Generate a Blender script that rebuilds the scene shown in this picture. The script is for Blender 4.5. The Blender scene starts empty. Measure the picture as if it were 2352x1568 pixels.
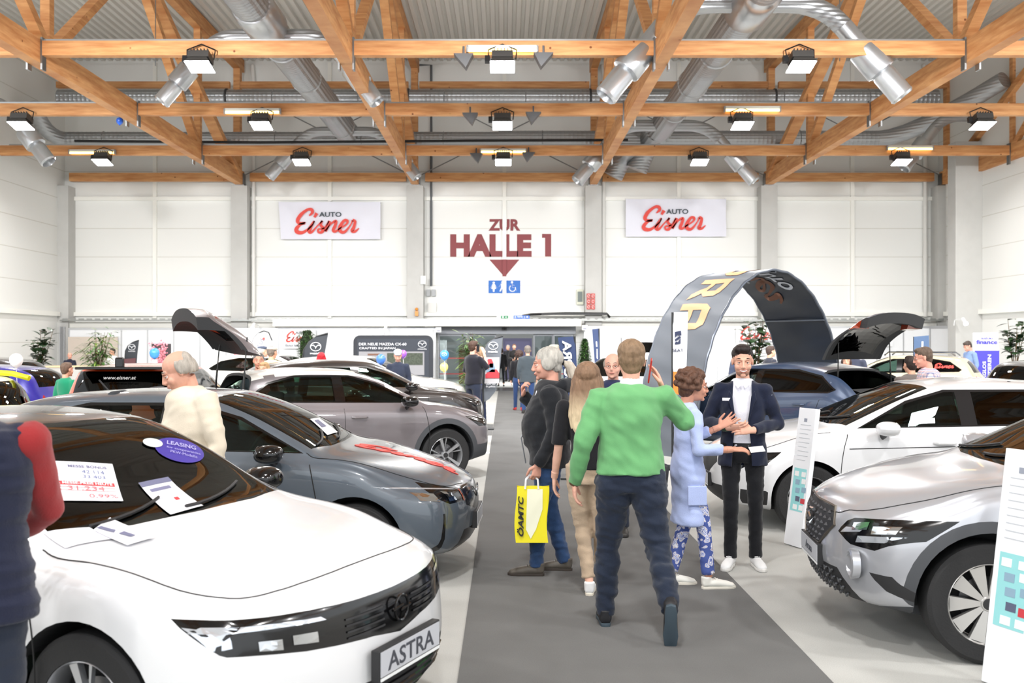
import bpy, bmesh, math, random
import numpy as np
from mathutils import Vector, Matrix, noise
from mathutils.bvhtree import BVHTree
R=math.radians; PI=math.pi
SC=bpy.context.scene; COL=SC.collection
random.seed(4)
# ---------------- camera, world, exposure ----------------
CH=1.80; FPX=2287.0; VX=1160.0; VY=786.0      # eye height, focal length in px, vanishing point of the aisle
cam_d=bpy.data.cameras.new('camera'); cam=bpy.data.objects.new('camera',cam_d); COL.objects.link(cam)
cam.location=(0,0,CH); cam.rotation_euler=(PI/2,0,0)
cam_d.sensor_width=36; cam_d.lens=36*FPX/2352
cam_d.shift_x=(1176-VX)/2352; cam_d.shift_y=-(784-VY)/2352*1.0
cam_d.clip_start=.05; cam_d.clip_end=300
cam_d.dof.use_dof=True; cam_d.dof.focus_distance=8.3; cam_d.dof.aperture_fstop=3.2
SC.camera=cam
wd=bpy.data.worlds.new('hall_daylight'); SC.world=wd; wd.use_nodes=True
wd.node_tree.nodes['Background'].inputs[0].default_value=(.93,.97,1,1)
wd.node_tree.nodes['Background'].inputs[1].default_value=1.45
SC.view_settings.view_transform='Standard'; SC.view_settings.look='None'
SC.view_settings.gamma=1; SC.view_settings.use_curve_mapping=False
SC.view_settings.exposure=0.34
LAMP_W=150.0; WALL_FILL_W=235.0
SC.cycles.max_bounces=8; SC.cycles.transparent_max_bounces=12; SC.cycles.glossy_bounces=4
SC.cycles.diffuse_bounces=4; SC.cycles.transmission_bounces=4
SC.cycles.caustics_reflective=False; SC.cycles.caustics_refractive=False
SC.cycles.sample_clamp_indirect=4
SC.cycles.use_adaptive_sampling=True; SC.cycles.adaptive_threshold=.02
SC.cycles.use_denoising=True

def P(px,py,Y):            # world point at depth Y that the photo shows at this pixel
    return Vector(((px-VX)/FPX*Y, Y, CH+(VY-py)/FPX*Y))
def G(px,py):              # floor point
    Y=CH*FPX/(py-VY); return Vector(((px-VX)/FPX*Y,Y,0))

# ---------------- materials ----------------
MATS={}
def srgb(c):
    return tuple(((v/255)/12.92 if v<=10 else (((v/255)+.055)/1.055)**2.4) for v in c)
def mat(name,c=(128,128,128),rough=.6,metal=0,coat=0,var=0,vs=8,bump=0,bs=60,emit=0,alpha=1,spec=.5,sheen=0,flake=0,stretch=None):
    if name in MATS: return MATS[name]
    m=bpy.data.materials.new(name); m.use_nodes=True; nt=m.node_tree; b=nt.nodes['Principled BSDF']
    col=srgb(c)+(1,)
    b.inputs['Base Color'].default_value=col; b.inputs['Roughness'].default_value=rough
    b.inputs['Metallic'].default_value=metal; b.inputs['Coat Weight'].default_value=coat
    b.inputs['Coat Roughness'].default_value=.03; b.inputs['Specular IOR Level'].default_value=spec
    if sheen: b.inputs['Sheen Weight'].default_value=sheen
    if emit:
        b.inputs['Emission Color'].default_value=col; b.inputs['Emission Strength'].default_value=emit
    tc=None
    if var or bump:
        tc=nt.nodes.new('ShaderNodeTexCoord'); src=tc.outputs['Object']
        if stretch:
            mp=nt.nodes.new('ShaderNodeMapping'); mp.inputs['Scale'].default_value=stretch
            nt.links.new(src,mp.inputs['Vector']); src=mp.outputs[0]
    if var:
        n=nt.nodes.new('ShaderNodeTexNoise'); n.inputs['Scale'].default_value=vs; n.inputs['Detail'].default_value=5
        r=nt.nodes.new('ShaderNodeValToRGB'); r.color_ramp.elements[0].position=.3; r.color_ramp.elements[1].position=.7
        r.color_ramp.elements[0].color=tuple(max(0,x*(1-var)) for x in col[:3])+(1,)
        r.color_ramp.elements[1].color=tuple(min(1,x*(1+var)) for x in col[:3])+(1,)
        nt.links.new(src,n.inputs['Vector']); nt.links.new(n.outputs['Fac'],r.inputs['Fac']); nt.links.new(r.outputs['Color'],b.inputs['Base Color'])
    if bump:
        n2=nt.nodes.new('ShaderNodeTexNoise'); n2.inputs['Scale'].default_value=bs; n2.inputs['Detail'].default_value=4
        bp=nt.nodes.new('ShaderNodeBump'); bp.inputs['Strength'].default_value=bump; bp.inputs['Distance'].default_value=.02
        nt.links.new(src,n2.inputs['Vector']); nt.links.new(n2.outputs['Fac'],bp.inputs['Height']); nt.links.new(bp.outputs[0],b.inputs['Normal'])
    m.diffuse_color=col; MATS[name]=m; return m
def glass(name,tint=(150,165,160),gl=.02,ior=1.5):
    if name in MATS: return MATS[name]
    m=bpy.data.materials.new(name); m.use_nodes=True; nt=m.node_tree; nt.nodes.clear()
    o=nt.nodes.new('ShaderNodeOutputMaterial'); mx=nt.nodes.new('ShaderNodeMixShader'); t=nt.nodes.new('ShaderNodeBsdfTransparent')
    g=nt.nodes.new('ShaderNodeBsdfGlossy'); f=nt.nodes.new('ShaderNodeFresnel')
    t.inputs[0].default_value=srgb(tint)+(1,); g.inputs['Roughness'].default_value=gl; f.inputs[0].default_value=ior
    g.inputs[0].default_value=(1,1,1,1)
    nt.links.new(f.outputs[0],mx.inputs[0]); nt.links.new(t.outputs[0],mx.inputs[1]); nt.links.new(g.outputs[0],mx.inputs[2]); nt.links.new(mx.outputs[0],o.inputs[0])
    MATS[name]=m; return m
def lamp_mat(name,c,s):
    m=mat(name,c,.5); b=m.node_tree.nodes['Principled BSDF']; b.inputs['Emission Color'].default_value=srgb(c)+(1,); b.inputs['Emission Strength'].default_value=s; return m

# ---------------- mesh helper ----------------
class MB:
    def __init__(s): s.v=[]; s.f=[]; s.m=[]
    def add(s,vs,fs,mi=0):
        k=len(s.v); s.v+= [tuple(v) for v in vs]; s.f+=[tuple(k+i for i in f) for f in fs]; s.m+=[mi]*len(fs); return s
    def box(s,x0,x1,y0,y1,z0,z1,mi=0):
        return s.add([(x0,y0,z0),(x1,y0,z0),(x1,y1,z0),(x0,y1,z0),(x0,y0,z1),(x1,y0,z1),(x1,y1,z1),(x0,y1,z1)],
            [(0,3,2,1),(4,5,6,7),(0,1,5,4),(1,2,6,5),(2,3,7,6),(3,0,4,7)],mi)
    def beam(s,a,b,w,h,up=(0,0,1),mi=0):   # box along a-b
        a=Vector(a); b=Vector(b); d=(b-a).normalized(); up=Vector(up)
        if abs(d.dot(up))>.98: up=Vector((0,1,0))
        sd=d.cross(up).normalized()*w/2; u=sd.cross(d).normalized()*h/2
        vs=[a-sd-u,a+sd-u,a+sd+u,a-sd+u,b-sd-u,b+sd-u,b+sd+u,b-sd+u]
        return s.add(vs,[(0,1,2,3),(7,6,5,4),(0,4,5,1),(1,5,6,2),(2,6,7,3),(3,7,4,0)],mi)
    def tube(s,pts,r,n=8,cap=True,mi=0,sq=None,side=None):
        pts=[Vector(p) for p in pts]; N=len(pts); rs=r if isinstance(r,(list,tuple)) else [r]*N
        sq=sq or [1]*N if not isinstance(sq,(int,float)) else [sq]*N
        d0=(pts[1]-pts[0]).normalized(); ref=Vector(side) if side else (Vector((0,0,1)) if abs(d0.z)<.9 else Vector((1,0,0)))
        rings=[]; prev=None
        for i,p in enumerate(pts):
            d=(pts[min(i+1,N-1)]-pts[max(i-1,0)]).normalized()
            a=(ref-d*ref.dot(d))
            if a.length<1e-4: a=d.orthogonal()
            a.normalize()
            if not side: ref=a
            b=d.cross(a)
            rings.append([p+a*rs[i]*math.cos(t)+b*rs[i]*sq[i]*math.sin(t) for t in [2*PI*k/n for k in range(n)]])
        vs=[v for rg in rings for v in rg]; fs=[]
        for i in range(N-1):
            for k in range(n): fs.append((i*n+k,i*n+(k+1)%n,(i+1)*n+(k+1)%n,(i+1)*n+k))
        if cap: fs.append(tuple(range(n-1,-1,-1))); fs.append(tuple((N-1)*n+k for k in range(n)))
        return s.add(vs,fs,mi)
    def sphere(s,c,r,n=16,m=10,mi=0,rot=None):
        r=(r,r,r) if isinstance(r,(int,float)) else r; c=Vector(c); vs=[Vector((0,0,r[2]))]
        for i in range(1,m):
            t=PI*i/m
            for k in range(n): p=2*PI*k/n; vs.append(Vector((r[0]*math.sin(t)*math.cos(p),r[1]*math.sin(t)*math.sin(p),r[2]*math.cos(t))))
        vs.append(Vector((0,0,-r[2])))
        if rot: vs=[rot@v for v in vs]
        vs=[c+v for v in vs]; L=len(vs)-1; fs=[(0,1+k,1+(k+1)%n) for k in range(n)]
        for i in range(m-2):
            for k in range(n): a=1+i*n; fs.append((a+k,a+n+k,a+n+(k+1)%n,a+(k+1)%n))
        a=1+(m-2)*n; fs+=[(L,a+(k+1)%n,a+k) for k in range(n)]
        return s.add(vs,fs,mi)
    def prism(s,poly,vec,mi=0):            # planar polygon (3D points) swept along vec
        n=len(poly); a=[Vector(p) for p in poly]; vec=Vector(vec); nm=Vector((0,0,0))
        for i in range(n): nm+=a[i].cross(a[(i+1)%n])
        if nm.dot(vec)>0: a.reverse()
        b=[p+vec for p in a]
        return s.add(a+b,[tuple(range(n)),tuple(range(2*n-1,n-1,-1))]+[(i,n+i,n+(i+1)%n,(i+1)%n) for i in range(n)],mi)
    def lathe(s,prof,n=32,c=(0,0,0),ax='y',mi=0,close=False):   # prof (radius, along axis)
        c=Vector(c); vs=[]; m=len(prof)
        for r,h in prof:
            for k in range(n):
                t=2*PI*k/n; a=r*math.cos(t); b=r*math.sin(t)
                vs.append(c+(Vector((a,h,b)) if ax=='y' else Vector((a,b,h)) if ax=='z' else Vector((h,a,b))))
        fs=[]
        for i in range(m if close else m-1):
            j=(i+1)%m
            for k in range(n): fs.append((i*n+k,i*n+(k+1)%n,j*n+(k+1)%n,j*n+k))
        return s.add(vs,fs,mi)
    def grid(s,fn,nu,nv,mi=0,closeu=False):
        vs=[fn(i/nu,j/nv) for i in range(nu+1) for j in range(nv+1)]
        return s.add(vs,[(i*(nv+1)+j,(i+1)*(nv+1)+j,(i+1)*(nv+1)+j+1,i*(nv+1)+j+1) for i in range(nu) for j in range(nv)],mi)
    def mesh(s,name,mats,smooth=False,recalc=True,bev=0):
        me=bpy.data.meshes.new(name); me.from_pydata(s.v,[],s.f)
        if not isinstance(mats,(list,tuple)): mats=[mats]
        for m in mats: me.materials.append(m)
        me.polygons.foreach_set('material_index',s.m)
        if recalc or bev:
            bm=bmesh.new(); bm.from_mesh(me)
            if recalc: bmesh.ops.recalc_face_normals(bm,faces=bm.faces)
            if bev: bmesh.ops.bevel(bm,geom=[e for e in bm.edges if len(e.link_faces)==2 and e.calc_face_angle(0)>.6],offset=bev,segments=2,affect='EDGES',profile=.5)
            bm.to_mesh(me); bm.free()
        if smooth:
            me.shade_smooth()
            if smooth is not True: me.set_sharp_from_angle(angle=R(smooth))
        return me
    def build(s,name,mats,parent=None,smooth=False,recalc=True,bev=0,**kw):
        return link(name,s.mesh(name,mats,smooth,recalc,bev),parent,**kw)
def link(name,me,parent=None,loc=None,rz=None):
    o=bpy.data.objects.new(name,me); COL.objects.link(o)
    if parent: o.parent=parent
    if loc is not None: o.location=loc
    if rz is not None: o.rotation_euler=(0,0,rz)
    return o
def thing(name,label,cat,loc=(0,0,0),rz=0,group=None):
    o=bpy.data.objects.new(name,None); COL.objects.link(o); o.location=loc; o.rotation_euler=(0,0,rz); o.empty_display_size=.1
    return tag(o,label,cat,group)
def tag(o,label,cat,group=None):
    o['label']=label; o['category']=cat
    if group: o['group']=group
    return o
def struct(o): o['kind']='structure'; return o
def dup(root,loc,rz=None,label=None):
    r=root.copy(); COL.objects.link(r); r.location=loc
    if rz is not None: r.rotation_euler=(0,0,rz)
    if label: r['label']=label
    for ch in list(root.children):
        c=ch.copy(); COL.objects.link(c); c.parent=r
        for g in ch.children:
            d=g.copy(); COL.objects.link(d); d.parent=c
    return r
def text_mesh(txt,size=1,bold=0,ext=.004,sx=1,shear=0,align='CENTER',space=1):
    cu=bpy.data.curves.new('t','FONT'); cu.body=txt; cu.size=size; cu.offset=bold; cu.extrude=ext; cu.align_x=align; cu.align_y='CENTER'; cu.shear=shear; cu.space_character=space
    cu.resolution_u=3
    o=bpy.data.objects.new('t',cu); COL.objects.link(o)
    dg=bpy.context.evaluated_depsgraph_get(); me=bpy.data.meshes.new_from_object(o.evaluated_get(dg))
    bpy.data.objects.remove(o); bpy.data.curves.remove(cu)
    if sx!=1:
        me.transform(Matrix.Diagonal((sx,1,1,1)))
    return me
def text_on(txt,name,m,parent,center,right,up,size,bold=0,sx=1,shear=0,ext=.004,align='CENTER',fit=None,space=1):
    me=text_mesh(txt,size,bold,ext,sx,shear,align,space); me.name=name
    if fit:      # (width, height) box the letters fill
        xs=[v.co.x for v in me.vertices]; ys=[v.co.y for v in me.vertices]
        cx=(max(xs)+min(xs))/2; cy=(max(ys)+min(ys))/2
        me.transform(Matrix.Diagonal((fit[0]/(max(xs)-min(xs)),fit[1]/(max(ys)-min(ys)),1,1))@Matrix.Translation((-cx,-cy,0)))
    r=Vector(right).normalized(); u=Vector(up).normalized(); n=r.cross(u)
    M=Matrix((r,u,n)).transposed().to_4x4(); M.translation=Vector(center); me.transform(M)
    me.materials.append(m); return link(name,me,parent)
def stroke(mb,pts,w,mi=0,k=6,frame=None,depth=.004):
    """brush stroke: smooth ribbon through 2D points (x,y[,w]); frame maps (x,y,d) to 3D"""
    P_=[Vector((p[0],p[1],p[2] if len(p)>2 else 1)) for p in pts]; out=[]
    for i in range(len(P_)-1):
        a=P_[max(i-1,0)];b=P_[i];c=P_[i+1];d=P_[min(i+2,len(P_)-1)]
        for t in [j/k for j in range(k)]:
            out.append(.5*((2*b)+(-a+c)*t+(2*a-5*b+4*c-d)*t*t+(-a+3*b-3*c+d)*t**3))
    out.append(P_[-1]); n=len(out); L=[];Rr=[]
    for i in range(n):
        d=(out[min(i+1,n-1)]-out[max(i-1,0)]).xy
        if d.length<1e-9: d=Vector((1,0))
        d.normalize(); q=Vector((-d.y,d.x))*w*max(.12,out[i].z)/2; L.append(out[i].xy+q); Rr.append(out[i].xy-q)
    F=frame or (lambda x,y,z:(x,y,z)); vs=[]
    for i in range(n): vs+=[F(L[i].x,L[i].y,0),F(Rr[i].x,Rr[i].y,0),F(Rr[i].x,Rr[i].y,depth),F(L[i].x,L[i].y,depth)]
    fs=[(0,1,2,3)]+[(4*i+j,4*i+4+j,4*i+4+(j+1)%4,4*i+(j+1)%4) for i in range(n-1) for j in range(4)]+[(4*n-4,4*n-3,4*n-2,4*n-1)]
    return mb.add(vs,fs,mi)
# brush lettering of the word on the banners (unit box 0..10 wide, 0..4.4 high)
SCRIPT=[ [(2.55,3.0,.5),(3.05,3.5,1.1),(2.9,3.95,1.2),(2.3,3.95,1),(1.3,3.2,1.3),(.75,2.3,1.4),(1.0,1.85,1.1),(1.9,1.85,.9),(1.2,1.65,1.0),(.55,.95,1.4),(.75,.45,1.5),(1.7,.45,1.1),(3.0,1.5,.5),(3.35,2.2,.5)],
 [(3.35,2.2,.7),(2.75,1.2,1.3),(2.55,.55,1.4),(2.95,.45,.9),(3.8,1.4,.5),(4.6,2.2,.7)],
 [(4.6,2.25,.8),(4.35,1.6,.9),(4.75,1.0,1.2),(4.5,.45,1.1),(4.0,.45,.8),(4.0,.9,.7),(4.9,1.1,.5),(5.6,2.15,.6)],
 [(5.75,2.2,1.1),(5.4,1.3,1.2),(5.05,.55,1.1)],[(5.05,.6,.6),(6.0,1.8,.6),(6.7,2.15,1.1),(6.6,1.5,1.1),(6.3,.75,1.2),(6.65,.55,.9),(7.4,1.1,.5)],
 [(7.4,1.05,.6),(8.35,1.7,.7),(8.5,2.2,1.0),(8.0,2.25,1),(7.35,1.3,1.3),(7.4,.6,1.3),(8.1,.5,1.0),(9.0,1.6,.5),(9.3,2.3,.8)],
 [(9.3,2.3,1.2),(9.7,2.1,1.0),(9.5,1.2,1.2),(9.25,.65,1.3),(9.7,.55,.9),(10.3,1.05,.4)],
 [(3.75,3.4,1.3),(3.35,2.75,.9)] ]
def script_logo(name,m,parent,org,right,up,width,wt=.42):
    k=width/10; r=Vector(right).normalized()*k; u=Vector(up).normalized()*k; n=r.cross(u).normalized()*.004; org=Vector(org)
    mb=MB()
    for st in SCRIPT: stroke(mb,st,wt,frame=lambda x,y,z:org+r*(x-5.2)+u*(y-2.1)+n*(1 if z else 0))
    return mb.build(name,m,parent)
# ---------------- the hall ----------------
D=37.1; S=FPX/D; KY=.778       # back wall distance
XL=-16.4; XR=16.15; ZR=12.36; Y0=-9.0
WHITE=mat('wall_white',(238,237,230),.55,var=.02,vs=.6)
def wallmat():
    m=mat('wall_panel_white',(236,235,226),.5); nt=m.node_tree; b=nt.nodes['Principled BSDF']
    tc=nt.nodes.new('ShaderNodeTexCoord'); sp=nt.nodes.new('ShaderNodeSeparateXYZ'); nt.links.new(tc.outputs['Object'],sp.inputs[0])
    a=nt.nodes.new('ShaderNodeMath'); a.operation='ADD'; a.inputs[1].default_value=.32; nt.links.new(sp.outputs['Z'],a.inputs[0])
    f=nt.nodes.new('ShaderNodeMath'); f.operation='PINGPONG'; f.inputs[1].default_value=.53; nt.links.new(a.outputs[0],f.inputs[0])
    l=nt.nodes.new('ShaderNodeMath'); l.operation='LESS_THAN'; l.inputs[1].default_value=.012; nt.links.new(f.outputs[0],l.inputs[0])
    mx=nt.nodes.new('ShaderNodeMix'); mx.data_type='RGBA'; nt.links.new(l.outputs[0],mx.inputs['Factor'])
    mx.inputs['A'].default_value=srgb((232,233,230))+(1,); mx.inputs['B'].default_value=srgb((205,204,196))+(1,)
    nt.links.new(mx.outputs['Result'],b.inputs['Base Color']); return m
WP=wallmat()
def floormat(name,c,va=.05,ob=0):
    m=mat(name,c,.95,spec=.15); nt=m.node_tree; b=nt.nodes['Principled BSDF']; tc=nt.nodes.new('ShaderNodeTexCoord')
    n1=nt.nodes.new('ShaderNodeTexNoise'); n1.inputs['Scale'].default_value=160; n1.inputs['Detail'].default_value=2
    n2=nt.nodes.new('ShaderNodeTexNoise'); n2.inputs['Scale'].default_value=1.7; n2.inputs['Detail'].default_value=6
    ad=nt.nodes.new('ShaderNodeMath'); ad.operation='ADD'; nt.links.new(n1.outputs[0],ad.inputs[0]); nt.links.new(n2.outputs[0],ad.inputs[1])
    r=nt.nodes.new('ShaderNodeMapRange'); r.inputs[1].default_value=.6; r.inputs[2].default_value=1.4; nt.links.new(ad.outputs[0],r.inputs[0])
    col=srgb(c); mx=nt.nodes.new('ShaderNodeMix'); mx.data_type='RGBA'; nt.links.new(r.outputs[0],mx.inputs['Factor'])
    mx.inputs['A'].default_value=tuple(x*(1-va*3) for x in col)+(1,); mx.inputs['B'].default_value=tuple(min(1,x*(1+va*3)) for x in col)+(1,)
    for n in(n1,n2): nt.links.new(tc.outputs['Object'],n.inputs['Vector'])
    nt.links.new(mx.outputs['Result'],b.inputs['Base Color']); return m
FL=floormat('light_grey_needle_felt',(182,182,178)); DK=floormat('dark_grey_runner_felt',(108,108,107),.05)
struct(MB().box(XL-.3,XR+.3,Y0,D+14,-.2,0).build('floor',FL))
o=MB().box(-.252,1.733,1.0,D-.2,.0005,.006).build('carpet_runner',DK); tag(o,'long dark grey carpet runner down the middle of the aisle','carpet')
# dark cross strip of felt between the cars (left of the aisle)
o=MB().box(-3.2,-.256,G(0,1000).y*1.0,G(0,1000).y+2.6,.0005,.005).build('carpet_strip',DK); tag(o,'short dark grey felt strip joining the runner from the left','carpet')
# back wall with doorway opening (x 1035..1318 px, top 765 px)
DX0,DX1=(1005-VX)/S,(1318-VX)/S; DZ=1.8+(VY-764)/S
o=MB().box(DX0+.1,DX1-.1,D-.2,D+2.4,.0005,.012).build('doormat',mat('black_entrance_tiles',(62,62,64),.25)); tag(o,'dark polished entrance strip at the sliding doors','floor mat')
w=MB(); w.box(XL,DX0,D,D+.3,0,ZR).box(DX1,XR,D,D+.3,0,ZR).box(DX0,DX1,D,D+.3,DZ,ZR); struct(w.build('wall_back',WP))
# side walls: unseen opening above the low front part, added to let world light in
struct(MB().box(XL-.3,XL,Y0,D+.3,0,4.2).box(XL-.3,XL,23.5,D+.3,4.2,ZR).box(XL-.3,XL,Y0,23.5,11.6,ZR).build('wall_left',WP)); struct(MB().box(XR,XR+.3,Y0,D+.3,0,4.2).box(XR,XR+.3,23.5,D+.3,4.2,ZR).box(XR,XR+.3,Y0,23.5,11.6,ZR).build('wall_right',WP))
# ceiling: trapezoidal steel deck, ribs run down the hall
deck=MB(); n=int((XR-XL+.6)/.28); sec=[]
for i in range(n+1):
    x=XL-.3+i*.28; sec+=[(x,0),(x+.12,0),(x+.16,.09),(x+.24,.09)]
vs=[];fs=[]
for x,z in sec: vs+=[(x,Y0,ZR-.09+z),(x,D+.3,ZR-.09+z)]
for i in range(len(sec)-1): fs.append((2*i,2*i+1,2*i+3,2*i+2))
deck.add(vs,fs); deck.box(XL-.3,XR+.6,Y0,D+.3,ZR+.05,ZR+.3)
struct(deck.build('ceiling',mat('roof_deck_grey',(214,212,206),.5),recalc=False))
COLM=mat('column_concrete',(192,192,189),.8,var=.03,vs=3)
CX=[155,559,957,1360,1757,2156]
tn=0
def trim(mb,m,**k):
    global tn; tn+=1; return struct(mb.build('trim_%d'%tn,m,**k))
TX=[(p-VX)/S for p in CX]
for i,x in enumerate(TX):
    wd_=.30; o=MB().box(x-wd_,x+wd_,D-.62,D,0,7.55).build('column',COLM,bev=.01); struct(o)
for y in (27.0,): 
    for x,sg in ((XL+.3,1),(XR-.3,-1)): struct(MB().box(x-.3,x+.3,y-.3,y+.3,0,7.55).build('column',COLM,bev=.01))
o=struct(MB().box(XR-.9,XR,D-3.4,D-2.8,0,8.6).build('column',COLM,bev=.01))
# ledges, mid posts, cable tray
LW=mat('ledge_white',(240,240,234),.4)
for a,b in zip(TX[:-1],TX[1:]):
    t=MB().box(a+.3,b-.3,D-.12,D,1.8+(VY-461)/S,1.8+(VY-452.5)/S); trim(t,LW)
    t=MB().box(a+.3,b-.3,D-.16,D,1.8+(VY-726)/S,1.8+(VY-717)/S); trim(t,LW)
    m=(a+b)/2; t=MB().box(m-.07,m+.07,D-.1,D,2.7,12.2); trim(t,LW)
for x in (XL+.001,XR-.001):
    sg=1 if x<0 else -1
    t=MB().box(min(x,x+sg*.14),max(x,x+sg*.14),16,D-.7,1.8+(VY-727)/S,1.8+(VY-717)/S); trim(t,LW)
tray=MB().box(XL+.2,XR-.2,D-.9,D-.55,1.8+(VY-738)/S,1.8+(VY-735)/S)
for i in range(110): tray.box(XL+.3+i*.295,XL+.5+i*.295,D-.9,D-.89,1.8+(VY-735)/S,1.8+(VY-732.5)/S)
tag(tray.build('cable_tray',mat('galvanised_tray',(150,152,150),.4,metal=.7)),'long galvanised cable tray running along the back wall above the booths','cable tray')
# booth fascia and partition panels
PANEL=mat('booth_panel_white',(226,228,230),.45,var=.01); ALU=mat('aluminium_profile',(190,192,195),.35,metal=.6)
def partition(x0,x1,y,zt,n,label,posts=True):
    o=thing('partition_wall',label,'partition wall',(x0,y,0))
    MB().box(0,x1-x0,0,.04,0,zt-.07).build('panel',PANEL,o)
    rail=MB().box(0,x1-x0,-.015,.055,zt-.07,zt); rail.build('top_rail',ALU,o)
    for i in range(n+1):
        x=(x1-x0)*i/n; MB().box(x-.02,x+.02,-.02,.06,0,zt).build('post',ALU,o)
    return o
zp=1.8+(VY-752)/S*.965
partition(XL+.15,(148-VX)/62.8,D-.72,1.8+(VY-750)/63,5,'white booth wall panels behind the rubber plant at far left')
partition((160-VX)/62.8,(640-VX)/62.8,D-.72,1.8+(VY-753)/62.8,8,'white booth wall panels behind the counter and pink blossoms')
partition((642-VX)/62.8,(1000-VX)/62.8,D-.72,1.8+(VY-752)/62.8,6,'white booth wall panels behind the dark presentation screen')
partition((1342-VX)/62.8,(2135-VX)/62.8,D-.72,1.8+(VY-749)/62.8,13,'white booth wall panels right of the doorway behind the arch')
# the slanting booth wall at right
o=thing('partition_wall','white booth wall panels with rounded grey top behind the finance banner','partition wall',(((2135-VX)/62.8),D-.72,0),R(-58))
MB().box(0,8.5,0,.05,0,2.3).build('panel',PANEL,o); MB().box(0,8.5,-.02,.07,2.3,2.4).build('top_rail',ALU,o)
for i in range(9): MB().box(i*1.03,i*1.03+.04,-.015,.06,0,2.3).build('post',ALU,o)
t=MB().box(XL+.1,(640-VX)/S,D-.5,D-.42,1.8+(VY-753)/S,1.8+(VY-740)/S); trim(t,WHITE)
t=MB().box((642-VX)/S,(1330-VX)/S,D-1.1,D-1.0,1.8+(VY-750)/S,1.8+(VY-734)/S); trim(t,WHITE)
t=MB().box((1342-VX)/S,XR,D-.5,D-.42,1.8+(VY-750)/S,1.8+(VY-739)/S); trim(t,WHITE)
# ---- doorway with sliding doors ----
GREY=mat('door_frame_grey',(118,121,126),.4,metal=.3); GL=glass('door_glass',(215,222,222))
t=MB().box(DX0-.1,DX1+.05,D-.35,D-.02,DZ-.05,DZ+.27); trim(t,GREY)
for i,(a,b) in enumerate(((1008,1075),(1075,1140),(1225,1270),(1270,1316))):
    x0,x1=(a-VX)/S,(b-VX)/S; o=MB().box(0,.05,0,.05,0,DZ-.05).box(x1-x0-.05,x1-x0,0,.05,0,DZ-.05).box(.05,x1-x0-.05,0,.05,0,.1).box(.05,x1-x0-.05,0,.05,DZ-.12,DZ-.05).build('door_%d'%(i+1),GREY,loc=(x0,D-.25+.08*(i in(1,2)),0)); struct(o)
    MB().box(.05,x1-x0-.05,.02,.03,.1,DZ-.12).build('door_glass',GL,o)
    if i<2 or i==3: MB().box(.05,x1-x0-.05,.012,.018,.62,.65).box(.05,x1-x0-.05,.012,.018,1.2,1.23).build('red_stripe',mat('red_stripe',(170,50,50)),o)
o=MB().box(-.09,.09,-.1,.05,-.03,.06).sphere((0,-.1,.02),.04).build('door_sensor',mat('black_plastic',(24,24,26),.35),loc=((1158-VX)/S,D-.4,DZ+.12)); tag(o,'small black sensor above the sliding doors','sensor')
# foyer beyond
t=MB().box(DX0-6,DX1+6,D+13.7,D+14,0,4.5); struct(t.build('wall_foyer',mat('foyer_wall',(205,208,208),.6)))
t=MB().box(DX0-6,DX1+6,D+.3,D+14,3.6,3.8); struct(t.build('ceiling_foyer',mat('foyer_ceiling',(70,70,72),.7)))
for k,(a,b,z0,z1,c,l,yy) in enumerate((( -2.0,-1.2,.1,1.7,(150,105,70),'brown wooden board in the foyer behind the left door leaf',6),(-.1,1.3,.0,2.0,(92,90,120),'violet and grey poster wall standing in the foyer',11),(1.6,2.7,.9,1.5,(214,216,214),'white counter front in the foyer right of the standing people',9),(-3.6,-2.6,.2,1.9,(235,235,235),'white cabinet in the foyer behind the outermost left door leaf',7))):
    o=MB().box(a,b,D+yy,D+yy+.2,0,z1,0).box(a+.1,b-.1,D+yy-.02,D+yy,z0+.1,z1-.15,1).build('display_board',[mat('board_%d'%k,c,.5),mat('board_face_%d'%k,tuple(min(255,int(x*1.12)) for x in c),.5)]); tag(o,l,'board')
for x,n in ((-1.6,'left'),(1.6,'right')):  # added lamps that brighten the foyer behind the doors
    o=thing('foyer_fill_lamp','flat lamp added to brighten the foyer, %s one'%n,'light',(x,D+6.5,3.55)); MB().box(-.6,.6,-.6,.6,0,.05).build('housing',GREY,o); MB().box(-.55,.55,-.55,.55,-.012,-.002).build('lens',lamp_mat('foyer_fill_glow',(250,250,250),5),o)
    ld=bpy.data.lights.get('foyer_fill') or bpy.data.lights.new('foyer_fill','AREA'); ld.size=1.1; ld.energy=170; l=bpy.data.objects.new('foyer_fill',ld); COL.objects.link(l); l.location=(x,D+6.5,3.52)
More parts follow.
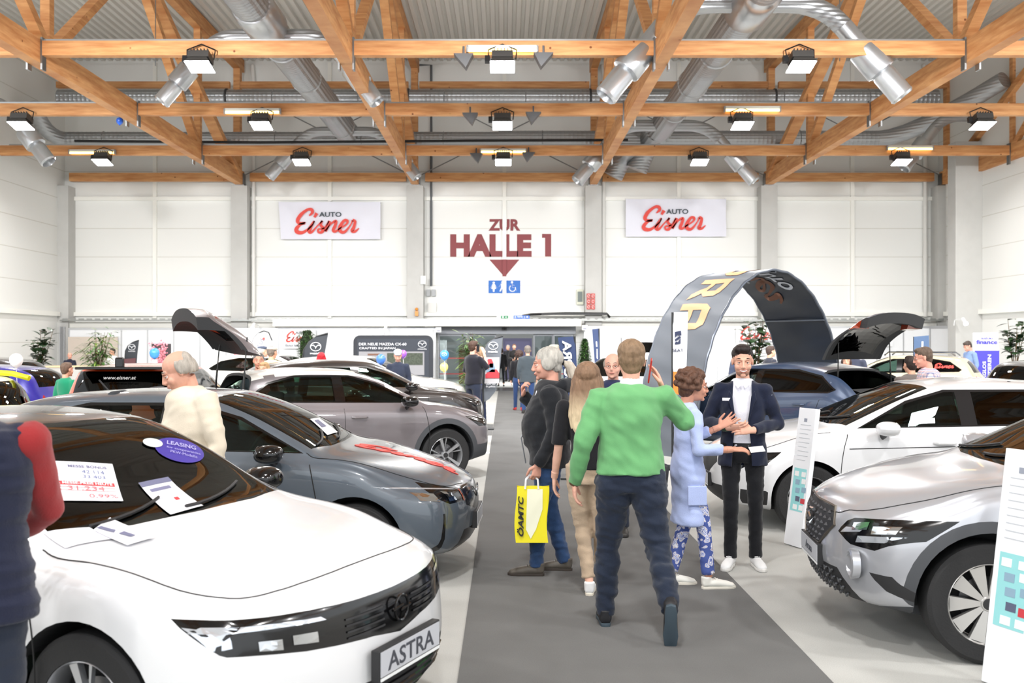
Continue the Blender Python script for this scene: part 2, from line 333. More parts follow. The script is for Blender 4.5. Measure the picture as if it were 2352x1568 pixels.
# ---- timber structure ----
def woodmat():
    m=mat('glulam_spruce',(214,150,86),.55,spec=.3); nt=m.node_tree; b=nt.nodes['Principled BSDF']; tc=nt.nodes.new('ShaderNodeTexCoord')
    geo=nt.nodes.new('ShaderNodeNewGeometry')
    n=nt.nodes.new('ShaderNodeTexNoise'); n.inputs['Scale'].default_value=1.4; n.inputs['Detail'].default_value=6
    mp=nt.nodes.new('ShaderNodeMapping'); mp.inputs['Scale'].default_value=(1,1,9); nt.links.new(geo.outputs['Position'],mp.inputs[0]); nt.links.new(mp.outputs[0],n.inputs['Vector'])
    r=nt.nodes.new('ShaderNodeValToRGB'); e=r.color_ramp.elements; e[0].position=.3; e[1].position=.72
    e[0].color=srgb((186,124,74))+(1,); e[1].color=srgb((222,168,114))+(1,)
    nt.links.new(n.outputs[0],r.inputs[0])
    v=nt.nodes.new('ShaderNodeTexVoronoi'); v.inputs['Scale'].default_value=2.6; nt.links.new(geo.outputs['Position'],v.inputs['Vector'])
    l=nt.nodes.new('ShaderNodeMapRange'); l.inputs[1].default_value=.05; l.inputs[2].default_value=.085; nt.links.new(v.outputs['Distance'],l.inputs[0])
    mx=nt.nodes.new('ShaderNodeMix'); mx.data_type='RGBA'; mx.inputs['A'].default_value=srgb((120,66,30))+(1,)
    nt.links.new(l.outputs[0],mx.inputs['Factor']); nt.links.new(r.outputs[0],mx.inputs['B']); nt.links.new(mx.outputs['Result'],b.inputs['Base Color']); return m
WOOD=woodmat(); STEEL=mat('bracket_steel',(135,137,138),.35,metal=.9); GALV=mat('galvanised_steel',(170,172,172),.35,metal=.8)
ZC0,ZC1=7.58,8.08
BAY=['left edge bay','bay above the left banner','central bay','bay above the right banner','right bay','right edge bay']
TL=['leftmost timber roof truss beside the high left wall','timber roof truss whose foot stands left of the left banner','timber roof truss between the left banner and the red wall lettering','timber roof truss between the red wall lettering and the right banner','timber roof truss above the right side of the arch','timber roof truss at the right wall corner']
YN=[0.5,10.9,21.2,31.6]; YU=[5.7,16.0,26.2]
NT=[]
for i,x in enumerate(TX):
    if i==0: continue
    o=thing('roof_truss',TL[i],'roof truss',(x,0,0),group='timber roof trusses'); NT.append(o)
    MB().box(-.13,.13,Y0,D-.35,ZC0,ZC1).build('lower_chord',WOOD,o); MB().box(-.13,.13,Y0,D-.35,11.75,12.2).build('upper_chord',WOOD,o)
    for k in range(3):
        MB().beam((0,YN[k],ZC1-.15),(0,YU[k],11.8),.2,.24,(1,0,0)).build('diagonal',WOOD,o)
        MB().beam((0,YU[k],11.8),(0,YN[k+1],ZC1-.15),.2,.24,(1,0,0)).build('diagonal',WOOD,o)
    MB().beam((0,YU[2]+.5,11.8),(0,D-1.0,ZC1-.2),.22,.36,(1,0,0)).build('diagonal',WOOD,o)
    for y in YN: MB().box(-.1,.1,y-.11,y+.11,ZC1-.05,11.8).build('upright',WOOD,o)
    MB().box(-.12,.12,D-.95,D-.65,ZC1-.05,11.8).build('upright',WOOD,o)
    MB().box(-.18,.18,D-.6,D-.3,7.5,7.62).box(-.16,-.13,D-.6,D-.3,7.6,8.0).box(.13,.16,D-.6,D-.3,7.6,8.0).build('shoe_plate',STEEL,o)
    b=MB()
    for yy in (20.7,26.1,31.65): b.box(-.17,-.131,yy-.09,yy+.09,7.45,8.12).box(.131,.17,yy-.09,yy+.09,7.45,8.12)
    b.build('hanger_plate',STEEL,o)
# side-strut rows: tie beams between trusses
ROW=[(20.7,'nearest row of ceiling tie beams'),(26.1,'second row of ceiling tie beams'),(31.65,'third row of ceiling tie beams'),(D-.35,'row of beams along the back wall')]
EX=[XL]+TX[1:]+[XR+.0]
TXX=[XL-.0]+TX[1:5]+[TX[5]]
for ri,(y,rl) in enumerate(ROW):
    for k in range(5):
        a,b=TXX[k],TXX[k+1]; a2=a+.17 if k else a+.35; 
        if ri==3: a2,b2=a+.35,b-.35
        else: b2=b-.17
        o=MB().box(a2-(a+b)/2,b2-(a+b)/2,-.1,.1,-.15,.15).build('tie_beam',WOOD,loc=((a+b)/2,y,7.89)); 
        tag(o,'horizontal timber beam in the '+BAY[k+0 if k else 0]+', '+rl,'beam',rl)
for k in range(5):
    a,b=TXX[k],TXX[k+1]; o=MB().box(a+.2-(a+b)/2,b-.2-(a+b)/2,-.09,.09,-.11,.11).build('tie_beam',WOOD,loc=((a+b)/2,D-1.1,11.1)); tag(o,'high thin timber beam under the roof in the '+BAY[k],'beam','high beams under the roof')
# steel braces
rod=MB()
for a,b in zip(TX[1:-1],TX[2:]):
    o=MB().tube([(a+.2,D-.5,7.95),(b-.2,D-.5,11.0)],.02,6).tube([(a+.2,D-.5,11.0),(b-.2,D-.5,7.95)],.02,6).build('cross_brace',STEEL); tag(o,'thin steel cross brace rods in the bay '+('left of','above','right of','far right of')[TX.index(a)-1]+' the red wall lettering','brace','wall cross braces')
# cable trays on top of the tie beams, long black cable
for y,n in ((20.7,'nearest'),(26.1,'second'),(31.65,'third')):
    o=MB().box(TX[1]-6 if n!='nearest' else TX[1],TX[4],-.03,.05,0,.05).build('cable_tray',GALV,loc=(0,y,8.045)); tag(o,'thin perforated cable tray on top of the %s row of tie beams'%n,'cable tray')
o=MB().tube([(-14,32.4,8.35),(-8,32.4,8.3),(-1,32.4,8.36),(4,32.4,8.38)],.045,6).build('power_cable',mat('black_rubber',(28,28,30),.6)); tag(o,'thick black cable strung across the hall near the third beam row','cable')
for x,y0_,lab in ((-8.6,24.5,'left'),(8.1,24.1,'right')):
    o=MB().tube([(x,y0_,12.3),(x,y0_,8.6)],.012,5).build('hanging_wire',STEEL); tag(o,'thin vertical suspension wire in the %s half of the roof'%lab,'wire')
o=MB().tube([(XL,32,11.3),(XR,32,11.3)],.035,6).build('conduit_pipe',STEEL); tag(o,'thin dark conduit crossing under the roof deck','pipe')
# ---- ducts ----
def ductmat():
    m=mat('duct_zinc',(176,179,182),.4,metal=.8); nt=m.node_tree; b=nt.nodes['Principled BSDF']; g=nt.nodes.new('ShaderNodeTexCoord')
    w=nt.nodes.new('ShaderNodeTexWave'); w.inputs['Scale'].default_value=3.2; w.bands_direction='Z'; w.wave_profile='TRI'
    bp=nt.nodes.new('ShaderNodeBump'); bp.inputs['Strength'].default_value=.5; bp.inputs['Distance'].default_value=.03
    nt.links.new(g.outputs['Object'],w.inputs['Vector']); nt.links.new(w.outputs['Fac'],bp.inputs['Height']); nt.links.new(bp.outputs[0],b.inputs['Normal']); return m
DU=ductmat()
def rib_tube(a,b,r,step=.15,name='pipe_run',parent=None,seams=3.0):
    """spiral duct: straight tube with raised beads"""
    a=Vector(a); b=Vector(b); L=(b-a).length; prof=[]; n=int(L/step)
    for i in range(n+1):
        z=L*i/n; k=.03 if abs((z/seams)%1-.5)<.04/seams*2 else .008
        prof+= [(r,z-.02),(r+k,z),(r,z+.02)]
    prof=[(r*.9,0)]+prof+[(r*.9,L)]
    mb=MB().lathe(prof,24,ax='z'); q=Vector((0,0,1)).rotation_difference((b-a).normalized()).to_matrix().to_4x4(); q.translation=a
    me=mb.mesh(name,DU,50); me.transform(q); return link(name,me,parent)
def elbow(p,name,parent,r):
    return MB().tube(p,r,20).build(name,DU,parent,smooth=50)
def arc(c,a,b,n=6):   # smooth corner from a to b bending at c
    c=Vector(c);a=Vector(a);b=Vector(b)
    return [(1-t)**2*a+2*t*(1-t)*c+t*t*b for t in [i/n for i in range(n+1)]]
SHINY=mat('nozzle_steel',(190,193,196),.3,metal=.85); DARKH=mat('nozzle_inside',(60,60,62),.5)
def nozzle(o,p,sx,k=1.0):
    """branch: horizontal stub, elbow to 45 deg down, silencer drum and jet nozzle"""
    p=Vector(p); r=.17*k; d=Vector((sx*.62,-.08,-.78)).normalized()
    a=p+Vector((sx*.45,0,0)); c=p+Vector((sx*1.0*k,0,0)); e=c+d*.55*k
    elbow([p]+arc(c,a,e),'branch_elbow',o,r)
    q=Vector((0,0,1)).rotation_difference(d).to_matrix().to_4x4(); q.translation=e
    me=MB().lathe([(r,0),(r,.5*k),(r*1.5,.52*k),(r*1.55,.55*k),(r*1.55,1.0*k),(r*1.5,1.03*k),(r,1.06*k)],24,ax='z').mesh('silencer_drum',SHINY,40); me.transform(q); link('silencer_drum',me,o)
    me=MB().lathe([(r*1.0,1.0*k),(r*1.05,1.05*k),(r*1.2,1.1*k),(r*1.2,1.55*k),(r*1.25,1.58*k),(r*1.05,1.62*k),(r*.9,1.5*k),(.01,1.5*k)],24,ax='z').mesh('jet_nozzle',SHINY,40); me.transform(q); link('jet_nozzle',me,o)
DLX,DLZ=-5.5,9.1; DRX,DRZ=5.2,8.95
o=thing('ventilation_duct','wide spiral air duct running down the hall over the left half, with paired nozzles','duct')
rib_tube((DLX,11,DLZ),(DLX,34.6,DLZ),.40,parent=o); MB().lathe([(.4,21.6),(.47,21.7),(.48,23.0),(.40,23.2)],24,c=(DLX,0,DLZ)).build('sleeve',SHINY,o,smooth=40)
nozzle(o,(DLX+.3,23.4,DLZ-.1),1,.95); nozzle(o,(DLX-.3,23.4,DLZ-.1),-1,.95); nozzle(o,(DLX+.3,34.0,DLZ-.1),1,.95); nozzle(o,(DLX-.3,34.0,DLZ-.1),-1,.95)
o=thing('ventilation_duct','wide spiral air duct running down the hall over the right half, with paired nozzles','duct')
rib_tube((DRX,11,DRZ),(DRX,33.7,DRZ),.40,parent=o); MB().lathe([(.4,20.0),(.47,20.1),(.48,21.5),(.40,21.7)],24,c=(DRX,0,DRZ)).build('sleeve',SHINY,o,smooth=40)
nozzle(o,(DRX+.3,21.0,DRZ),1,1.2); nozzle(o,(DRX-.3,21.0,DRZ),-1,1.2); nozzle(o,(DRX+.3,32.4,DRZ-.1),1,1.1); nozzle(o,(DRX-.3,32.4,DRZ-.1),-1,1.1)
elbow([(DRX-.1,33.5,DRZ)]+arc((DRX-.1,35.5,DRZ),(DRX-.1,34.4,DRZ),(DRX-.5,35.5,7.95)),'down_bend',o,.38)
elbow([(DRX-.9,34.2,8.6)]+arc((DRX-.9,36.0,8.6),(DRX-.9,35,8.6),(DRX-1.3,36.0,7.8)),'down_bend',o,.36)
o=thing('ventilation_duct','large spiral duct crossing the hall high up near the back wall','duct')
rib_tube((-15.7,35.1,10.4),(15.2,35.1,10.4),.30,parent=o)
for x in (-9.8,-3.4,3.0,9.5): MB().lathe([(.31,-.04),(.34,-.03),(.34,.03),(.31,.04)],24,c=(x,35.1,10.4),ax='x').build('joint_ring',DARKH,o,smooth=40)
o=thing('ventilation_duct','lower spiral duct crossing the hall just above the third beam row','duct')
rib_tube((-15.6,35.0,8.93),(-.2,35.0,8.93),.26,parent=o); rib_tube((-.2,35,8.95),(13.2,35.0,8.95),.28,parent=o)
elbow(arc((-16.0,34.5,8.95),(-15.5,35,8.93),(-15.6,33,9.6)),'end_bend',o,.26); elbow(arc((14.2,34.8,8.95),(13.1,35,8.95),(15.8,31.5,10.1)),'end_bend',o,.28)
for (x,y,z,sx,lab) in ((-14.2,28.0,8.6,1,'jet nozzle branch hanging at the left edge of the hall'),(14.6,33.0,9.3,-1,'jet nozzle branch hanging near the right wall')):
    o=thing('duct_branch',lab,'duct'); nozzle(o,(x-sx*1.0,y,z),sx,1.05)
# ---- lamps ----
TUBE=lamp_mat('tube_warm',(255,222,140),3.2); PANE=lamp_mat('floodlight_glow',(250,250,255),14)
def tube_light(x,y,z,lab,first=[None]):
    if first[0]: return dup(first[0],(x,y,z),0,lab)
    o=thing('tube_light',lab,'light',(x,y,z),group='warm tube lights on the beams'); first[0]=o
    MB().box(-.72,.72,-.05,.05,.03,.1).build('housing',mat('lamp_housing_white',(225,222,210),.4),o)
    MB().tube([(-.7,-.01,0),(.7,-.01,0)],.035,10).build('tube',TUBE,o,smooth=40)
    for s in (-1,1): MB().box(min(s*.74,s*.7),max(s*.74,s*.7),-.05,.05,-.04,.1).build('end_cap',mat('lamp_cap_grey',(150,150,150),.4),o)
    return o
NR=['nearest','second','third']
for ri,y,lst in ((0,20.7,((1154,116,'central'),)),(1,26.1,((580,258,'left'),(1728,253,'right'))),(2,31.65,((212,351,'far left'),(1156,349,'central'),(2090,342,'far right')))):
    for px,py,n in lst:
        p=P(px,py,y-.16); tube_light(p.x,p.y,p.z,'%s warm tube light on the %s row of tie beams'%(n,NR[ri]))
BLK=mat('black_plastic',(24,24,26),.35); FLH=mat('floodlight_housing',(70,68,66),.45,metal=.4)
def flood(x,y,z,lab,tilt=-13,far=False,first=[None]):
    if first[0]: o=dup(first[0],(x,y,z),None,lab)
    else:
        o=thing('floodlight',lab,'light',(x,y,z),0,group='square floodlights under the roof'); first[0]=o
        mb=MB().prism([(-.25,-.22,.16),(.25,-.22,.16),(.25,.22,.16),(-.25,.22,.16)],(0,0,.16)); 
        mb.add([(-.3,-.3,0),(.3,-.3,0),(.3,.3,0),(-.3,.3,0),(-.2,-.2,.17),(.2,-.2,.17),(.2,.2,.17),(-.2,.2,.17)],[(0,1,5,4),(1,2,6,5),(2,3,7,6),(3,0,4,7)])
        for k in range(6): mb.box(-.2+k*.08,-.18+k*.08,-.2,.2,.3,.38)
        mb.build('housing',FLH,o)
        MB().box(-.285,.285,-.285,.285,-.005,.01).build('lens',PANE,o)
        MB().tube([(-.32,0,.2),(-.34,0,.45),(0,0,.6),(.34,0,.45),(.32,0,.2)],.018,6).box(-.42,-.3,-.06,.06,.12,.28).build('bracket',BLK,o)
    ld=bpy.data.lights.get('flood_lamp')
    if not ld:
        ld=bpy.data.lights.new('flood_lamp','AREA'); ld.shape='SQUARE'; ld.size=.5; ld.energy=LAMP_W; ld.color=(1,.985,.97); ld.spread=R(165)
    if far:
        ld=bpy.data.lights.get('wall_fill_lamp')
        if not ld: ld=bpy.data.lights.new('wall_fill_lamp','AREA'); ld.shape='SQUARE'; ld.size=.5; ld.energy=WALL_FILL_W; ld.color=(1,.99,.985); ld.spread=R(110)  # stronger, narrower lamp added to brighten the back wall
    l=bpy.data.objects.new('flood_lamp',ld); COL.objects.link(l); l.location=Vector((x,y,z))+Matrix.Rotation(R(tilt),3,'X')@Vector((0,0,-.03)); l.rotation_euler=(R(tilt),0,0); o.rotation_euler=(R(tilt),0,0); o.scale=(.86,.86,.86)
    return o
lst=[(20.5,150,((459,'left'),(1154,'central'),(1840,'right')),0),(25.9,285,((48,'leftmost'),(600,'left'),(1154,'central'),(1705,'right'),(2257,'rightmost')),1),(31.45,369,((235,'leftmost'),(693,'left'),(1156,'central'),(1607,'right'),(2071,'rightmost')),2)]
for y,py,xs,ri in lst:
    for px,n in xs:
        p=P(px,py+4,y-.10); flood(p.x,p.y,p.z,'%s square floodlight below the %s row of tie beams'%(n,NR[ri]))
for y in (15.2,9.8,4.4,-1.0):  # rows out of view, added and tilted to brighten the back wall
    for k,x in enumerate((-13,-6.5,0,6.5,13)): flood(x,y,7.5,'unseen square floodlight over the cars, turned to brighten the back wall, %s row, %s'%({15.2:'fourth',9.8:'fifth',4.4:'sixth',-1.0:'seventh'}[y],('far left','left','central','right','far right')[k]),58 if y>5 else 30,y>5)
# black loudspeakers beside the central floodlights
for y,n in ((14.75,'fourth'),(9.35,'fifth'),(4.2,'sixth'),(-1.25,'seventh')):
    o=MB().box(XL+.3,XR-.2,-.1,.1,-.15,.15).build('tie_beam',WOOD,loc=(0,y,7.89)); tag(o,'long timber tie beam above the picture, %s row'%n,'beam')
k=0
for px,py,y in ((1065,140,20.55),(1248,138,20.55),(1080,272,25.95),(1225,270,25.95),(1094,362,31.5),(1214,360,31.5)):
    p=P(px,py,y); sx=1 if px>1156 else -1
    o=MB().prism([(-.2,-.15,.12),(.2,-.15,.12),(sx*-.05,-.15,-.17)],(0,.3,0)).box(-.02,.02,-.02,.02,.1,.3).build('loudspeaker',mat('speaker_dark',(70,70,72),.5),loc=p)
    tag(o,'small wedge loudspeaker %s of the central floodlight, %s beam row'%('right' if sx>0 else 'left',NR[k//2]),'loudspeaker'); k+=1
# ---- things on the back wall ----
RED=mat('sign_red',(128,34,40),.5)
def wallp(px,py,d=.012): return P(px,py,D-d)
def wtext(txt,name,m,x0,x1,y0,y1,parent=None,bold=.0,d=.014):
    a=wallp((x0+x1)/2,(y0+y1)/2,d); return text_on(txt,name,m,parent,a,(1,0,0),(0,0,1),1,bold=bold,fit=((x1-x0)/S,(y1-y0)/S))
o=thing('wall_lettering','large dark red lettering ZUR HALLE 1 with arrow on the back wall','sign')
wtext('ZUR','word',RED,1122,1195,503,530,o,.045); wtext('HALLE','word',RED,1034,1221,537.5,589.5,o,.06)
q=MB().prism([wallp(1245,537),wallp(1266,537),wallp(1266,589),wallp(1252,589),wallp(1252,546),wallp(1245,546)],(0,.008,0)); q.build('numeral',RED,o)
q=MB().prism([wallp(1124,596),wallp(1193,596),wallp(1159,636)],(0,.008,0)); q.build('arrow',RED,o)
m=(TX[2]+TX[3])/2
q=MB().box(m-.0705,m+.0705,D-.104,D-.1,1.8+(VY-635)/S,1.8+(VY-596)/S).build('arrow_on_post',RED,o)
# toilet sign
BLU=mat('sign_blue',(0,98,186),.5); SW=mat('sign_white',(238,240,240),.5)
o=thing('toilet_sign','blue sign with woman, man and wheelchair symbols below the red arrow','sign')
MB().prism([wallp(1122,644),wallp(1195,644),wallp(1195,673),wallp(1122,673)],(0,.008,0)).build('board',BLU,o)
q=MB()
def pic(x,y,fig):
    U=lambda a,b:wallp(x+a,y+b,.016)
    q.sphere(U(0,-10),(.045,.006,.045),10,6)
    if fig=='w': q.prism([U(-2.6,-7),U(2.6,-7),U(5.5,4),U(2.4,4),U(1.6,11),U(-1.6,11),U(-2.4,4),U(-5.5,4)],(0,.006,0)); q.beam(U(-3,-6),U(-8,3),.006,.03,(0,1,0)); q.beam(U(3,-6),U(8,3),.006,.03,(0,1,0))
    if fig=='m': q.prism([U(-3.5,-7),U(3.5,-7),U(3,2),U(7,11),U(4,11),U(0,4),U(-4,11),U(-7,11),U(-3,2)],(0,.006,0)); q.beam(U(-3.5,-6),U(-8,1),.006,.03,(0,1,0)); q.beam(U(3.5,-6),U(9,1),.006,.03,(0,1,0))
    if fig=='c':
        q.beam(U(0,-8),U(1,2),.006,.05,(0,1,0)); q.beam(U(1,2),U(8,3),.006,.04,(0,1,0)); q.beam(U(8,3),U(11,10),.006,.04,(0,1,0)); q.beam(U(0,-4),U(6,-3),.006,.03,(0,1,0))
        q.tube([U(1+7*math.cos(t),4+7*math.sin(t)) for t in [i*.35-.4 for i in range(14)]],.02,5)
pic(1134,659,'w'); pic(1154,658,'m'); pic(1176,658,'c'); q.build('symbols',SW,o)
# pilaster strip through the lettering is trim already; banners
def banner(px0,px1,py0,py1,lab):
    o=thing('cloth_banner',lab,'banner',wallp((px0+px1)/2,(py0+py1)/2,.24)); w=(px1-px0)/S; h=(py1-py0)/S
    def f(u,v):
        x=(u-.5)*w; z=(.5-v)*h; sag=.06*math.sin(PI*u)*(v); y=.03*math.sin(abs(u-.5)*22+v*7)*(.3+abs(u-.5))+.02*math.sin(u*9-v*5)
        if px0<1000: x+= .05*v*(1-u)*1.6
        return (x,y,z-.0*sag)
    MB().grid(f,40,16).build('cloth',mat('banner_cloth',(228,229,240),.8,bump=.1,bs=2),o,smooth=True)
    script_logo('script_lettering',mat('logo_red',(222,70,60),.6),o,(-.03*w,-.07,-.03*h),(1,0,0),(0,0,1),w*.63)
    text_on('AUTO','lettering',mat('logo_dark',(48,62,72),.6),o,(.01*w,-.075,.16*h),(1,0,0),(0,0,1),1,bold=.02,fit=(w*.22,h*.13))
    MB().box(-w/2,-w/2+.03,.05,.2,h/2-.03,h/2+.03).box(-.02,.02,.0,.2,h/2-.03,h/2+.04).box(w/2-.03,w/2,.05,.2,h/2-.03,h/2+.03).build('tie',SW,o)
banner(641,873,464,549,'white cloth banner with red script lettering left of the red wall lettering')
banner(1438,1667,457,543,'white cloth banner with red script lettering right of the red wall lettering')
# pipes and boxes
WPIPE=mat('pipe_white',(226,226,222),.4)
for px,lab in ((577,'white drain pipe beside the column left of the left banner'),(1378,'white drain pipe beside the column right of the red lettering'),(2137,'white drain pipe beside the right corner column')):
    x=(px-VX)/S+(.12 if px<2000 else -.25); mb=MB().tube([(x,D-.15,2.75),(x,D-.15,11.6),(x-.05,D-.15,12.1)],.075,12)
    for z in (3.2,5,6.8,8.6,10.4): mb.tube([(x,D-.15,z-.04),(x,D-.15,z+.04)],.09,12)
    tag(mb.build('drain_pipe',WPIPE,smooth=40),lab,'pipe')
x=(991-VX)/S; o=MB().tube([(x-.5,D-.1,12.1),(x,D-.1,12.1),(x,D-.1,3.9)],.045,8).build('conduit_pipe',mat('conduit_grey',(96,100,104),.5)); tag(o,'dark grey vertical conduit left of the red wall lettering','pipe')
o=thing('switch_box','small grey switch boxes at the foot of the dark conduit','electrical box',wallp(990,680,.1)); 
MB().box(-.17,-.03,-.05,.08,-.0,.25).box(.03,.17,-.05,.08,0,.25).build('box_pair',mat('box_grey',(165,168,170),.5),o); MB().box(-.1,.2,-.08,.08,-.62,-.25).build('lower_box',mat('box_light',(214,214,210),.5),o)
o=MB().box(-.09,.09,-.06,.06,-.15,.15).build('wall_sensor',SW,loc=P(972,643,D-.66)); tag(o,'small white box on the column left of the red lettering','sensor')
o=MB().sphere((0,0,.05),.06).box(-.06,.06,-.03,.05,-.2,-.02).build('warning_light',mat('amber_plastic',(214,140,50),.3),loc=P(957,713,D-.7)); tag(o,'small orange warning light low on the column','light')
o=MB().box(-.12,.12,-.06,.05,-.28,.28,0).box(-.09,.09,-.07,-.06,-.18,.2,1).build('control_panel',[mat('box_cream',(214,216,196),.5),mat('louvre_grey',(112,122,118),.5)],loc=wallp(1332,682,.1)); tag(o,'grey louvred control panel left of the red fire signs','electrical box')
o=thing('fire_sign','red and white fire equipment signs on the concrete column','sign',P(1357,692,D-.66))
for i in (0,1):
    for j in range(3): MB().box(-.15+i*.16,-.01+i*.16,-.01,.01,-.29+j*.2,-.11+j*.2,0).tube([(-.08+i*.16+.04*math.cos(t),-.014,-.2+j*.2+.05*math.sin(t)) for t in [k*.8 for k in range(8)]],.009,4,mi=1).build('plate',[mat('fire_red',(190,66,58),.5),SW],o)
o=thing('exit_sign','green emergency exit sign on the cable tray above the doors','sign',P(1160,728,D-1.05)); MB().box(-.3,.3,0,.05,-.06,.06).build('case',SW,o); MB().box(-.15,.12,-.01,0,-.05,.05,0).box(-.1,-.05,-.014,-.01,-.035,.035,1).box(-.0,.08,-.014,-.01,-.01,.01,1).build('face',[mat('exit_green',(20,130,80),.5),SW],o)
o=thing('toilet_sign','small blue WC sign beside the green exit sign','sign',P(1198,728,D-1.05)); MB().box(-.29,.29,0,.05,-.06,.06).build('board',mat('wc_blue',(60,110,200),.5),o); text_on('|| WC | &','lettering',SW,o,(0,-.004,0),(1,0,0),(0,0,1),1,bold=.02,fit=(.5,.075))
for px,k in ((1007,'left'),(1343,'right')):
    o=MB().box(-.1,.1,-.02,.02,-.09,.09).box(-.06,.06,-.025,-.02,-.06,-.02,1).build('booth_number_sign',[SW,mat('sign_grey_text',(140,140,160),.6)],loc=P(px,757 if k=='left' else 752,D-1.12)); tag(o,'small white booth number plate at the %s door jamb'%k,'sign')
o=MB().tube([(-1.6,0,.02),(-1.3,0,.08),(0,0,.12),(1.5,0,.1),(1.6,.05,-.02)],.05,8).box(-.9,1.5,-.1,.1,.06,.12).build('folded_awning',BLK,loc=P(1300,727,D-.74)); tag(o,'folded black cover lying on the cable tray right of the WC sign','cover')
for px,py,yy in ((580,753,35.6),(885,757,35.6),(2218,742,32.8)):
    p=P(px,py,yy); o=thing('booth_spotlight','small white spotlight on top of the booth wall '+{580:'left of the teardrop flags',885:'over the dark presentation screen',2218:'at the right, near the finance banner'}[px],'light',p)
    MB().tube([(0,.86,-.06),(0,.8,.12),(0,.2,.14)],.015,6).tube([(0,.2,.15),(0,0,.0)],.06,10).build('arm',SW,o); MB().tube([(0,0,0),(0,-.03,-.03)],.07,12).build('lens',PANE,o)
# ---------------- car builder ----------------
def pch(pts):
    xs=[p[0] for p in pts]; ys=[p[1] for p in pts]; n=len(xs); h=[xs[i+1]-xs[i] for i in range(n-1)]; dl=[(ys[i+1]-ys[i])/h[i] for i in range(n-1)]
    m=[dl[0]]+[0 if dl[i-1]*dl[i]<=0 else 3*(h[i-1]+h[i])/((2*h[i]+h[i-1])/dl[i-1]+(h[i]+2*h[i-1])/dl[i]) for i in range(1,n-1)]+[dl[-1]]
    def f(x):
        if x<=xs[0]: return ys[0]
        if x>=xs[-1]: return ys[-1]
        i=0
        while x>xs[i+1]: i+=1
        t=(x-xs[i])/h[i]; return ys[i]*(1+2*t)*(1-t)**2+m[i]*h[i]*t*(1-t)**2+ys[i+1]*t*t*(3-2*t)+m[i+1]*h[i]*t*t*(t-1)
    return f
def bspl(cp,n):
    """uniform cubic b-spline through mirrored ends, half section bottom centre -> top centre"""
    c=[(-cp[1][0],cp[1][1])]+list(cp)+[(-cp[-2][0],cp[-2][1])]; m=len(c)-3; out=[]
    for k in range(n+1):
        u=k/n*m; i=min(int(u),m-1); t=u-i
        b=((1-t)**3/6,(3*t**3-6*t*t+4)/6,(-3*t**3+3*t*t+3*t+1)/6,t**3/6)
        out.append((sum(b[j]*c[i+j][0] for j in range(4)),sum(b[j]*c[i+j][1] for j in range(4))))
    return out
BASE=dict(L=4.06,W=.88,top=[(0,.70),(.06,.76),(.35,.86),(.9,.97),(1.10,1.01),(1.25,1.09),(1.75,1.33),(2.05,1.41),(2.5,1.43),(3.2,1.40),(3.6,1.33),(3.75,1.26),(3.95,1.02),(4.03,.9),(4.06,.8)],
  belt=[(0,.64),(.1,.69),(.5,.80),(1.0,.90),(1.5,.93),(2.5,.96),(3.5,1.0),(3.9,.9),(4.06,.72)],
  plan=[(0,.78),(.04,.81),(.12,.845),(.3,.87),(.7,.88),(3.4,.88),(3.9,.85),(4.06,.78)],
  bot=[(0,.22),(.3,.18),(3.6,.2),(4.06,.3)],fz=[(.2,.12),(.3,.02),(.5,0),(.62,.02),(.76,.10)],rz=[(.2,.1),(.45,0),(.7,.02),(1.0,.08)],fb=.32,rb=.2,
  tum=.42,crown=.055,sh=.955,wb=(.83,3.37),rw=.315,ra=.36,cowl=1.08,header=1.97,wcow=.70,whead=.55,
  dlo=[(1.22,.985),(1.72,1.24),(2.1,1.345),(2.9,1.345),(3.3,1.26),(3.5,1.10),(3.4,1.03)],pil=(2.2,2.33),rear=(3.45,1.06,1.34,.58,.5),nx=84,ny=26)
def surf(S,d,y,z):
    F=.95; L=S['L']; sx=0
    if d<F: t=1-d/F; t=t*t*(3-2*t); sx+=(S['_fz'](z)+S['fb']*(min(1,abs(y)/S['W'])**2.6))*t
    if L-d<F: t=1-(L-d)/F; t=t*t*(3-2*t); sx-=(S['_rz'](z)+S['rb']*(min(1,abs(y)/S['W'])**2.6))*t
    return (-(d+sx),y,z)
def sect(S,d,ins=0):
    zt=S['_top'](d); zb=min(S['_belt'](d),zt-.012); w=S['_plan'](d); z0=S['_bot'](d); yb=w*S['sh']; h=zt-zb
    if ins: w-=ins; yb-=ins; zt-=ins*.85; z0=.34; zb=min(zb,zt-.01); h=zt-zb
    yr=yb-S['tum']*h-.05; cr=min(S['crown'],h*.45); hb=zb-z0
    cp=[(0,z0),(.6*w,z0),(.9*w,z0+.01),(.975*w,z0+.10),(w*1.0,z0+.42*hb),(w*1.005,zb-.22*hb),(w*.992,zb-.07*hb),(yb,zb+.004),(yb-.03-.02*h,zb+.05*h+.004),(yr+(yb-yr)*.45,zb+.5*h),(yr+.02,zt-cr-.05*h),(yr-.05,zt-cr*.55),(yr*.7,zt-cr*.22),(yr*.35,zt-.004),(0,zt)]
    return cp
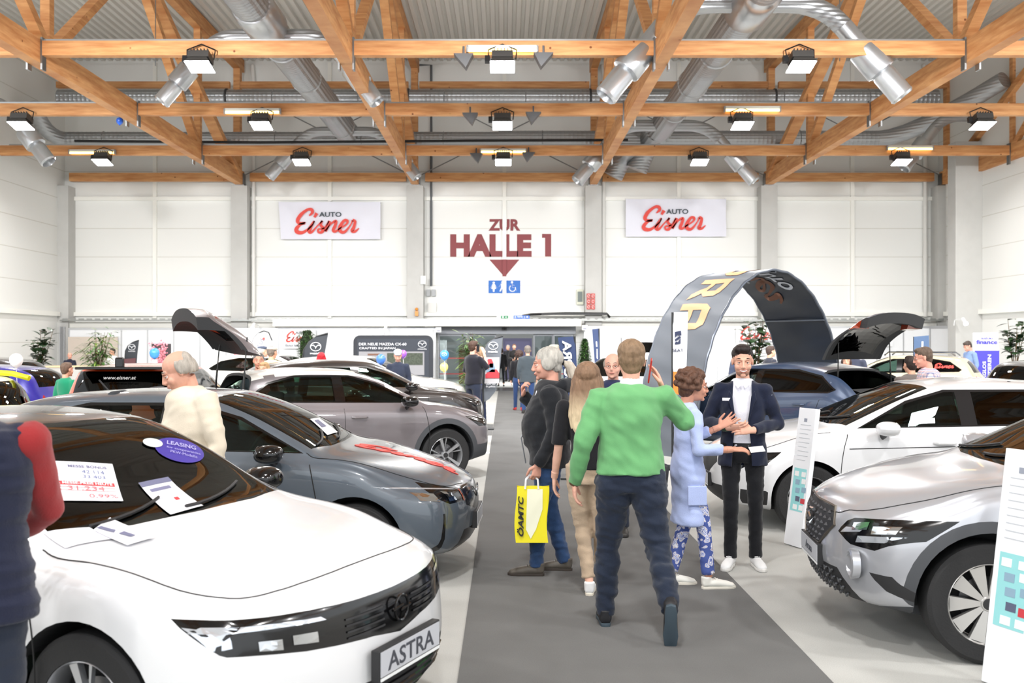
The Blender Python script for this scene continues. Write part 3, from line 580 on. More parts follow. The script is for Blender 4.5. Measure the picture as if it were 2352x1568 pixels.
def shell(S,ins=0,d0=0,d1=None,nx=None):
    d1=S['L'] if d1 is None else d1; nx=nx or S['nx']; ny=S['ny']; st=[]
    for i in range(nx+1):
        t=i/nx
        if not ins: t=t-.045*math.sin(2*PI*t)   # denser at the ends
        st.append(d0+(d1-d0)*t)
    vs=[];fs=[]; M=2*ny
    def ring(d,k=1,zc=None):
        pts=bspl(sect(S,d,ins),ny); full=pts+[(-y,z) for y,z in pts[-2:0:-1]]
        if zc is None: zc=(pts[0][1]+pts[-1][1])/2
        return [surf(S,d,y*k,zc+(z-zc)*k) for y,z in full]
    caps=[.92,.8,.66,.5,.34,.17]
    rings=[ring(st[0],k) for k in reversed(caps)]+[ring(d) for d in st]+[ring(st[-1],k) for k in caps]
    for r in rings: vs+=r
    for i in range(len(rings)-1):
        for k in range(M): fs.append((i*M+k,(i+1)*M+k,(i+1)*M+(k+1)%M,i*M+(k+1)%M))
    for idx,rev in ((0,0),(len(rings)-1,1)):
        r=rings[idx]; c=Vector((sum(p[0] for p in r)/M,0,sum(p[2] for p in r)/M)); vs.append(tuple(c)); ci=len(vs)-1
        for k in range(M): a,b=idx*M+k,idx*M+(k+1)%M; fs.append((ci,a,b) if not rev else (ci,b,a))
    m=MB(); m.add(vs,fs); return m
INNER=mat('interior_black',(42,43,45),.75); SEAM=mat('panel_gap',(22,22,24),.6); GLOSSB=mat('gloss_black',(9,9,11),.14,coat=.25)
def tmpob(me):
    o=bpy.data.objects.new('tmp',me); COL.objects.link(o); return o
def boolean(a,b,op):
    oa=tmpob(a); ob=tmpob(b); md=oa.modifiers.new('b','BOOLEAN'); md.operation=op; md.object=ob; md.solver='EXACT'
    try: md.material_mode='TRANSFER'
    except Exception: pass
    dg=bpy.context.evaluated_depsgraph_get(); me=bpy.data.meshes.new_from_object(oa.evaluated_get(dg))
    bpy.data.objects.remove(oa); bpy.data.objects.remove(ob); return me
def fixn(me,bv,vn,polys):
    """carry the smooth shell normals over to the cut pieces"""
    if not me.polygons: return me
    me.shade_smooth(); co=[v.co.copy() for v in me.vertices]; vnn=[None]*len(co)
    for i,c in enumerate(co):
        p,n,fi,dist=bv.find_nearest(c)
        if p is not None and dist<.0015:
            w=Vector((0,0,0))
            for vi,vc in polys[fi]: w+=vn[vi]/((vc-c).length+1e-5)
            vnn[i]=w.normalized()
    out=[None]*len(me.loops)
    for p in me.polygons:
        fnm=p.normal
        for li in p.loop_indices:
            q=vnn[me.loops[li].vertex_index]
            out[li]=q if q is not None and q.dot(fnm)>.72 else fnm.copy()
    me.normals_split_custom_set([tuple(x) for x in out]); return me
def yprism(poly,y0,y1,mi=0): return MB().prism([(-d,y0,z) for d,z in poly],(0,y1-y0,0),mi)
def make_wheel(r,wd,ns,col,style=0,cap=(40,40,42)):
    t=MB().lathe([(r*.66,-wd/2),(r*.92,-wd/2),(r*.985,-wd*.42),(r,-wd*.25),(r,wd*.25),(r*.985,wd*.42),(r*.92,wd/2),(r*.68,wd/2),(r*.66,wd*.42),(r*.64,0)],48,close=True)
    tm=t.mesh('wheel',mat('tyre_rubber',(34,34,35),.75,bump=.15,bs=90),35)
    q=MB(); ro=r*.69
    q.lathe([(ro*.97,-wd*.4),(ro*1.0,wd*.46),(ro*.96,wd*.5),(ro*.93,wd*.44),(ro*.9,wd*.1),(ro*.9,-wd*.4)],48)
    q.lathe([(.005,wd*.40),(ro*.16,wd*.40),(ro*.2,wd*.33),(ro*.2,wd*.1)],20,mi=0)
    for k in range(ns):
        a=2*PI*k/ns
        def A(rr,da,y): return (rr*math.cos(a+da),y,rr*math.sin(a+da))
        w1,w2=(.30,.115) if style==0 else (.34,.20) if style==2 else (.26,.10)
        y0,y1=wd*.36,wd*.43
        vs=[A(ro*.15,-w1,y0),A(ro*.15,w1,y0),A(ro*.93,w2,y1),A(ro*.93,-w2,y1)]
        vb=[(x,y-.03,z) for x,y,z in vs]; q.add(vs+vb,[(0,1,2,3),(7,6,5,4),(0,4,5,1),(1,5,6,2),(2,6,7,3),(3,7,4,0)])
        if style==1: 
            vs=[A(ro*.3,.16,y0-.01),A(ro*.35,.24,y0-.01),A(ro*.93,.42,y1-.012),A(ro*.93,.34,y1-.012)]; vb=[(x,y-.02,z) for x,y,z in vs]
            q.add(vs+vb,[(0,1,2,3),(7,6,5,4),(0,4,5,1),(1,5,6,2),(2,6,7,3),(3,7,4,0)])
    rm=q.mesh('rim',mat('rim_%s'%str(col),col,.28,metal=.75),30)
    dm=MB().lathe([(.004,wd*.02),(ro*.88,wd*.02),(ro*.88,-.04)],32).lathe([(.004,wd*.06),(ro*.6,wd*.06),(ro*.6,.0)],32,mi=1).mesh('brake_disc',[mat('wheel_well_dark',(16,16,17),.8),mat('brake_steel',(120,120,122),.35,metal=.9)],35)
    hm=MB().lathe([(.003,wd*.43),(ro*.13,wd*.425),(ro*.14,wd*.4)],16).mesh('hub_cap',mat('cap_%s'%str(cap),cap,.4),35)
    return tm,rm,dm,hm
PLATEF=mat('plate_silver',(196,198,204),.4); PTXT=mat('plate_text',(70,72,80),.5); HLG=glass('lamp_glass',(225,228,230)); LENS=mat('lamp_reflector',(214,220,228),.15,metal=.7); LED=lamp_mat('lamp_led',(235,240,250),.6)
REDL=mat('tail_lamp_red',(150,16,18),.12,coat=1); CHROME=mat('chrome',(205,207,210),.1,metal=1); MATB=mat('matt_black_trim',(38,38,40),.6); CLAD=mat('cladding_grey',(70,72,76),.6)
CARGLASS=glass('car_glass',(196,212,206),.01,1.36); CARGLASSD=glass('privacy_glass',(60,66,68),.01,1.4); CARGLASSM=glass('windscreen_glass',(184,202,194),.01,1.36)
def car(label,loc,head,paint,roof=None,name='car',**kw):
    S=dict(BASE); S.update(kw); L=S['L']; W=S['W']
    for k in ('top','belt','plan','bot','fz','rz'): S['_'+k]=pch(S[k])
    root=thing(name,label,'car',loc,head); roof=roof or paint
    base=shell(S).mesh('shell',[paint,INNER,roof],True)
    bm=bmesh.new(); bm.from_mesh(base)
    if S.get('roofz'):                       # two-tone roof: split along a slanting line
        rz=S['roofz']
        for p in bm.faces:
            c=p.calc_center_median()
            if c.z>rz(-c.x): p.material_index=2
    bv=BVHTree.FromBMesh(bm); bm.normal_update(); vn=[v.normal.copy() for v in bm.verts]; polys=[[(v.index,v.co.copy()) for v in f.verts] for f in bm.faces]; bm.to_mesh(base); bm.free()
    def link2(me,nm,mt=None,parent=root,off=0):
        if not len(me.polygons): return None
        if mt is not None:
            me.materials.clear(); me.materials.append(mt); me.polygons.foreach_set('material_index',[0]*len(me.polygons))
        me.name=nm; fixn(me,bv,vn,polys); o=link(nm,me,parent); return o
    def split(me):
        r=[]
        for sg in (1,-1):
            bm=bmesh.new(); bm.from_mesh(me); bmesh.ops.delete(bm,geom=[f for f in bm.faces if f.calc_center_median().y*sg<0],context='FACES')
            bmesh.ops.delete(bm,geom=[v for v in bm.verts if not v.link_faces],context='VERTS'); m=me.copy(); bm.to_mesh(m); bm.free(); r.append(m)
        return r
    # wheel wells
    wc=MB()
    for d in S['wb']:
        for s in (1,-1): wc.tube([(-d,s*(W-.30),S['rw']+.01),(-d,s*(W+.2),S['rw']+.01)],S['ra'],40,mi=0,side=(0,0,1))
    body=boolean(base,wc.mesh('c',INNER),'DIFFERENCE')
    # front / rear / side pieces: (part name, polygon, material, mirrored, depth)
    def take(polyc,nm,mt,two=False,parent=root,cutmat=INNER):
        nonlocal body
        cm=polyc.mesh('c',cutmat); pc=boolean(body,cm,'INTERSECT'); body=boolean(body,cm,'DIFFERENCE'); r=[]
        if two: 
            for m in split(pc): r.append(link2(m,nm,mt,parent))
        else: r.append(link2(pc,nm,mt,parent))
        return r
    got={}
    for nm,poly,mt,two,x0,x1 in S.get('front',[]):
        mb=MB()
        for s in ((1,-1) if two else (1,)):
            k=S.get('slant',{}).get(nm,0); zt_=max(z for y,z in poly); n_=len(poly); A_=[(x1+(zt_-z)*k,y*s,z) for y,z in poly]; B_=[(x0,y*s,z) for y,z in poly]
            q_=MB(); q_.add(A_+B_,[tuple(range(n_)),tuple(range(2*n_-1,n_-1,-1))]+[(i,n_+i,n_+(i+1)%n_,(i+1)%n_) for i in range(n_)]); mb.add(q_.v,[f if s>0 else tuple(reversed(f)) for f in q_.f])
        if S.get('dbg'): print('cut',nm,len(mb.v))
        got.setdefault(nm,[]).append(take(mb,nm,mt,two))
    for nm,poly,mt,y0,y1 in S.get('side',[]):
        mb=MB()
        for s in (1,-1): mb.prism([(-d,s*y0,z) for d,z in poly],(0,s*(y1-y0),0))
        got.setdefault(nm,[]).append(take(mb,nm,mt,True))
    if S.get('archtrim'):
        rr=S['ra']+S['archtrim']
        for d in S['wb']:
            mb=MB()
            for s in (1,-1): mb.tube([(-d,s*(W-.09),S['rw']+.01),(-d,s*(W+.2),S['rw']+.01)],rr,40,side=(0,0,1))
            take(mb,'wheel_arch_trim',CLAD,True)
    # cabin
    cav=shell(S,ins=.035,d0=S['cowl']+.12,d1=L-.16,nx=40); cav.m=[0]*len(cav.f); body=boolean(body,cav.mesh('c',INNER),'DIFFERENCE')
    # windscreen
    c0,c1=S['cowl'],S['header']; wc0,wh=S['wcow'],S['whead']; zc=S['_top'](c0)
    ws=[(-c1-.0,-wh,0),(-(c1-.03),0,0),(-c1,wh,0),(-(c0+.10),wc0,0),(-(c0+.02),wc0*.55,0),(-c0,0,0),(-(c0+.02),-wc0*.55,0),(-(c0+.10),-wc0,0)]
    mb=MB().prism([(x,y,zc-.06) for x,y,z in ws],(0,0,1.2)); take(mb,'windscreen',CARGLASSM)
    # side glass
    dl=S['dlo']
    def clipx(poly,a,b):
        def cl(ps,keep,xv):
            out=[]
            for i in range(len(ps)):
                p,q=ps[i],ps[(i+1)%len(ps)]; kp,kq=keep(p[0]),keep(q[0])
                if kp: out.append(p)
                if kp!=kq: t=(xv-p[0])/(q[0]-p[0]); out.append((xv,p[1]+t*(q[1]-p[1])))
            return out
        return cl(cl(poly,lambda x:x>=a,a),lambda x:x<=b,b)
    y0,y1=W*.45,W+.3
    def both(poly):
        mb=MB()
        for s in (1,-1): mb.prism([(-d,s*y0,z) for d,z in poly],(0,s*(y1-y0),0))
        return mb
    cx=sum(p[0] for p in dl)/len(dl); cz=sum(p[1] for p in dl)/len(dl)
    def shrink(poly,k):
        n=len(poly); out=[]
        for i in range(n):
            a=Vector(poly[i-1]);b=Vector(poly[i]);c=Vector(poly[(i+1)%n]); e1=(b-a).normalized(); e2=(c-b).normalized()
            n1=Vector((e1.y,-e1.x)); n2=Vector((e2.y,-e2.x)); q=(n1+n2); q=q/max(.35,q.length**2/2) if q.length>1e-6 else n1; out.append(tuple(b+q*k))
        return out
    body_keep=body; dlm=both(dl).mesh('c',INNER); tr=boolean(body,dlm,'INTERSECT'); body=boolean(body,dlm,'DIFFERENCE')
    dls=shrink(dl,.022)
    if not (min(p[0] for p in dls)>min(p[0] for p in dl)): dls=shrink(dl,-.022)
    p0,p1=S['pil']; segs=[(0,p0,CARGLASS),(p1,S.get('pil2',(99,99))[0],S.get('rglass',CARGLASS))]
    if 'pil2' in S: segs.append((S['pil2'][1],99,S.get('rglass',CARGLASS)))
    for a,b,gm in segs:
        pl=clipx(dls,a,b)
        if len(pl)<3: continue
        cm=both(pl).mesh('c',INNER); g=boolean(tr,cm,'INTERSECT'); tr=boolean(tr,cm,'DIFFERENCE')
        for m in split(g): link2(m,'side_window',gm)
    for m in split(tr): link2(m,'window_frame',S.get('framemat',GLOSSB))
    # rear glass
    if S['rear']:
        d0,z0,z1,wb_,wt=S['rear']
        mb=MB().prism([(-d0,-wb_,z0),(-d0,wb_,z0),(-d0,wt,z1),(-d0,-wt,z1)],(-(L-d0+.3),0,0)); rg=take(mb,'rear_window',CARGLASSD)
    else: rg=[]
    # tailgate
    if S.get('gate'):
        g=S['gate']; ch=(g['d'],g['z']); cm=MB().prism([(-(g['d']),-g['w'],1.9),(-(g['d']),g['w'],1.9),(-(g['d']+g.get('slant',0)),g['w'],g['zb']),(-(g['d']+g.get('slant',0)),-g['w'],g['zb'])],(-2,0,0)).mesh('c',INNER)
        gm=boolean(body,cm,'INTERSECT'); body=boolean(body,cm,'DIFFERENCE'); go=link2(gm,'tailgate') or link('tailgate',MB().box(0,.01,0,.01,0,.01).mesh('x',INNER),root); H=Matrix.Translation((-ch[0],0,ch[1]))@Matrix.Rotation(R(g['ang']),4,'Y')@Matrix.Translation((ch[0],0,-ch[1]))
        mv=[go]+[x for x in rg if x]+[x for l in got.get('tail_lamp_gate',[]) for x in l if x]
        for x in mv: x.data.transform(H); 
        for x in mv[1:]: x.parent=go
        for s in (1,-1):
            a=Vector((-g['d']-.35,s*(g['w']-.03),g['z']-.42)); b=H@Vector((-g['d']-.45,s*(g['w']-.06),g['z']-.22)); MB().tube([a,(a+b)/2],.014,8).tube([(a+b)/2,b],.008,8).build('gas_strut',GLOSSB,root)
    link2(body,'body')
    # seams
    def hit(o,dr):
        p,n,i,ds=bv.ray_cast(Vector(o),Vector(dr)); return (p,n) if p is not None else (None,None)
    def seam(pts,r=.004,m=SEAM,side='y',nm='panel_gap',sides=(1,-1)):
        if len(pts)>2:
            q=[]; n0=len(pts)
            for i in range(n0-1):
                a,b,c,d=[Vector(pts[max(0,min(n0-1,i+j))]) for j in (-1,0,1,2)]
                for t in (0,.2,.4,.6,.8): q.append(tuple(.5*((2*b)+(c-a)*t+(2*a-5*b+4*c-d)*t*t+(3*b-a-3*c+d)*t**3)))
            pts=q+[tuple(pts[-1])]
        for s in sides:
            out=[]
            for i in range(len(pts)-1):
                a,b=pts[i],pts[i+1]; n=max(2,int(math.hypot(a[0]-b[0],a[1]-b[1])/.05))
                for k in range(n+(i==len(pts)-2)):
                    t=k/n; u=a[0]+(b[0]-a[0])*t; v=a[1]+(b[1]-a[1])*t
                    if side=='y': p,nn=hit((-u,s*2,v),(0,-s,0))
                    elif side=='z': p,nn=hit((-u,s*v,3),(0,0,-1))
                    else: p,nn=hit((2,s*u,v),(-1,0,0))
                    if p: out.append(p)
            if len(out)>1: MB().tube(out,r,5).build(nm,m,root)
    for pts in S.get('seams',[]): seam(pts)
    for pts in S.get('seamz',[]): seam(pts,.0035,side='z',sides=(1,-1))
    for pts in S.get('seamx',[]): seam(pts,.0035,side='x',sides=(1,-1))
    # handles
    for d,z in S.get('handles',[]):
        for s in (1,-1):
            p,n=hit((-d,s*2,z),(0,-s,0))
            if p: MB().tube([p+Vector((.10,0,0)),p+Vector((.07,s*.035,0)),p+Vector((-.07,s*.035,0)),p+Vector((-.10,0,0))],[.012,.015,.015,.012],8).build('door_handle',S.get('handlemat',paint),root,smooth=40)
    # mirrors
    mm=S.get('mirror'); 
    if mm:
        for s in (1,-1):
            c=Vector((-mm[0],s*(W+.09),mm[1])); mb=MB(); vs=[]
            def f(u,v):
                t=2*PI*u; ph=PI*v; x=.10*math.cos(ph)*1.0; rr=math.sin(ph)**.55
                return (c.x+x-(.02 if x<0 else 0)*0+.03*math.cos(t)*0, c.y+.122*rr*math.cos(t)*(1-.12*math.cos(ph)), c.z+.068*rr*math.sin(t)*(1+.1*s*math.cos(t)))
            mb.grid(f,20,12); o=mb.build('door_mirror',mm[2],root,smooth=60)
            MB().tube([(c.x+.01,s*(W-.06),c.z-.09),(c.x,s*(W+.02),c.z-.065),(c.x,s*(W+.07),c.z-.04)],[.035,.028,.03],10,sq=.6).build('mirror_arm',mm[3] if len(mm)>3 else GLOSSB,o,smooth=50)
            MB().sphere((c.x-.078,c.y,c.z),(.006,.1,.058),14,8).build('mirror_glass',mat('mirror_silver',(190,196,200),.04,metal=1),o,smooth=True)
    # wheels
    tm,rm,dm,hm=S['wheel'] if 'wheel' in S else make_wheel(S['rw'],.215,5,(196,198,202))
    for d in S['wb']:
        for s in (1,-1):
            o=link('wheel',tm,root); o.location=(-d,s*(W-.135),S['rw']); 
            if s<0: o.rotation_euler=(0,0,PI)
            for me,nm in ((rm,'rim'),(dm,'brake_disc'),(hm,'hub_cap')): link(nm,me,o)
    # cabin furniture
    if S.get('cabin',True):
        sm=S.get('seatmat',mat('seat_fabric',(52,54,58),.9)); zf=.36; zh=S['top'][0][1]
        for s in (1,-1):
            d=S['header']+.32; y=s*.37
            mb=MB().box(-.26,.26,-.25,.25,-.07,.08); 
            o=mb.build('seat',sm,root,bev=.05,smooth=50); o.location=(-d,y,.58)
            b=MB().box(-.06,.06,-.24,.24,0,.58).build('backrest',sm,o,bev=.05,smooth=50); b.location=(-.27,0,.03); b.rotation_euler=(0,R(-18),0)
            h=MB().box(-.045,.045,-.13,.13,.0,.19).tube([(0,-.06,-.08),(0,-.06,.02)],.008,6).tube([(0,.06,-.08),(0,.06,.02)],.008,6).build('headrest',sm,o,bev=.035,smooth=50); h.location=(-.47,0,.655); h.rotation_euler=(0,R(-12),0)
        d=S['header']+1.25; MB().box(-d-.3,-d+.2,-.62,.62,.42,.60).build('rear_bench',sm,root,bev=.05,smooth=50); MB().box(-d-.36,-d-.24,-.62,.62,.5,1.02).build('rear_backrest',sm,root,bev=.05,smooth=50)
        dz=S['_belt'](c0+.4); pts=[(-(c0+.22),dz-.14),(-(c0+.3),dz-.04),(-(c0+.62),dz-.03),(-(c0+.72),dz-.12),(-(c0+.66),.5),(-(c0+.25),.5)]
        MB().prism([(x,-W+.16,z) for x,z in pts],(0,2*W-.32,0)).build('dashboard',INNER,root)
        st=MB(); cc=Vector((-(c0+.86),.37,dz-.08)); ax=Vector((-.9,0,.42)).normalized(); uu=Vector((0,1,0)); vv=ax.cross(uu)
        st.tube([cc+uu*.18*math.cos(t)+vv*.18*math.sin(t) for t in [2*PI*k/24 for k in range(25)]],.015,6,cap=False).tube([cc-ax*.02,cc-ax*.2],.05,8).beam(cc-uu*.17,cc+uu*.17,.02,.05); st.build('steering_wheel',INNER,root,smooth=40)
        p,_=hit((-(S['header']-.12),0,3),(0,0,-1))
        if p: MB().box(-.02,.02,-.12,.12,-.06,.0).build('rear_view_mirror',MATB,root,bev=.01).location=(p.x,0,p.z-.08)
    # wipers
    if S.get('wipers',True):
        for y0_,y1_ in ((-.05,.5),(-.6,-.1)):
            out=[]
            for t in [k/6 for k in range(7)]:
                yy=y0_+(y1_-y0_)*t; p,_=hit((-(c0+.05+.12*t*t+.06*abs(yy)),yy,3),(0,0,-1)); 
                if p: out.append(p+Vector((0,0,.012)))
            if len(out)>2: MB().tube(out,.009,5).build('wiper',MATB,root)
    # plate
    if S.get('plate'):
        t,z,wz=S['plate']; p,_=hit((2,0,z),(-1,0,0)); x=p.x+.02+S.get('plx',0)
        o=MB().box(x-.04,x,-.265,.265,z-.066,z+.066).build('number_plate',MATB,root,bev=.004); MB().box(x,x+.003,-.255,.255,z-.045,z+.058).build('plate_face',PLATEF,o); MB().box(x,x+.004,-.255,.255,z-.062,z-.05).build('plate_strip',SWHITE,o)
        if t: text_on(t,'plate_text',PTXT,o,(x+.004,0,z+.006),(0,1,0),(0,0,1),1,bold=.01,fit=wz,ext=.001,shear=.0)
    root['_']=0; del root['_']
    return root,hit,S
def onto(mb_or_me,hit,root,name,m,frame,drop=.003,sub=.04,flat=False):
    """print a flat shape onto the body: frame maps (u,v) to a ray (origin,direction)"""
    me=mb_or_me; bm=bmesh.new(); bm.from_mesh(me); bmesh.ops.triangulate(bm,faces=bm.faces[:])
    for _ in range(4):
        ed=[e for e in bm.edges if e.calc_length()>sub]
        if not ed: break
        bmesh.ops.subdivide_edges(bm,edges=ed,cuts=1); bmesh.ops.triangulate(bm,faces=bm.faces[:])
    dead=[]
    for v in bm.verts:
        o,dr=frame(v.co.x,v.co.y); p,n=hit(o,dr)
        if p: v.co=p-Vector(dr)*(drop+max(0,v.co.z))
        else: dead.append(v)
    bmesh.ops.delete(bm,geom=dead,context='VERTS')
    bm.to_mesh(me); bm.free(); me.materials.clear(); me.materials.append(m); return link(name,me,root)
def flatpoly(pts):
    me=bpy.data.meshes.new('p'); me.from_pydata([(x,y,0) for x,y in pts],[],[tuple(range(len(pts)))]); return me
def paintmat(name,c,metal=0,rough=.32):
    return mat(name,c,rough,metal=metal,coat=1,spec=.5)
SWHITE=SW
fxp=lambda h,y,z,off:(lambda r:r[0].x+off if r[0] else 0)(h((2,y,z),(-1,0,0)))
# ---------------- the cars ----------------
PW=paintmat('paint_white',(226,227,229)); PB=paintmat('paint_black',(12,12,14)); PG=paintmat('paint_blue_grey',(82,91,101),.1)
# --- white hatchback with black roof, front left ---
astra=dict(slant={'front_visor':1.7},L=4.37,W=.93,top=[(0,.765),(.05,.815),(.3,.885),(.9,.965),(1.12,1.0),(1.30,1.06),(1.75,1.31),(2.05,1.41),(2.6,1.45),(3.3,1.41),(3.8,1.33),(3.95,1.27),(4.2,1.05),(4.32,.93),(4.37,.82)],
 belt=[(0,.71),(.1,.75),(.5,.83),(1.0,.89),(1.6,.93),(2.6,.97),(3.6,1.01),(4.1,.93),(4.37,.75)],plan=[(0,.84),(.04,.865),(.12,.895),(.3,.915),(.7,.925),(3.6,.93),(4.1,.90),(4.37,.82)],
 bot=[(0,.24),(.3,.17),(3.9,.2),(4.37,.3)],fz=[(.17,.16),(.27,.03),(.42,0),(.58,.01),(.70,.03),(.84,.11)],fb=.36,wb=(.90,3.57),rw=.335,ra=.375,cowl=1.10,header=2.0,wcow=.76,whead=.58,
 dlo=[(1.32,.985),(1.78,1.24),(2.15,1.35),(3.1,1.36),(3.6,1.25),(3.85,1.09),(3.7,1.03)],pil=(2.4,2.52),rear=(3.8,1.06,1.32,.6,.5),roofz=lambda d:pch([(0,9),(1.2,9),(1.3,1.10),(2.2,1.335),(3.2,1.34),(3.9,1.16),(4.37,1.1)])(d),
 front=[('front_visor',[(-.99,.775),(-.93,.70),(-.86,.635),(-.55,.60),(-.2,.575),(0,.545),(.2,.575),(.55,.60),(.86,.635),(.93,.70),(.99,.775),(.8,.755),(.3,.74),(0,.735),(-.3,.74),(-.8,.755)],GLOSSB,False,.3,-.52),
        ('lower_grille',[(-.66,.20),(-.58,.40),(.58,.40),(.66,.20)],MATB,False,.3,-.25),
        ('air_curtain',[(.70,.50),(.77,.50),(.88,.28),(.86,.2),(.70,.2),(.62,.33)],MATB,True,.3,-.5)],
 seams=[[(1.16,.24),(1.14,.55),(1.18,.80),(1.22,.9)],[(2.46,.22),(2.46,.96)],[(3.3,.5),(3.45,.8),(3.5,1.0)]],
 seamz=[[(.20,.0),(.21,.3),(.26,.55),(.36,.70),(.6,.79),(1.05,.84),(1.2,.83)]],handles=[(2.2,.86),(3.2,.9)],mirror=(1.52,1.0,GLOSSB),plate=('ASTRA',.47,(.40,.075)),plx=.03)
WA=make_wheel(.335,.225,5,(190,192,196),1)
ast,hitA,SA=car('white hatchback with black roof and price sheet in the windscreen, front left',(0,0,0),0,PW,PB,wheel=WA,**astra)
def place(root,nose,head):
    h=R(head); root.location=(nose[0],nose[1],0); root.rotation_euler=(0,0,h)
place(ast,(-.45,4.33),-24)
# lamp details, badge, grille bars
fx=lambda u,v:((2,u,v),(-1,0,0)); side=lambda s:(lambda u,v:((u,s*2,v),(0,-s,0))); topf=lambda u,v:((u,v,3),(0,0,-1))
for s in (1,-1):
    o=onto(flatpoly([(s*.45,.70),(s*.47,.715),(s*.84,.735),(s*.87,.715)]),hitA,ast,'light_blade',LENS,fx,.004)
    onto(flatpoly([(s*.80,.66),(s*.80,.715),(s*.87,.735),(s*.85,.655)]),hitA,ast,'light_blade',LENS,fx,.004)
    for a,b in ((.50,.60),(.64,.72)): onto(flatpoly([(s*a,.625),(s*a,.665),(s*b,.67),(s*b,.635)]),hitA,ast,'lamp_lens',CHROME,fx,.005)
for z in (.60,.625,.65,.675): onto(flatpoly([(-.36,z),(-.12,z),(-.12,z+.008),(-.36,z+.008)]),hitA,ast,'grille_bar',MATB,fx,.006); onto(flatpoly([(.12,z),(.36,z),(.36,z+.008),(.12,z+.008)]),hitA,ast,'grille_bar',MATB,fx,.006)
q=MB(); 
for z in (.24,.275,.31,.345): q.tube([(fxp(hitA,y,z,.003),y,z) for y in [-.55+k*.1 for k in range(12)]],.006,4)
q.build('grille_slats',GLOSSB,ast)
ring=MB().tube([(0.0,.055*math.cos(t),.65+.055*math.sin(t)) for t in [2*PI*k/24 for k in range(25)]],.006,6,cap=False).tube([(.0,-.075,.652),(.0,.01,.66)],.007,6).tube([(.0,-.01,.64),(.0,.075,.648)],.007,6).build('badge',GLOSSB,ast)
# papers on glass and bonnet
PAP=mat('paper_white',(240,240,246),.7); PRED=mat('print_red',(205,62,66),.7); PGR=mat('print_grey',(120,120,150),.7); PVI=mat('sticker_violet',(62,48,150),.5); PVW=mat('sticker_text',(170,165,220),.6)
def local(root,wp): return root.matrix_basis.inverted()@Vector(wp)
# --- blue-grey hatchback second from the front on the left ---
corsa=dict(slant={'headlamp':1.5},front=[('headlamp',[(.42,.645),(.50,.70),(.68,.765),(.90,.83),(.97,.80),(.93,.68),(.78,.60),(.46,.60)],GLOSSB,True,.3,-.50),
      ('grille',[(-.42,.56),(-.42,.70),(.42,.70),(.42,.56),(.2,.50),(-.2,.50)],GLOSSB,False,.3,-.3),
      ('lower_grille',[(-.58,.20),(-.46,.38),(.46,.38),(.58,.20)],GLOSSB,False,.3,-.3),('fog_vent',[(.735,.24),(.70,.35),(.705,.54),(.725,.54),(.735,.36),(.79,.25)],GLOSSB,True,.3,-.5)],
 seams=[[(1.10,.26),(1.09,.55),(1.13,.80),(1.16,.91)],[(2.24,.24),(2.24,.94)],[(3.05,.5),(3.2,.8),(3.25,.98)]],
 seamz=[[(.10,.3),(.20,.55),(.40,.67),(.75,.75),(1.1,.79),(1.2,.77)]],handles=[(2.05,.86)],mirror=(1.42,1.0,GLOSSB),rear=(3.42,1.06,1.31,.58,.48),plate=(None,.42,(.3,.07)))
WCo=make_wheel(.315,.215,5,(150,152,156),1)
cor,hitC,SC_=car('blue-grey hatchback with red script sticker on the bonnet, second on the left',(0,0,0),0,PG,wheel=WCo,**corsa)
place(cor,(-.22,8.02),-3)
for s in (1,-1):
    onto(flatpoly([(s*.50,.69),(s*.52,.70),(s*.92,.765),(s*.88,.745)]),hitC,cor,'light_blade',LENS,fx,.004)
    onto(flatpoly([(s*.55,.62),(s*.58,.68),(s*.66,.70),(s*.64,.62)]),hitC,cor,'lamp_lens',CHROME,fx,.005)
    onto(flatpoly([(s*.73,.63),(s*.72,.69),(s*.8,.71),(s*.81,.65)]),hitC,cor,'lamp_lens',CHROME,fx,.005)
    onto(flatpoly([(s*.44,.60),(s*.455,.60),(s*.47,.69),(s*.455,.69)]),hitC,cor,'orange_reflector',mat('amber_lens',(190,80,30),.3),fx,.005)
MB().tube([(-.005,.05*math.cos(t),.62+.05*math.sin(t)) for t in [2*PI*k/24 for k in range(25)]],.006,6,cap=False).tube([(0,-.07,.622),(0,.0,.628)],.006,6).build('badge',CHROME,cor)
sm=MB()
for st in SCRIPT: stroke(sm,[(p[0]*.085,p[1]*.085,p[2]) for p in st],.05)
SMESH=sm.mesh('s',PAP)
LRED=mat('logo_red',(222,70,60),.6)
onto(SMESH.copy(),hitC,cor,'bonnet_sticker',LRED,lambda u,v:((-.98+u*.95,-.18+v*.72,3),(0,0,-1)),.002,.05)
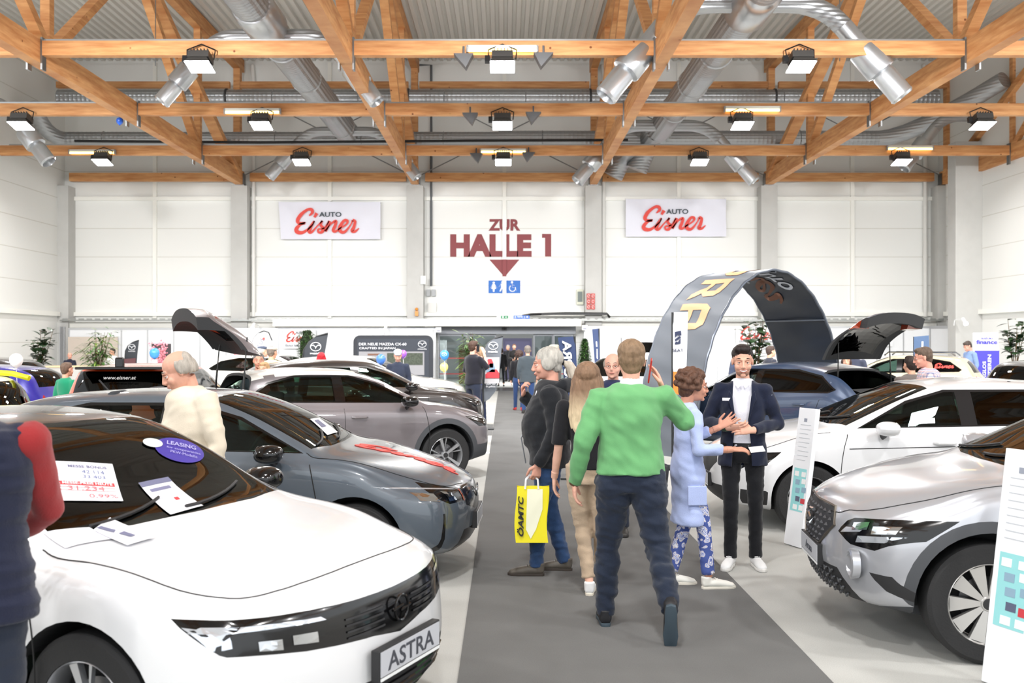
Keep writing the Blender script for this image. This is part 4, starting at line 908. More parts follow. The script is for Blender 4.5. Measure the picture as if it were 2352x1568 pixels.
# --- mauve-grey crossover with open tailgate ---
PM=paintmat('paint_mauve_grey',(122,116,119),.25); PWR=paintmat('paint_pearl_white',(226,222,214))
cross=dict(slant={'headlamp':1.5},L=4.2,W=.89,top=[(0,.80),(.06,.86),(.35,.94),(.9,1.02),(1.08,1.05),(1.25,1.13),(1.75,1.38),(2.05,1.47),(2.6,1.50),(3.3,1.47),(3.7,1.42),(3.85,1.33),(4.08,1.05),(4.16,.95),(4.2,.85)],
 belt=[(0,.73),(.1,.78),(.5,.88),(1.0,.95),(1.5,.975),(2.5,1.0),(3.5,1.05),(4.0,.95),(4.2,.8)],bot=[(0,.28),(.3,.22),(3.8,.24),(4.2,.34)],fz=[(.2,.14),(.35,.02),(.6,0),(.72,.02),(.86,.09)],
 wb=(.86,3.46),rw=.345,ra=.40,archtrim=.07,dlo=[(1.24,1.03),(1.74,1.29),(2.1,1.40),(3.0,1.41),(3.4,1.34),(3.66,1.15),(3.6,1.10)],header=1.98,plan=[(0,.78),(.04,.82),(.12,.855),(.3,.88),(.7,.89),(3.5,.89),(4.0,.86),(4.2,.79)],rear=(3.75,1.08,1.38,.58,.5),
 front=[('headlamp',[(.44,.70),(.5,.79),(.9,.85),(.96,.80),(.9,.70)],GLOSSB,True,.3,-.6),('lower_bumper',[(-.95,.1),(-.95,.45),(-.6,.50),(.6,.50),(.95,.45),(.95,.1)],CLAD,False,.3,-.5)],
 side=[('sill_cladding',[(1.2,.2),(1.2,.40),(3.1,.40),(3.1,.2)],CLAD,.7,1.1),('tail_lamp',[(4.3,.88),(4.3,1.06),(3.95,1.0),(3.98,.9)],REDL,.45,1.1)],seams=[[(1.12,.42),(1.11,.65),(1.15,.88),(1.18,.98)],[(2.24,.42),(2.24,.99)],[(3.1,.6),(3.25,.85),(3.3,1.04)]],
 seamz=[[(.12,.2),(.22,.55),(.42,.68),(.75,.76),(1.1,.8)]],handles=[(2.05,.88),(3.0,.93)],mirror=(1.42,1.06,GLOSSB))
crs_kw=dict(cross); crs_kw.update(L=4.0,wb=(.86,3.3),top=[(0,.80),(.06,.86),(.35,.94),(.9,1.02),(1.08,1.05),(1.25,1.13),(1.75,1.38),(2.05,1.46),(2.6,1.48),(3.1,1.45),(3.4,1.40),(3.6,1.30),(3.88,1.05),(3.96,.95),(4.0,.85)],belt=[(0,.73),(.1,.78),(.5,.88),(1.0,.95),(1.5,.975),(2.5,1.0),(3.3,1.05),(3.8,.95),(4.0,.8)],plan=[(0,.78),(.04,.82),(.12,.855),(.3,.88),(.7,.89),(3.3,.89),(3.8,.86),(4.0,.79)],bot=[(0,.28),(.3,.22),(3.6,.24),(4.0,.34)],dlo=[(1.24,1.03),(1.74,1.29),(2.1,1.39),(2.8,1.40),(3.15,1.32),(3.42,1.14),(3.35,1.09)],rear=(3.5,1.08,1.34,.58,.5),side=[('sill_cladding',[(1.2,.2),(1.2,.40),(2.95,.40),(2.95,.2)],CLAD,.7,1.1),('tail_lamp_gate',[(4.1,.88),(4.1,1.02),(3.8,.98),(3.82,.9)],REDL,.45,1.1)])
WCr=make_wheel(.345,.215,5,(205,207,210),1)
roofz=lambda d:pch([(0,9),(1.3,9),(1.35,1.15),(2.0,1.385),(3.0,1.40),(3.5,1.30),(3.8,1.16),(4.2,1.0)])(d)
crs,hitX,_=car('mauve-grey crossover with pearl white roof and raised tailgate on the left',(0,0,0),0,PM,PWR,wheel=WCr,roofz=roofz,gate=dict(d=3.10,z=1.445,zb=.66,w=.74,slant=.5,ang=82),**crs_kw)
place(crs,(-.42,14.0),29)
#onto(hitX,crs,'door_sticker',mat('sticker_apricot',(196,138,120),.6),lambda u,v:((-1.35-u*1.5,-2,.42+v*.8),(0,1,0)),.002,.08)
# --- dark brown saloon-like car behind ---
PD=paintmat('paint_dark_brown',(44,38,36),.3)
maz=dict(cross); maz.update(L=4.5,W=.92,wb=(.9,3.62),archtrim=.05,dlo=[(1.35,1.03),(1.84,1.29),(2.2,1.40),(3.1,1.41),(3.55,1.33),(3.85,1.14),(3.75,1.09)],header=2.1,pil=(2.35,2.48),rear=(3.95,1.1,1.38,.58,.5),
  top=[(0,.80),(.06,.86),(.35,.94),(1.0,1.02),(1.2,1.05),(1.35,1.12),(1.85,1.38),(2.15,1.48),(2.7,1.51),(3.4,1.48),(3.9,1.41),(4.1,1.33),(4.35,1.05),(4.46,.95),(4.5,.85)],plan=[(0,.8),(.04,.84),(.12,.88),(.3,.905),(.8,.92),(3.7,.92),(4.2,.88),(4.5,.8)],
  belt=[(0,.73),(.1,.78),(.5,.88),(1.1,.95),(1.6,.975),(2.7,1.0),(3.8,1.05),(4.3,.95),(4.5,.8)],framemat=CHROME,side=[('sill_cladding',[(1.25,.2),(1.25,.40),(3.2,.40),(3.2,.2)],CLAD,.7,1.1)],
  seams=[[(1.2,.42),(1.2,.9)],[(2.4,.42),(2.4,.99)]],cowl=1.18,mirror=(1.52,1.06,GLOSSB),nx=60,ny=22)
mz,hitM,_=car('glossy dark brown car parked behind the mauve-grey crossover',(0,0,0),0,PD,wheel=WCr,**maz); place(mz,(-.50,18.1),21)
MB().tube([(-3.9,0,1.42),(-4.15,0,1.75)],.006,5).build('antenna',GLOSSB,mz)
ff=dict(maz); ff.update(cabin=True,nx=48,ny=18,seams=[],seamz=[],handles=[]); ff['front']=[('headlamp',[(.44,.70),(.5,.79),(.9,.85),(.96,.80),(.9,.70)],GLOSSB,True,.3,-.6)]; ff['side']=[]; ff['archtrim']=0; ff['framemat']=GLOSSB
wz_,_,_=car('white car with black windscreen behind the dark brown car, bonnet towards the doorway',(0,0,0),0,PWR,wheel=WCr,**ff); place(wz_,(-.9,22.2),-6)
# --- left background row ---
PO=paintmat('paint_orange_red',(226,78,28)); PBL=paintmat('paint_royal_blue',(28,22,128),.1); PLW=paintmat('paint_cream_white',(236,234,222))
hat=dict(front=[],seams=[[(2.24,.24),(2.24,.94)]],seamz=[],mirror=(1.42,1.0,GLOSSB),nx=48,ny=18,wipers=False)
box=dict(cross); box.update(hat); box.update(archtrim=0,side=[('tail_lamp',[(4.3,.84),(4.3,1.02),(3.95,1.0),(3.98,.86)],REDL,.6,1.1)],front=[],rglass=CARGLASSD,mirror=(1.42,1.06,GLOSSB))
org,hitO,_=car('orange-red small car seen from behind with a black rear window',(0,0,0),0,PO,wheel=WCr,**{**box,'rear':(3.72,1.06,1.41,.66,.60),'tum':.34,'top':[(0,.80),(.06,.86),(.35,.94),(.9,1.02),(1.08,1.05),(1.25,1.13),(1.75,1.38),(2.05,1.47),(2.6,1.50),(3.4,1.49),(3.86,1.46),(3.98,1.36),(4.12,1.05),(4.17,.95),(4.2,.85)]}); place(org,(-5.40,17.25),94)
text_on('www.eisner.at','window_lettering',mat('text_pale',(190,190,190),.6),org,(-4.03,0,1.33),(0,-1,0),(.25,0,1),1,fit=(.42,.045),shear=.2)
MB().box(-4.1,-3.8,-.56,.56,1.44,1.475).build('roof_spoiler',GLOSSB,org,bev=.01)
MB().box(-4.06,-4.0,-.06,.06,1.46,1.60).build('roof_fin',GLOSSB,org,bev=.02)
MB().tube([(-4.14,.02,1.07),(-4.05,.26,1.30)],.012,6).build('rear_wiper',MATB,org)
MB().tube([(-4.10,.02,1.05),(-4.16,.0,1.07)],.03,8).build('wiper_hub',CHROME,org)
blu,_,_=car('royal blue hatchback at the far left edge with dark side windows',(0,0,0),0,PBL,wheel=WCo,**{**BASE,**hat,'rglass':CARGLASSD,'side':[('tail_lamp',[(4.2,.80),(4.2,.95),(3.85,.93),(3.88,.8)],REDL,.6,1.1)]}); place(blu,(-7.5-3.95,17.0),180)
cwh,_,_=car('cream white city car with yellow roof trim at the left edge',(0,0,0),0,PLW,wheel=WCo,**{**BASE,**hat,'L':3.7,'rglass':CARGLASSD,'framemat':MATB,
  'top':[(0,.70),(.06,.76),(.35,.86),(.7,.97),(.9,1.01),(1.05,1.09),(1.5,1.33),(1.8,1.43),(2.3,1.45),(2.9,1.43),(3.3,1.38),(3.45,1.28),(3.6,1.02),(3.68,.9),(3.7,.8)],'belt':[(0,.64),(.1,.69),(.5,.80),(1.0,.90),(1.5,.93),(2.5,.96),(3.2,1.0),(3.55,.9),(3.7,.72)],
  'plan':[(0,.76),(.04,.79),(.12,.82),(.3,.84),(.7,.85),(3.1,.85),(3.5,.83),(3.7,.78)],'W':.85,'wb':(.75,3.1),'cowl':.9,'header':1.75,'dlo':[(1.1,.985),(1.5,1.22),(1.9,1.345),(2.9,1.345),(3.25,1.2),(3.4,1.04)],'pil':(2.0,2.12),'rear':(3.1,1.05,1.34,.6,.52),'bot':[(0,.22),(.3,.18),(3.3,.2),(3.7,.3)],
  'side':[('tail_lamp',[(3.8,.80),(3.8,1.1),(3.5,1.05),(3.52,.8)],REDL,.5,1.1)]}); place(cwh,(-5.66-3.6,11.7),180)
hitW=None
MB().tube([(-2.9,-.55,1.435),(-3.2,-.55,1.415),(-3.42,-.52,1.36)],.035,8).build('yellow_roof_trim',mat('trim_yellow',(226,226,30),.4),cwh)
drk,_,_=car('dark roofed car behind the royal blue hatchback at far left',(0,0,0),0,PD,wheel=WCr,**{**ff}); place(drk,(-10.0-4.3,21.6),180)
bgs,_,_=car('small cream coloured car between the tall green bush and the beige vest',(0,0,0),0,PLW,wheel=WCr,**{**ff}); place(bgs,(-3.6,25.5),-8)
# --- right side ---
PS=paintmat('paint_silver',(186,188,194),.5,.3)
aro=dict(slant={'headlamp':1.5},L=4.15,W=.89,top=[(0,.80),(.05,.855),(.3,.945),(.85,1.03),(1.02,1.055),(1.2,1.13),(1.72,1.38),(2.02,1.49),(2.6,1.53),(3.3,1.50),(3.7,1.43),(3.85,1.33),(4.05,1.05),(4.11,.95),(4.15,.85)],
 belt=[(0,.745),(.1,.79),(.5,.885),(1.0,.96),(1.5,.985),(2.5,1.01),(3.5,1.06),(4.0,.96),(4.15,.8)],bot=[(0,.26),(.3,.20),(3.8,.22),(4.15,.34)],fz=[(.2,.16),(.32,.04),(.5,0),(.68,.015),(.80,.06),(.9,.1)],fb=.36,
 plan=[(0,.79),(.04,.83),(.12,.86),(.3,.882),(.7,.89),(3.5,.89),(3.95,.86),(4.15,.79)],wb=(.80,3.37),rw=.34,ra=.395,archtrim=.065,cowl=1.04,header=1.95,
 dlo=[(1.2,1.045),(1.7,1.30),(2.1,1.42),(3.0,1.43),(3.4,1.36),(3.64,1.18),(3.55,1.11)],pil=(2.2,2.33),rear=(3.7,1.1,1.4,.58,.5),
 front=[('grille',[(-.40,.69),(-.33,.785),(.33,.785),(.40,.69),(.20,.535),(-.20,.535)],MATB,False,.3,-.2),
  ('headlamp',[(.44,.66),(.50,.735),(.55,.76),(1.0,.82),(.92,.72),(.72,.60),(.56,.605)],GLOSSB,True,.3,-.66),
  ('lower_grille',[(-.60,.25),(-.44,.44),(.44,.44),(.60,.25)],MATB,False,.3,-.22),
  ('bumper_vent',[(.69,.47),(.80,.47),(.87,.32),(.84,.31),(.72,.43)],MATB,True,.3,-.45),
  ('bumper_lip',[(-.95,.1),(-.95,.34),(-.62,.26),(.62,.26),(.95,.34),(.95,.1)],CLAD,False,.3,-.80)],
 side=[('sill_cladding',[(1.15,.2),(1.15,.38),(3.05,.38),(3.05,.2)],CLAD,.7,1.1)],seams=[[(1.08,.42),(1.07,.65),(1.1,.88),(1.14,.98)],[(2.2,.42),(2.2,.99)]],
 seamz=[[(.06,.28),(.10,.42),(.22,.60),(.42,.70),(.75,.77),(1.05,.80)]],handles=[(2.0,.9),(3.0,.94)],mirror=(1.38,1.07,PS),plate=('Arona',.475,(.2,.05)),plx=-.005)
WAr=make_wheel(.34,.215,10,(205,204,202),2)
arn,hitR,_=car('silver crossover with honeycomb grille at the front right',(0,0,0),0,PS,wheel=WAr,**aro); place(arn,(1.99,6.47),174)
for s in (1,-1):
    onto(flatpoly([(s*.47,.66),(s*.51,.70),(s*.64,.715),(s*.62,.69)]),hitR,arn,'light_blade',LENS,fx,.004)
    onto(flatpoly([(s*.60,.625),(s*.61,.665),(s*.83,.70),(s*.77,.655)]),hitR,arn,'light_blade',LENS,fx,.004)
    for a,b in ((.56,.66),(.69,.80)): onto(flatpoly([(s*a,.69),(s*a,.735),(s*b,.755),(s*b,.71)]),hitR,arn,'lamp_lens',CHROME,fx,.005)
    c=Vector((fxp(hitR,s*.60,.50,-.015),s*.60,.50)); MB().lathe([(.085,.0),(.09,.045),(.07,.05),(.06,.01),(.02,.0)],20,c=c,ax='x').build('fog_lamp',PS,arn,smooth=40); MB().lathe([(.001,.02),(.028,.02),(.03,.0)],12,c=c+Vector((.005,0,0)),ax='x').build('fog_lens',CHROME,arn,smooth=40)
q=MB()
for i in range(9):
    for j in range(6):
        y=-.32+i*.08+(j%2)*.04; z=.555+j*.038
        lim=.36 if z>.68 else .20+(z-.535)*1.15
        if abs(y)<lim-.02: X0=fxp(hitR,y,z,0); q.add([(X0+.012,y,z),(X0-.004,y-.034,z),(X0-.004,y,z-.017),(X0-.004,y+.034,z),(X0-.004,y,z+.017)],[(0,1,2),(0,2,3),(0,3,4),(0,4,1)])
q.build('grille_mesh',mat('grille_studs',(78,80,84),.35),arn)
q=MB()
for i in range(13):
    for j in range(4):
        y=-.46+i*.075; z=.28+j*.042
        X0=fxp(hitR,y,z,.006)
        if abs(y)<.54-(z-.25)*.85: q.beam((X0,y-.035,z+.012),(X0,y,z-.012),.012,.008).beam((X0,y,z-.012),(X0,y+.035,z+.012),.012,.008)
q.build('lower_mesh',mat('grille_studs',(78,80,84),.35),arn)
q=MB().tube([(fxp(hitR,0,z,.022),y,z) for y,z in [(.045,.725),(-.035,.72),(-.04,.69),(.04,.672),(.04,.642),(-.045,.637)]],.012,6); q.build('badge',CHROME,arn)
GP=[(-.40,.69),(-.33,.79),(0,.79),(.33,.79),(.40,.69),(.3,.61),(.2,.535),(0,.53),(-.2,.535),(-.3,.61),(-.40,.69)]; q=MB().tube([(fxp(hitR,y,z,.002),y,z) for y,z in GP],.011,6); q.build('grille_frame',mat('bronze_trim',(110,104,96),.3,metal=.7),arn)
# --- white hatchback behind the silver crossover ---
ibi=dict(slant={'headlamp':1.3},L=4.06,W=.89,top=[(0,.72),(.05,.775),(.3,.865),(.9,.965),(1.10,.995),(1.27,1.07),(1.82,1.31),(2.12,1.41),(2.6,1.445),(3.2,1.42),(3.6,1.36),(3.78,1.27),(3.96,1.0),(4.03,.9),(4.06,.8)],
 fz=[(.2,.14),(.3,.03),(.5,0),(.64,.02),(.78,.1)],fb=.36,cowl=1.12,header=2.04,pil=(2.27,2.42),dlo=[(1.30,.985),(1.80,1.24),(2.17,1.345),(2.95,1.35),(3.35,1.26),(3.55,1.10),(3.45,1.03)],wb=(.84,3.40),rw=.32,ra=.36,
 front=[('grille',[(-.38,.62),(-.32,.715),(.32,.715),(.38,.62),(.20,.50),(-.20,.50)],MATB,False,.3,-.2),('headlamp',[(.42,.62),(.50,.70),(.95,.79),(.90,.70),(.72,.59),(.5,.59)],GLOSSB,True,.3,-.62),
  ('lower_grille',[(-.62,.22),(-.48,.40),(.48,.40),(.62,.22)],MATB,False,.3,-.22),('fog_vent',[(.68,.26),(.72,.40),(.84,.40),(.88,.25)],MATB,True,.3,-.45)],
 seams=[[(1.14,.24),(1.12,.55),(1.15,.80),(1.20,.93)],[(2.26,.24),(2.26,.94)],[(3.05,.5),(3.2,.8),(3.25,.98)],[(1.2,.80),(3.5,.86)]],seamz=[[(.08,.26),(.12,.42),(.24,.60),(.42,.70),(.75,.76),(1.05,.78)]],
 framemat=mat('pillar_brown_black',(30,27,27),.7,spec=.2),handles=[(2.08,.86)],mirror=(1.52,1.0,PW),rglass=CARGLASSD,plate=(None,.43,(.3,.06)),rear=(3.5,1.06,1.34,.58,.48))
WIb=make_wheel(.32,.215,5,(176,176,178),0)
ibz,hitI,_=car('white hatchback with dark honeycomb grille behind the silver crossover',(0,0,0),0,PW,wheel=WIb,**ibi); place(ibz,(2.06,10.25),178)
text_on('ibiza','plate_text',PTXT,ibz,(.03,0,.435),(0,1,0),(0,0,1),1,fit=(.18,.04))
q=MB().tube([(.03,.04,.66),(.03,-.03,.655),(.03,-.035,.63),(.03,.035,.62),(.03,.035,.59),(.03,-.04,.585)],.011,6); q.build('badge',CHROME,ibz)
onto(text_mesh('D...',1,.02,.0),hitI,ibz,'door_lettering',mat('teal_print',(70,165,165),.6),lambda u,v:((-1.95-u*.16,2,.56+v*.16),(0,-1,0)),.003,.5)
MB().tube([(-3.45,0,1.385),(-3.62,0,1.60)],.006,5).build('antenna',GLOSSB,ibz)
# --- blue-grey coupe crossover under the arch, tailgate up ---
PC=paintmat('paint_petrol_blue',(54,70,96),.2)
cup=dict(maz); cup.update(L=4.45,archtrim=0,front=[],side=[('tail_lamp_gate',[(4.5,.90),(4.5,1.0),(4.1,1.0),(4.15,.9)],mat('lamp_orange_red',(150,50,20),.15,coat=1),.45,1.1)],framemat=GLOSSB,rglass=CARGLASSD,seams=[[(2.4,.42),(2.4,.99)],[(3.5,.6),(3.65,1.0)]],handles=[(3.3,.92)],wipers=False)
cup['top']=[(0,.80),(.06,.86),(.35,.94),(1.0,1.02),(1.2,1.05),(1.35,1.12),(1.85,1.38),(2.15,1.48),(2.7,1.51),(3.3,1.46),(3.8,1.36),(4.05,1.24),(4.3,1.05),(4.41,.95),(4.45,.85)]
cup['belt']=[(0,.73),(.1,.78),(.5,.88),(1.1,.95),(1.6,.975),(2.7,1.0),(3.8,1.06),(4.25,.95),(4.45,.8)]; cup['rear']=(3.55,1.04,1.36,.58,.48)
cpa,hitN,_=car('petrol blue coupe crossover with raised tailgate parked under the arch',(0,0,0),0,PC,wheel=WCr,gate=dict(d=3.4,z=1.43,zb=.80,w=.66,slant=.3,ang=73),**cup); place(cpa,(3.03,17.4),125)
MB().grid(lambda u,v:(-3.45-u*.75,-.5+v,1.02+.12*math.sin(PI*u)+.25*(1-u)*0),8,8).build('parcel_shelf',INNER,cpa,smooth=True)
lt=car('white hatchback with raised tailgate and yellow windscreen stripe behind the bald man',(0,0,0),0,PW,wheel=WCr,gate=dict(d=3.66,z=1.45,zb=.80,w=.62,slant=.05,ang=96),**{**box,'seams':[]})[0]; place(lt,(1.95,20.8),248)
bei,hitB,_=car('beige car with red tail lamps and roof rails at right, behind the plaid shirt',(0,0,0),0,paintmat('paint_beige',(204,190,160),.2),wheel=WCr,**{**box,'rglass':CARGLASSD}); place(bei,(8.0,26.0),150)
for s in (1,-1): MB().tube([(-1.9,s*.58,1.48),(-2.0,s*.58,1.56),(-3.4,s*.58,1.55),(-3.5,s*.58,1.47)],.02,6).build('roof_rail',CHROME,bei)
onto(SMESH.copy(),hitB,bei,'side_sticker',LRED,lambda u,v:((-3.05-u*.5,2,1.18+v*.35),(0,-1,0)),.002,.1)
ate,hitE,_=car('dark grey crossover with white window lettering at the right edge',(0,0,0),0,paintmat('paint_slate',(84,84,82),.3),wheel=WCr,**{**box,'rglass':CARGLASSD}); place(ate,(9.2+3.9,19.2),12)
text_on('CUPRA','window_lettering',SW,ate,(-3.1,-.76,1.33),(1,0,0),(0,.3,1),1,bold=.03,fit=(.38,.06),sx=1); text_on('ATECA','window_lettering',SW,ate,(-3.05,-.79,1.2),(1,0,0),(0,.3,1),1,fit=(.5,.13))
# ---------------- people ----------------
def blob(mb,vox,smooth=4,wr=0,wf=(9,9,4),seed=0):
    me=mb.mesh('b',[]) if 0 else None
    m=bpy.data.meshes.new('b'); m.from_pydata(mb.v,[],mb.f); bm=bmesh.new(); bm.from_mesh(m); bmesh.ops.recalc_face_normals(bm,faces=bm.faces); bm.to_mesh(m); bm.free()
    o=bpy.data.objects.new('b',m); COL.objects.link(o); r=o.modifiers.new('r','REMESH'); r.mode='VOXEL'; r.voxel_size=vox; r.adaptivity=0
    if smooth: s=o.modifiers.new('s','SMOOTH'); s.factor=.5; s.iterations=smooth
    dg=bpy.context.evaluated_depsgraph_get(); out=bpy.data.meshes.new_from_object(o.evaluated_get(dg)); bpy.data.objects.remove(o)
    if wr:
        sd=Vector((seed*3.1,seed*1.7,0)); ns=[v.normal.copy() for v in out.vertices]
        for v,n in zip(out.vertices,ns):
            c=v.co; q=Vector((c.x*wf[0],c.y*wf[1],c.z*wf[2]))+sd; w=noise.noise(q)+.5*noise.noise(q*2.3+Vector((c.z*6,0,c.x*5)))
            v.co+=n*w*wr
    out.shade_smooth(); return out
def part(me,name,m,parent):
    me.name=name; me.materials.clear(); me.materials.append(m); return link(name,me,parent)
def joinm(ms):
    m=MB()
    for me in ms: m.add([v.co for v in me.vertices],[tuple(p.vertices) for p in me.polygons])
    return m
def hand_mb(mb,w,d,pn,side,curl=.5,sc=1.0,spread=.05,thumb=.6):
    """five fingered hand: w wrist point, d finger direction, pn palm facing, side = thumb side vector"""
    w=Vector(w); d=Vector(d).normalized(); pn=Vector(pn); pn=(pn-d*pn.dot(d)).normalized(); s=d.cross(pn).normalized()
    if s.dot(Vector(side))<0: s=-s
    mb.tube([w-d*.03*sc,w+d*.01*sc,w+d*.045*sc,w+d*.088*sc],[.025*sc,.028*sc,.038*sc,.040*sc],12,sq=[.75,.62,.42,.34],side=s)
    for i,(off,L) in enumerate(((.030,.072),(.010,.080),(-.011,.075),(-.030,.058))):
        p=w+d*(.086-.004*abs(i-1))*sc+s*off*sc; a=0; pts=[p-d*.015*sc,p]; dd=(d+s*spread*(1.5-i)).normalized()
        for k,f in enumerate((.45,.32,.25)):
            a+=curl*(.55 if k==0 else .75); p=p+(dd*math.cos(a)+pn*math.sin(a))*L*f*sc; pts.append(p)
        mb.tube(pts,[.0095*sc,.0098*sc,.0088*sc,.0082*sc,.0066*sc],8); mb.sphere(pts[-1],.0066*sc,8,6)
    p=w+d*.018*sc+s*.022*sc; t=(d*.55+s*.75+pn*.25).normalized(); q=p+t*.042*sc; t2=(d*(.85)+s*.3*(1-thumb)+pn*thumb*.6).normalized(); r=q+t2*.032*sc; u=r+t2*.024*sc
    mb.tube([p,q,r,u],[.016*sc,.0125*sc,.0105*sc,.008*sc],8); mb.sphere(u,.008*sc,8,6)
def head_mb(mb,M,fat=1.0,detail=True):
    def E(c,r,n=18,m=12): mb.sphere(M@Vector(c),(r[0]*M.median_scale,r[1]*M.median_scale,r[2]*M.median_scale),n,m,rot=M.to_3x3().normalized())
    E((0,-.014,.036),(.077,.097,.083)); E((0,.022,-.028),(.062*fat,.072,.086)); E((0,.034,-.074),(.048*fat,.05,.036)); E((0,.078,-.094),(.02,.017,.016))
    if detail:
        T=lambda ps,rs,n=8,sq=1: mb.tube([M@Vector(p) for p in ps],[r*M.median_scale for r in rs],n,sq=sq)
        T([(0,.088,.018),(0,.102,-.008),(0,.112,-.028),(0,.102,-.037)],[.009,.010,.0125,.010]); E((-.011,.103,-.033),(.009,.010,.008)); E((.011,.103,-.033),(.009,.010,.008))
        T([(-.045,.074,.024),(-.02,.087,.027),(0,.088,.022),(.02,.087,.027),(.045,.074,.024)],[.008,.010,.009,.010,.008])
        for s in (1,-1): E((s*.038*fat,.062,-.032),(.024,.024,.026)); E((s*.0745,-.006,-.008),(.009,.016,.027)); E((s*.078,-.012,.000),(.006,.013,.018))
        E((0,.094,-.056),(.024,.010,.007)); E((0,.092,-.066),(.020,.011,.007))
def skinmat(c): return mat('skin_%d_%d_%d'%c,c,.55,var=.05,vs=14,bump=.05,bs=120,spec=.35)
def clothmat(name,c,rough=.9,**k): return mat(name,c,rough,bump=k.pop('bump',.25),bs=k.pop('bs',220),sheen=.2,spec=.2,**k)
HAIRM={}
def hairmat(c):
    return mat('hair_%d_%d_%d'%c,c,.55,var=.22,vs=40,bump=.6,bs=60,stretch=(1,1,.18),spec=.3)
DEF=dict(H=1.75,skin=(214,164,138),hair=('short',(70,54,42)),top=dict(c=(40,40,44)),legs=dict(c=(40,48,66)),shoes=(50,48,46),sole=None,pelvis=(0,0,.95),chest=(0,0,1.28),neck=(0,-.015,1.47),head=(0,.02,1.622),yaw=0,pitch=0,roll=0,
  shL=(-.180,0,1.405),shR=(.180,0,1.405),elL=(-.235,-.03,1.14),elR=(.235,-.03,1.14),wrL=(-.235,.06,.885),wrR=(.235,.06,.885),
  knL=(-.10,.03,.50),knR=(.10,.03,.50),anL=(-.10,-.02,.09),anR=(.10,-.02,.09),toeL=(-.15,1,0),toeR=(.15,1,0),bulk=1.0,belly=0,
  hL=dict(d=(0,.1,-1),pn=(1,0,0),side=(0,1,0),curl=.45),hR=dict(d=(0,.1,-1),pn=(-1,0,0),side=(0,1,0),curl=.45),far=False,fat=1.0,face=True)
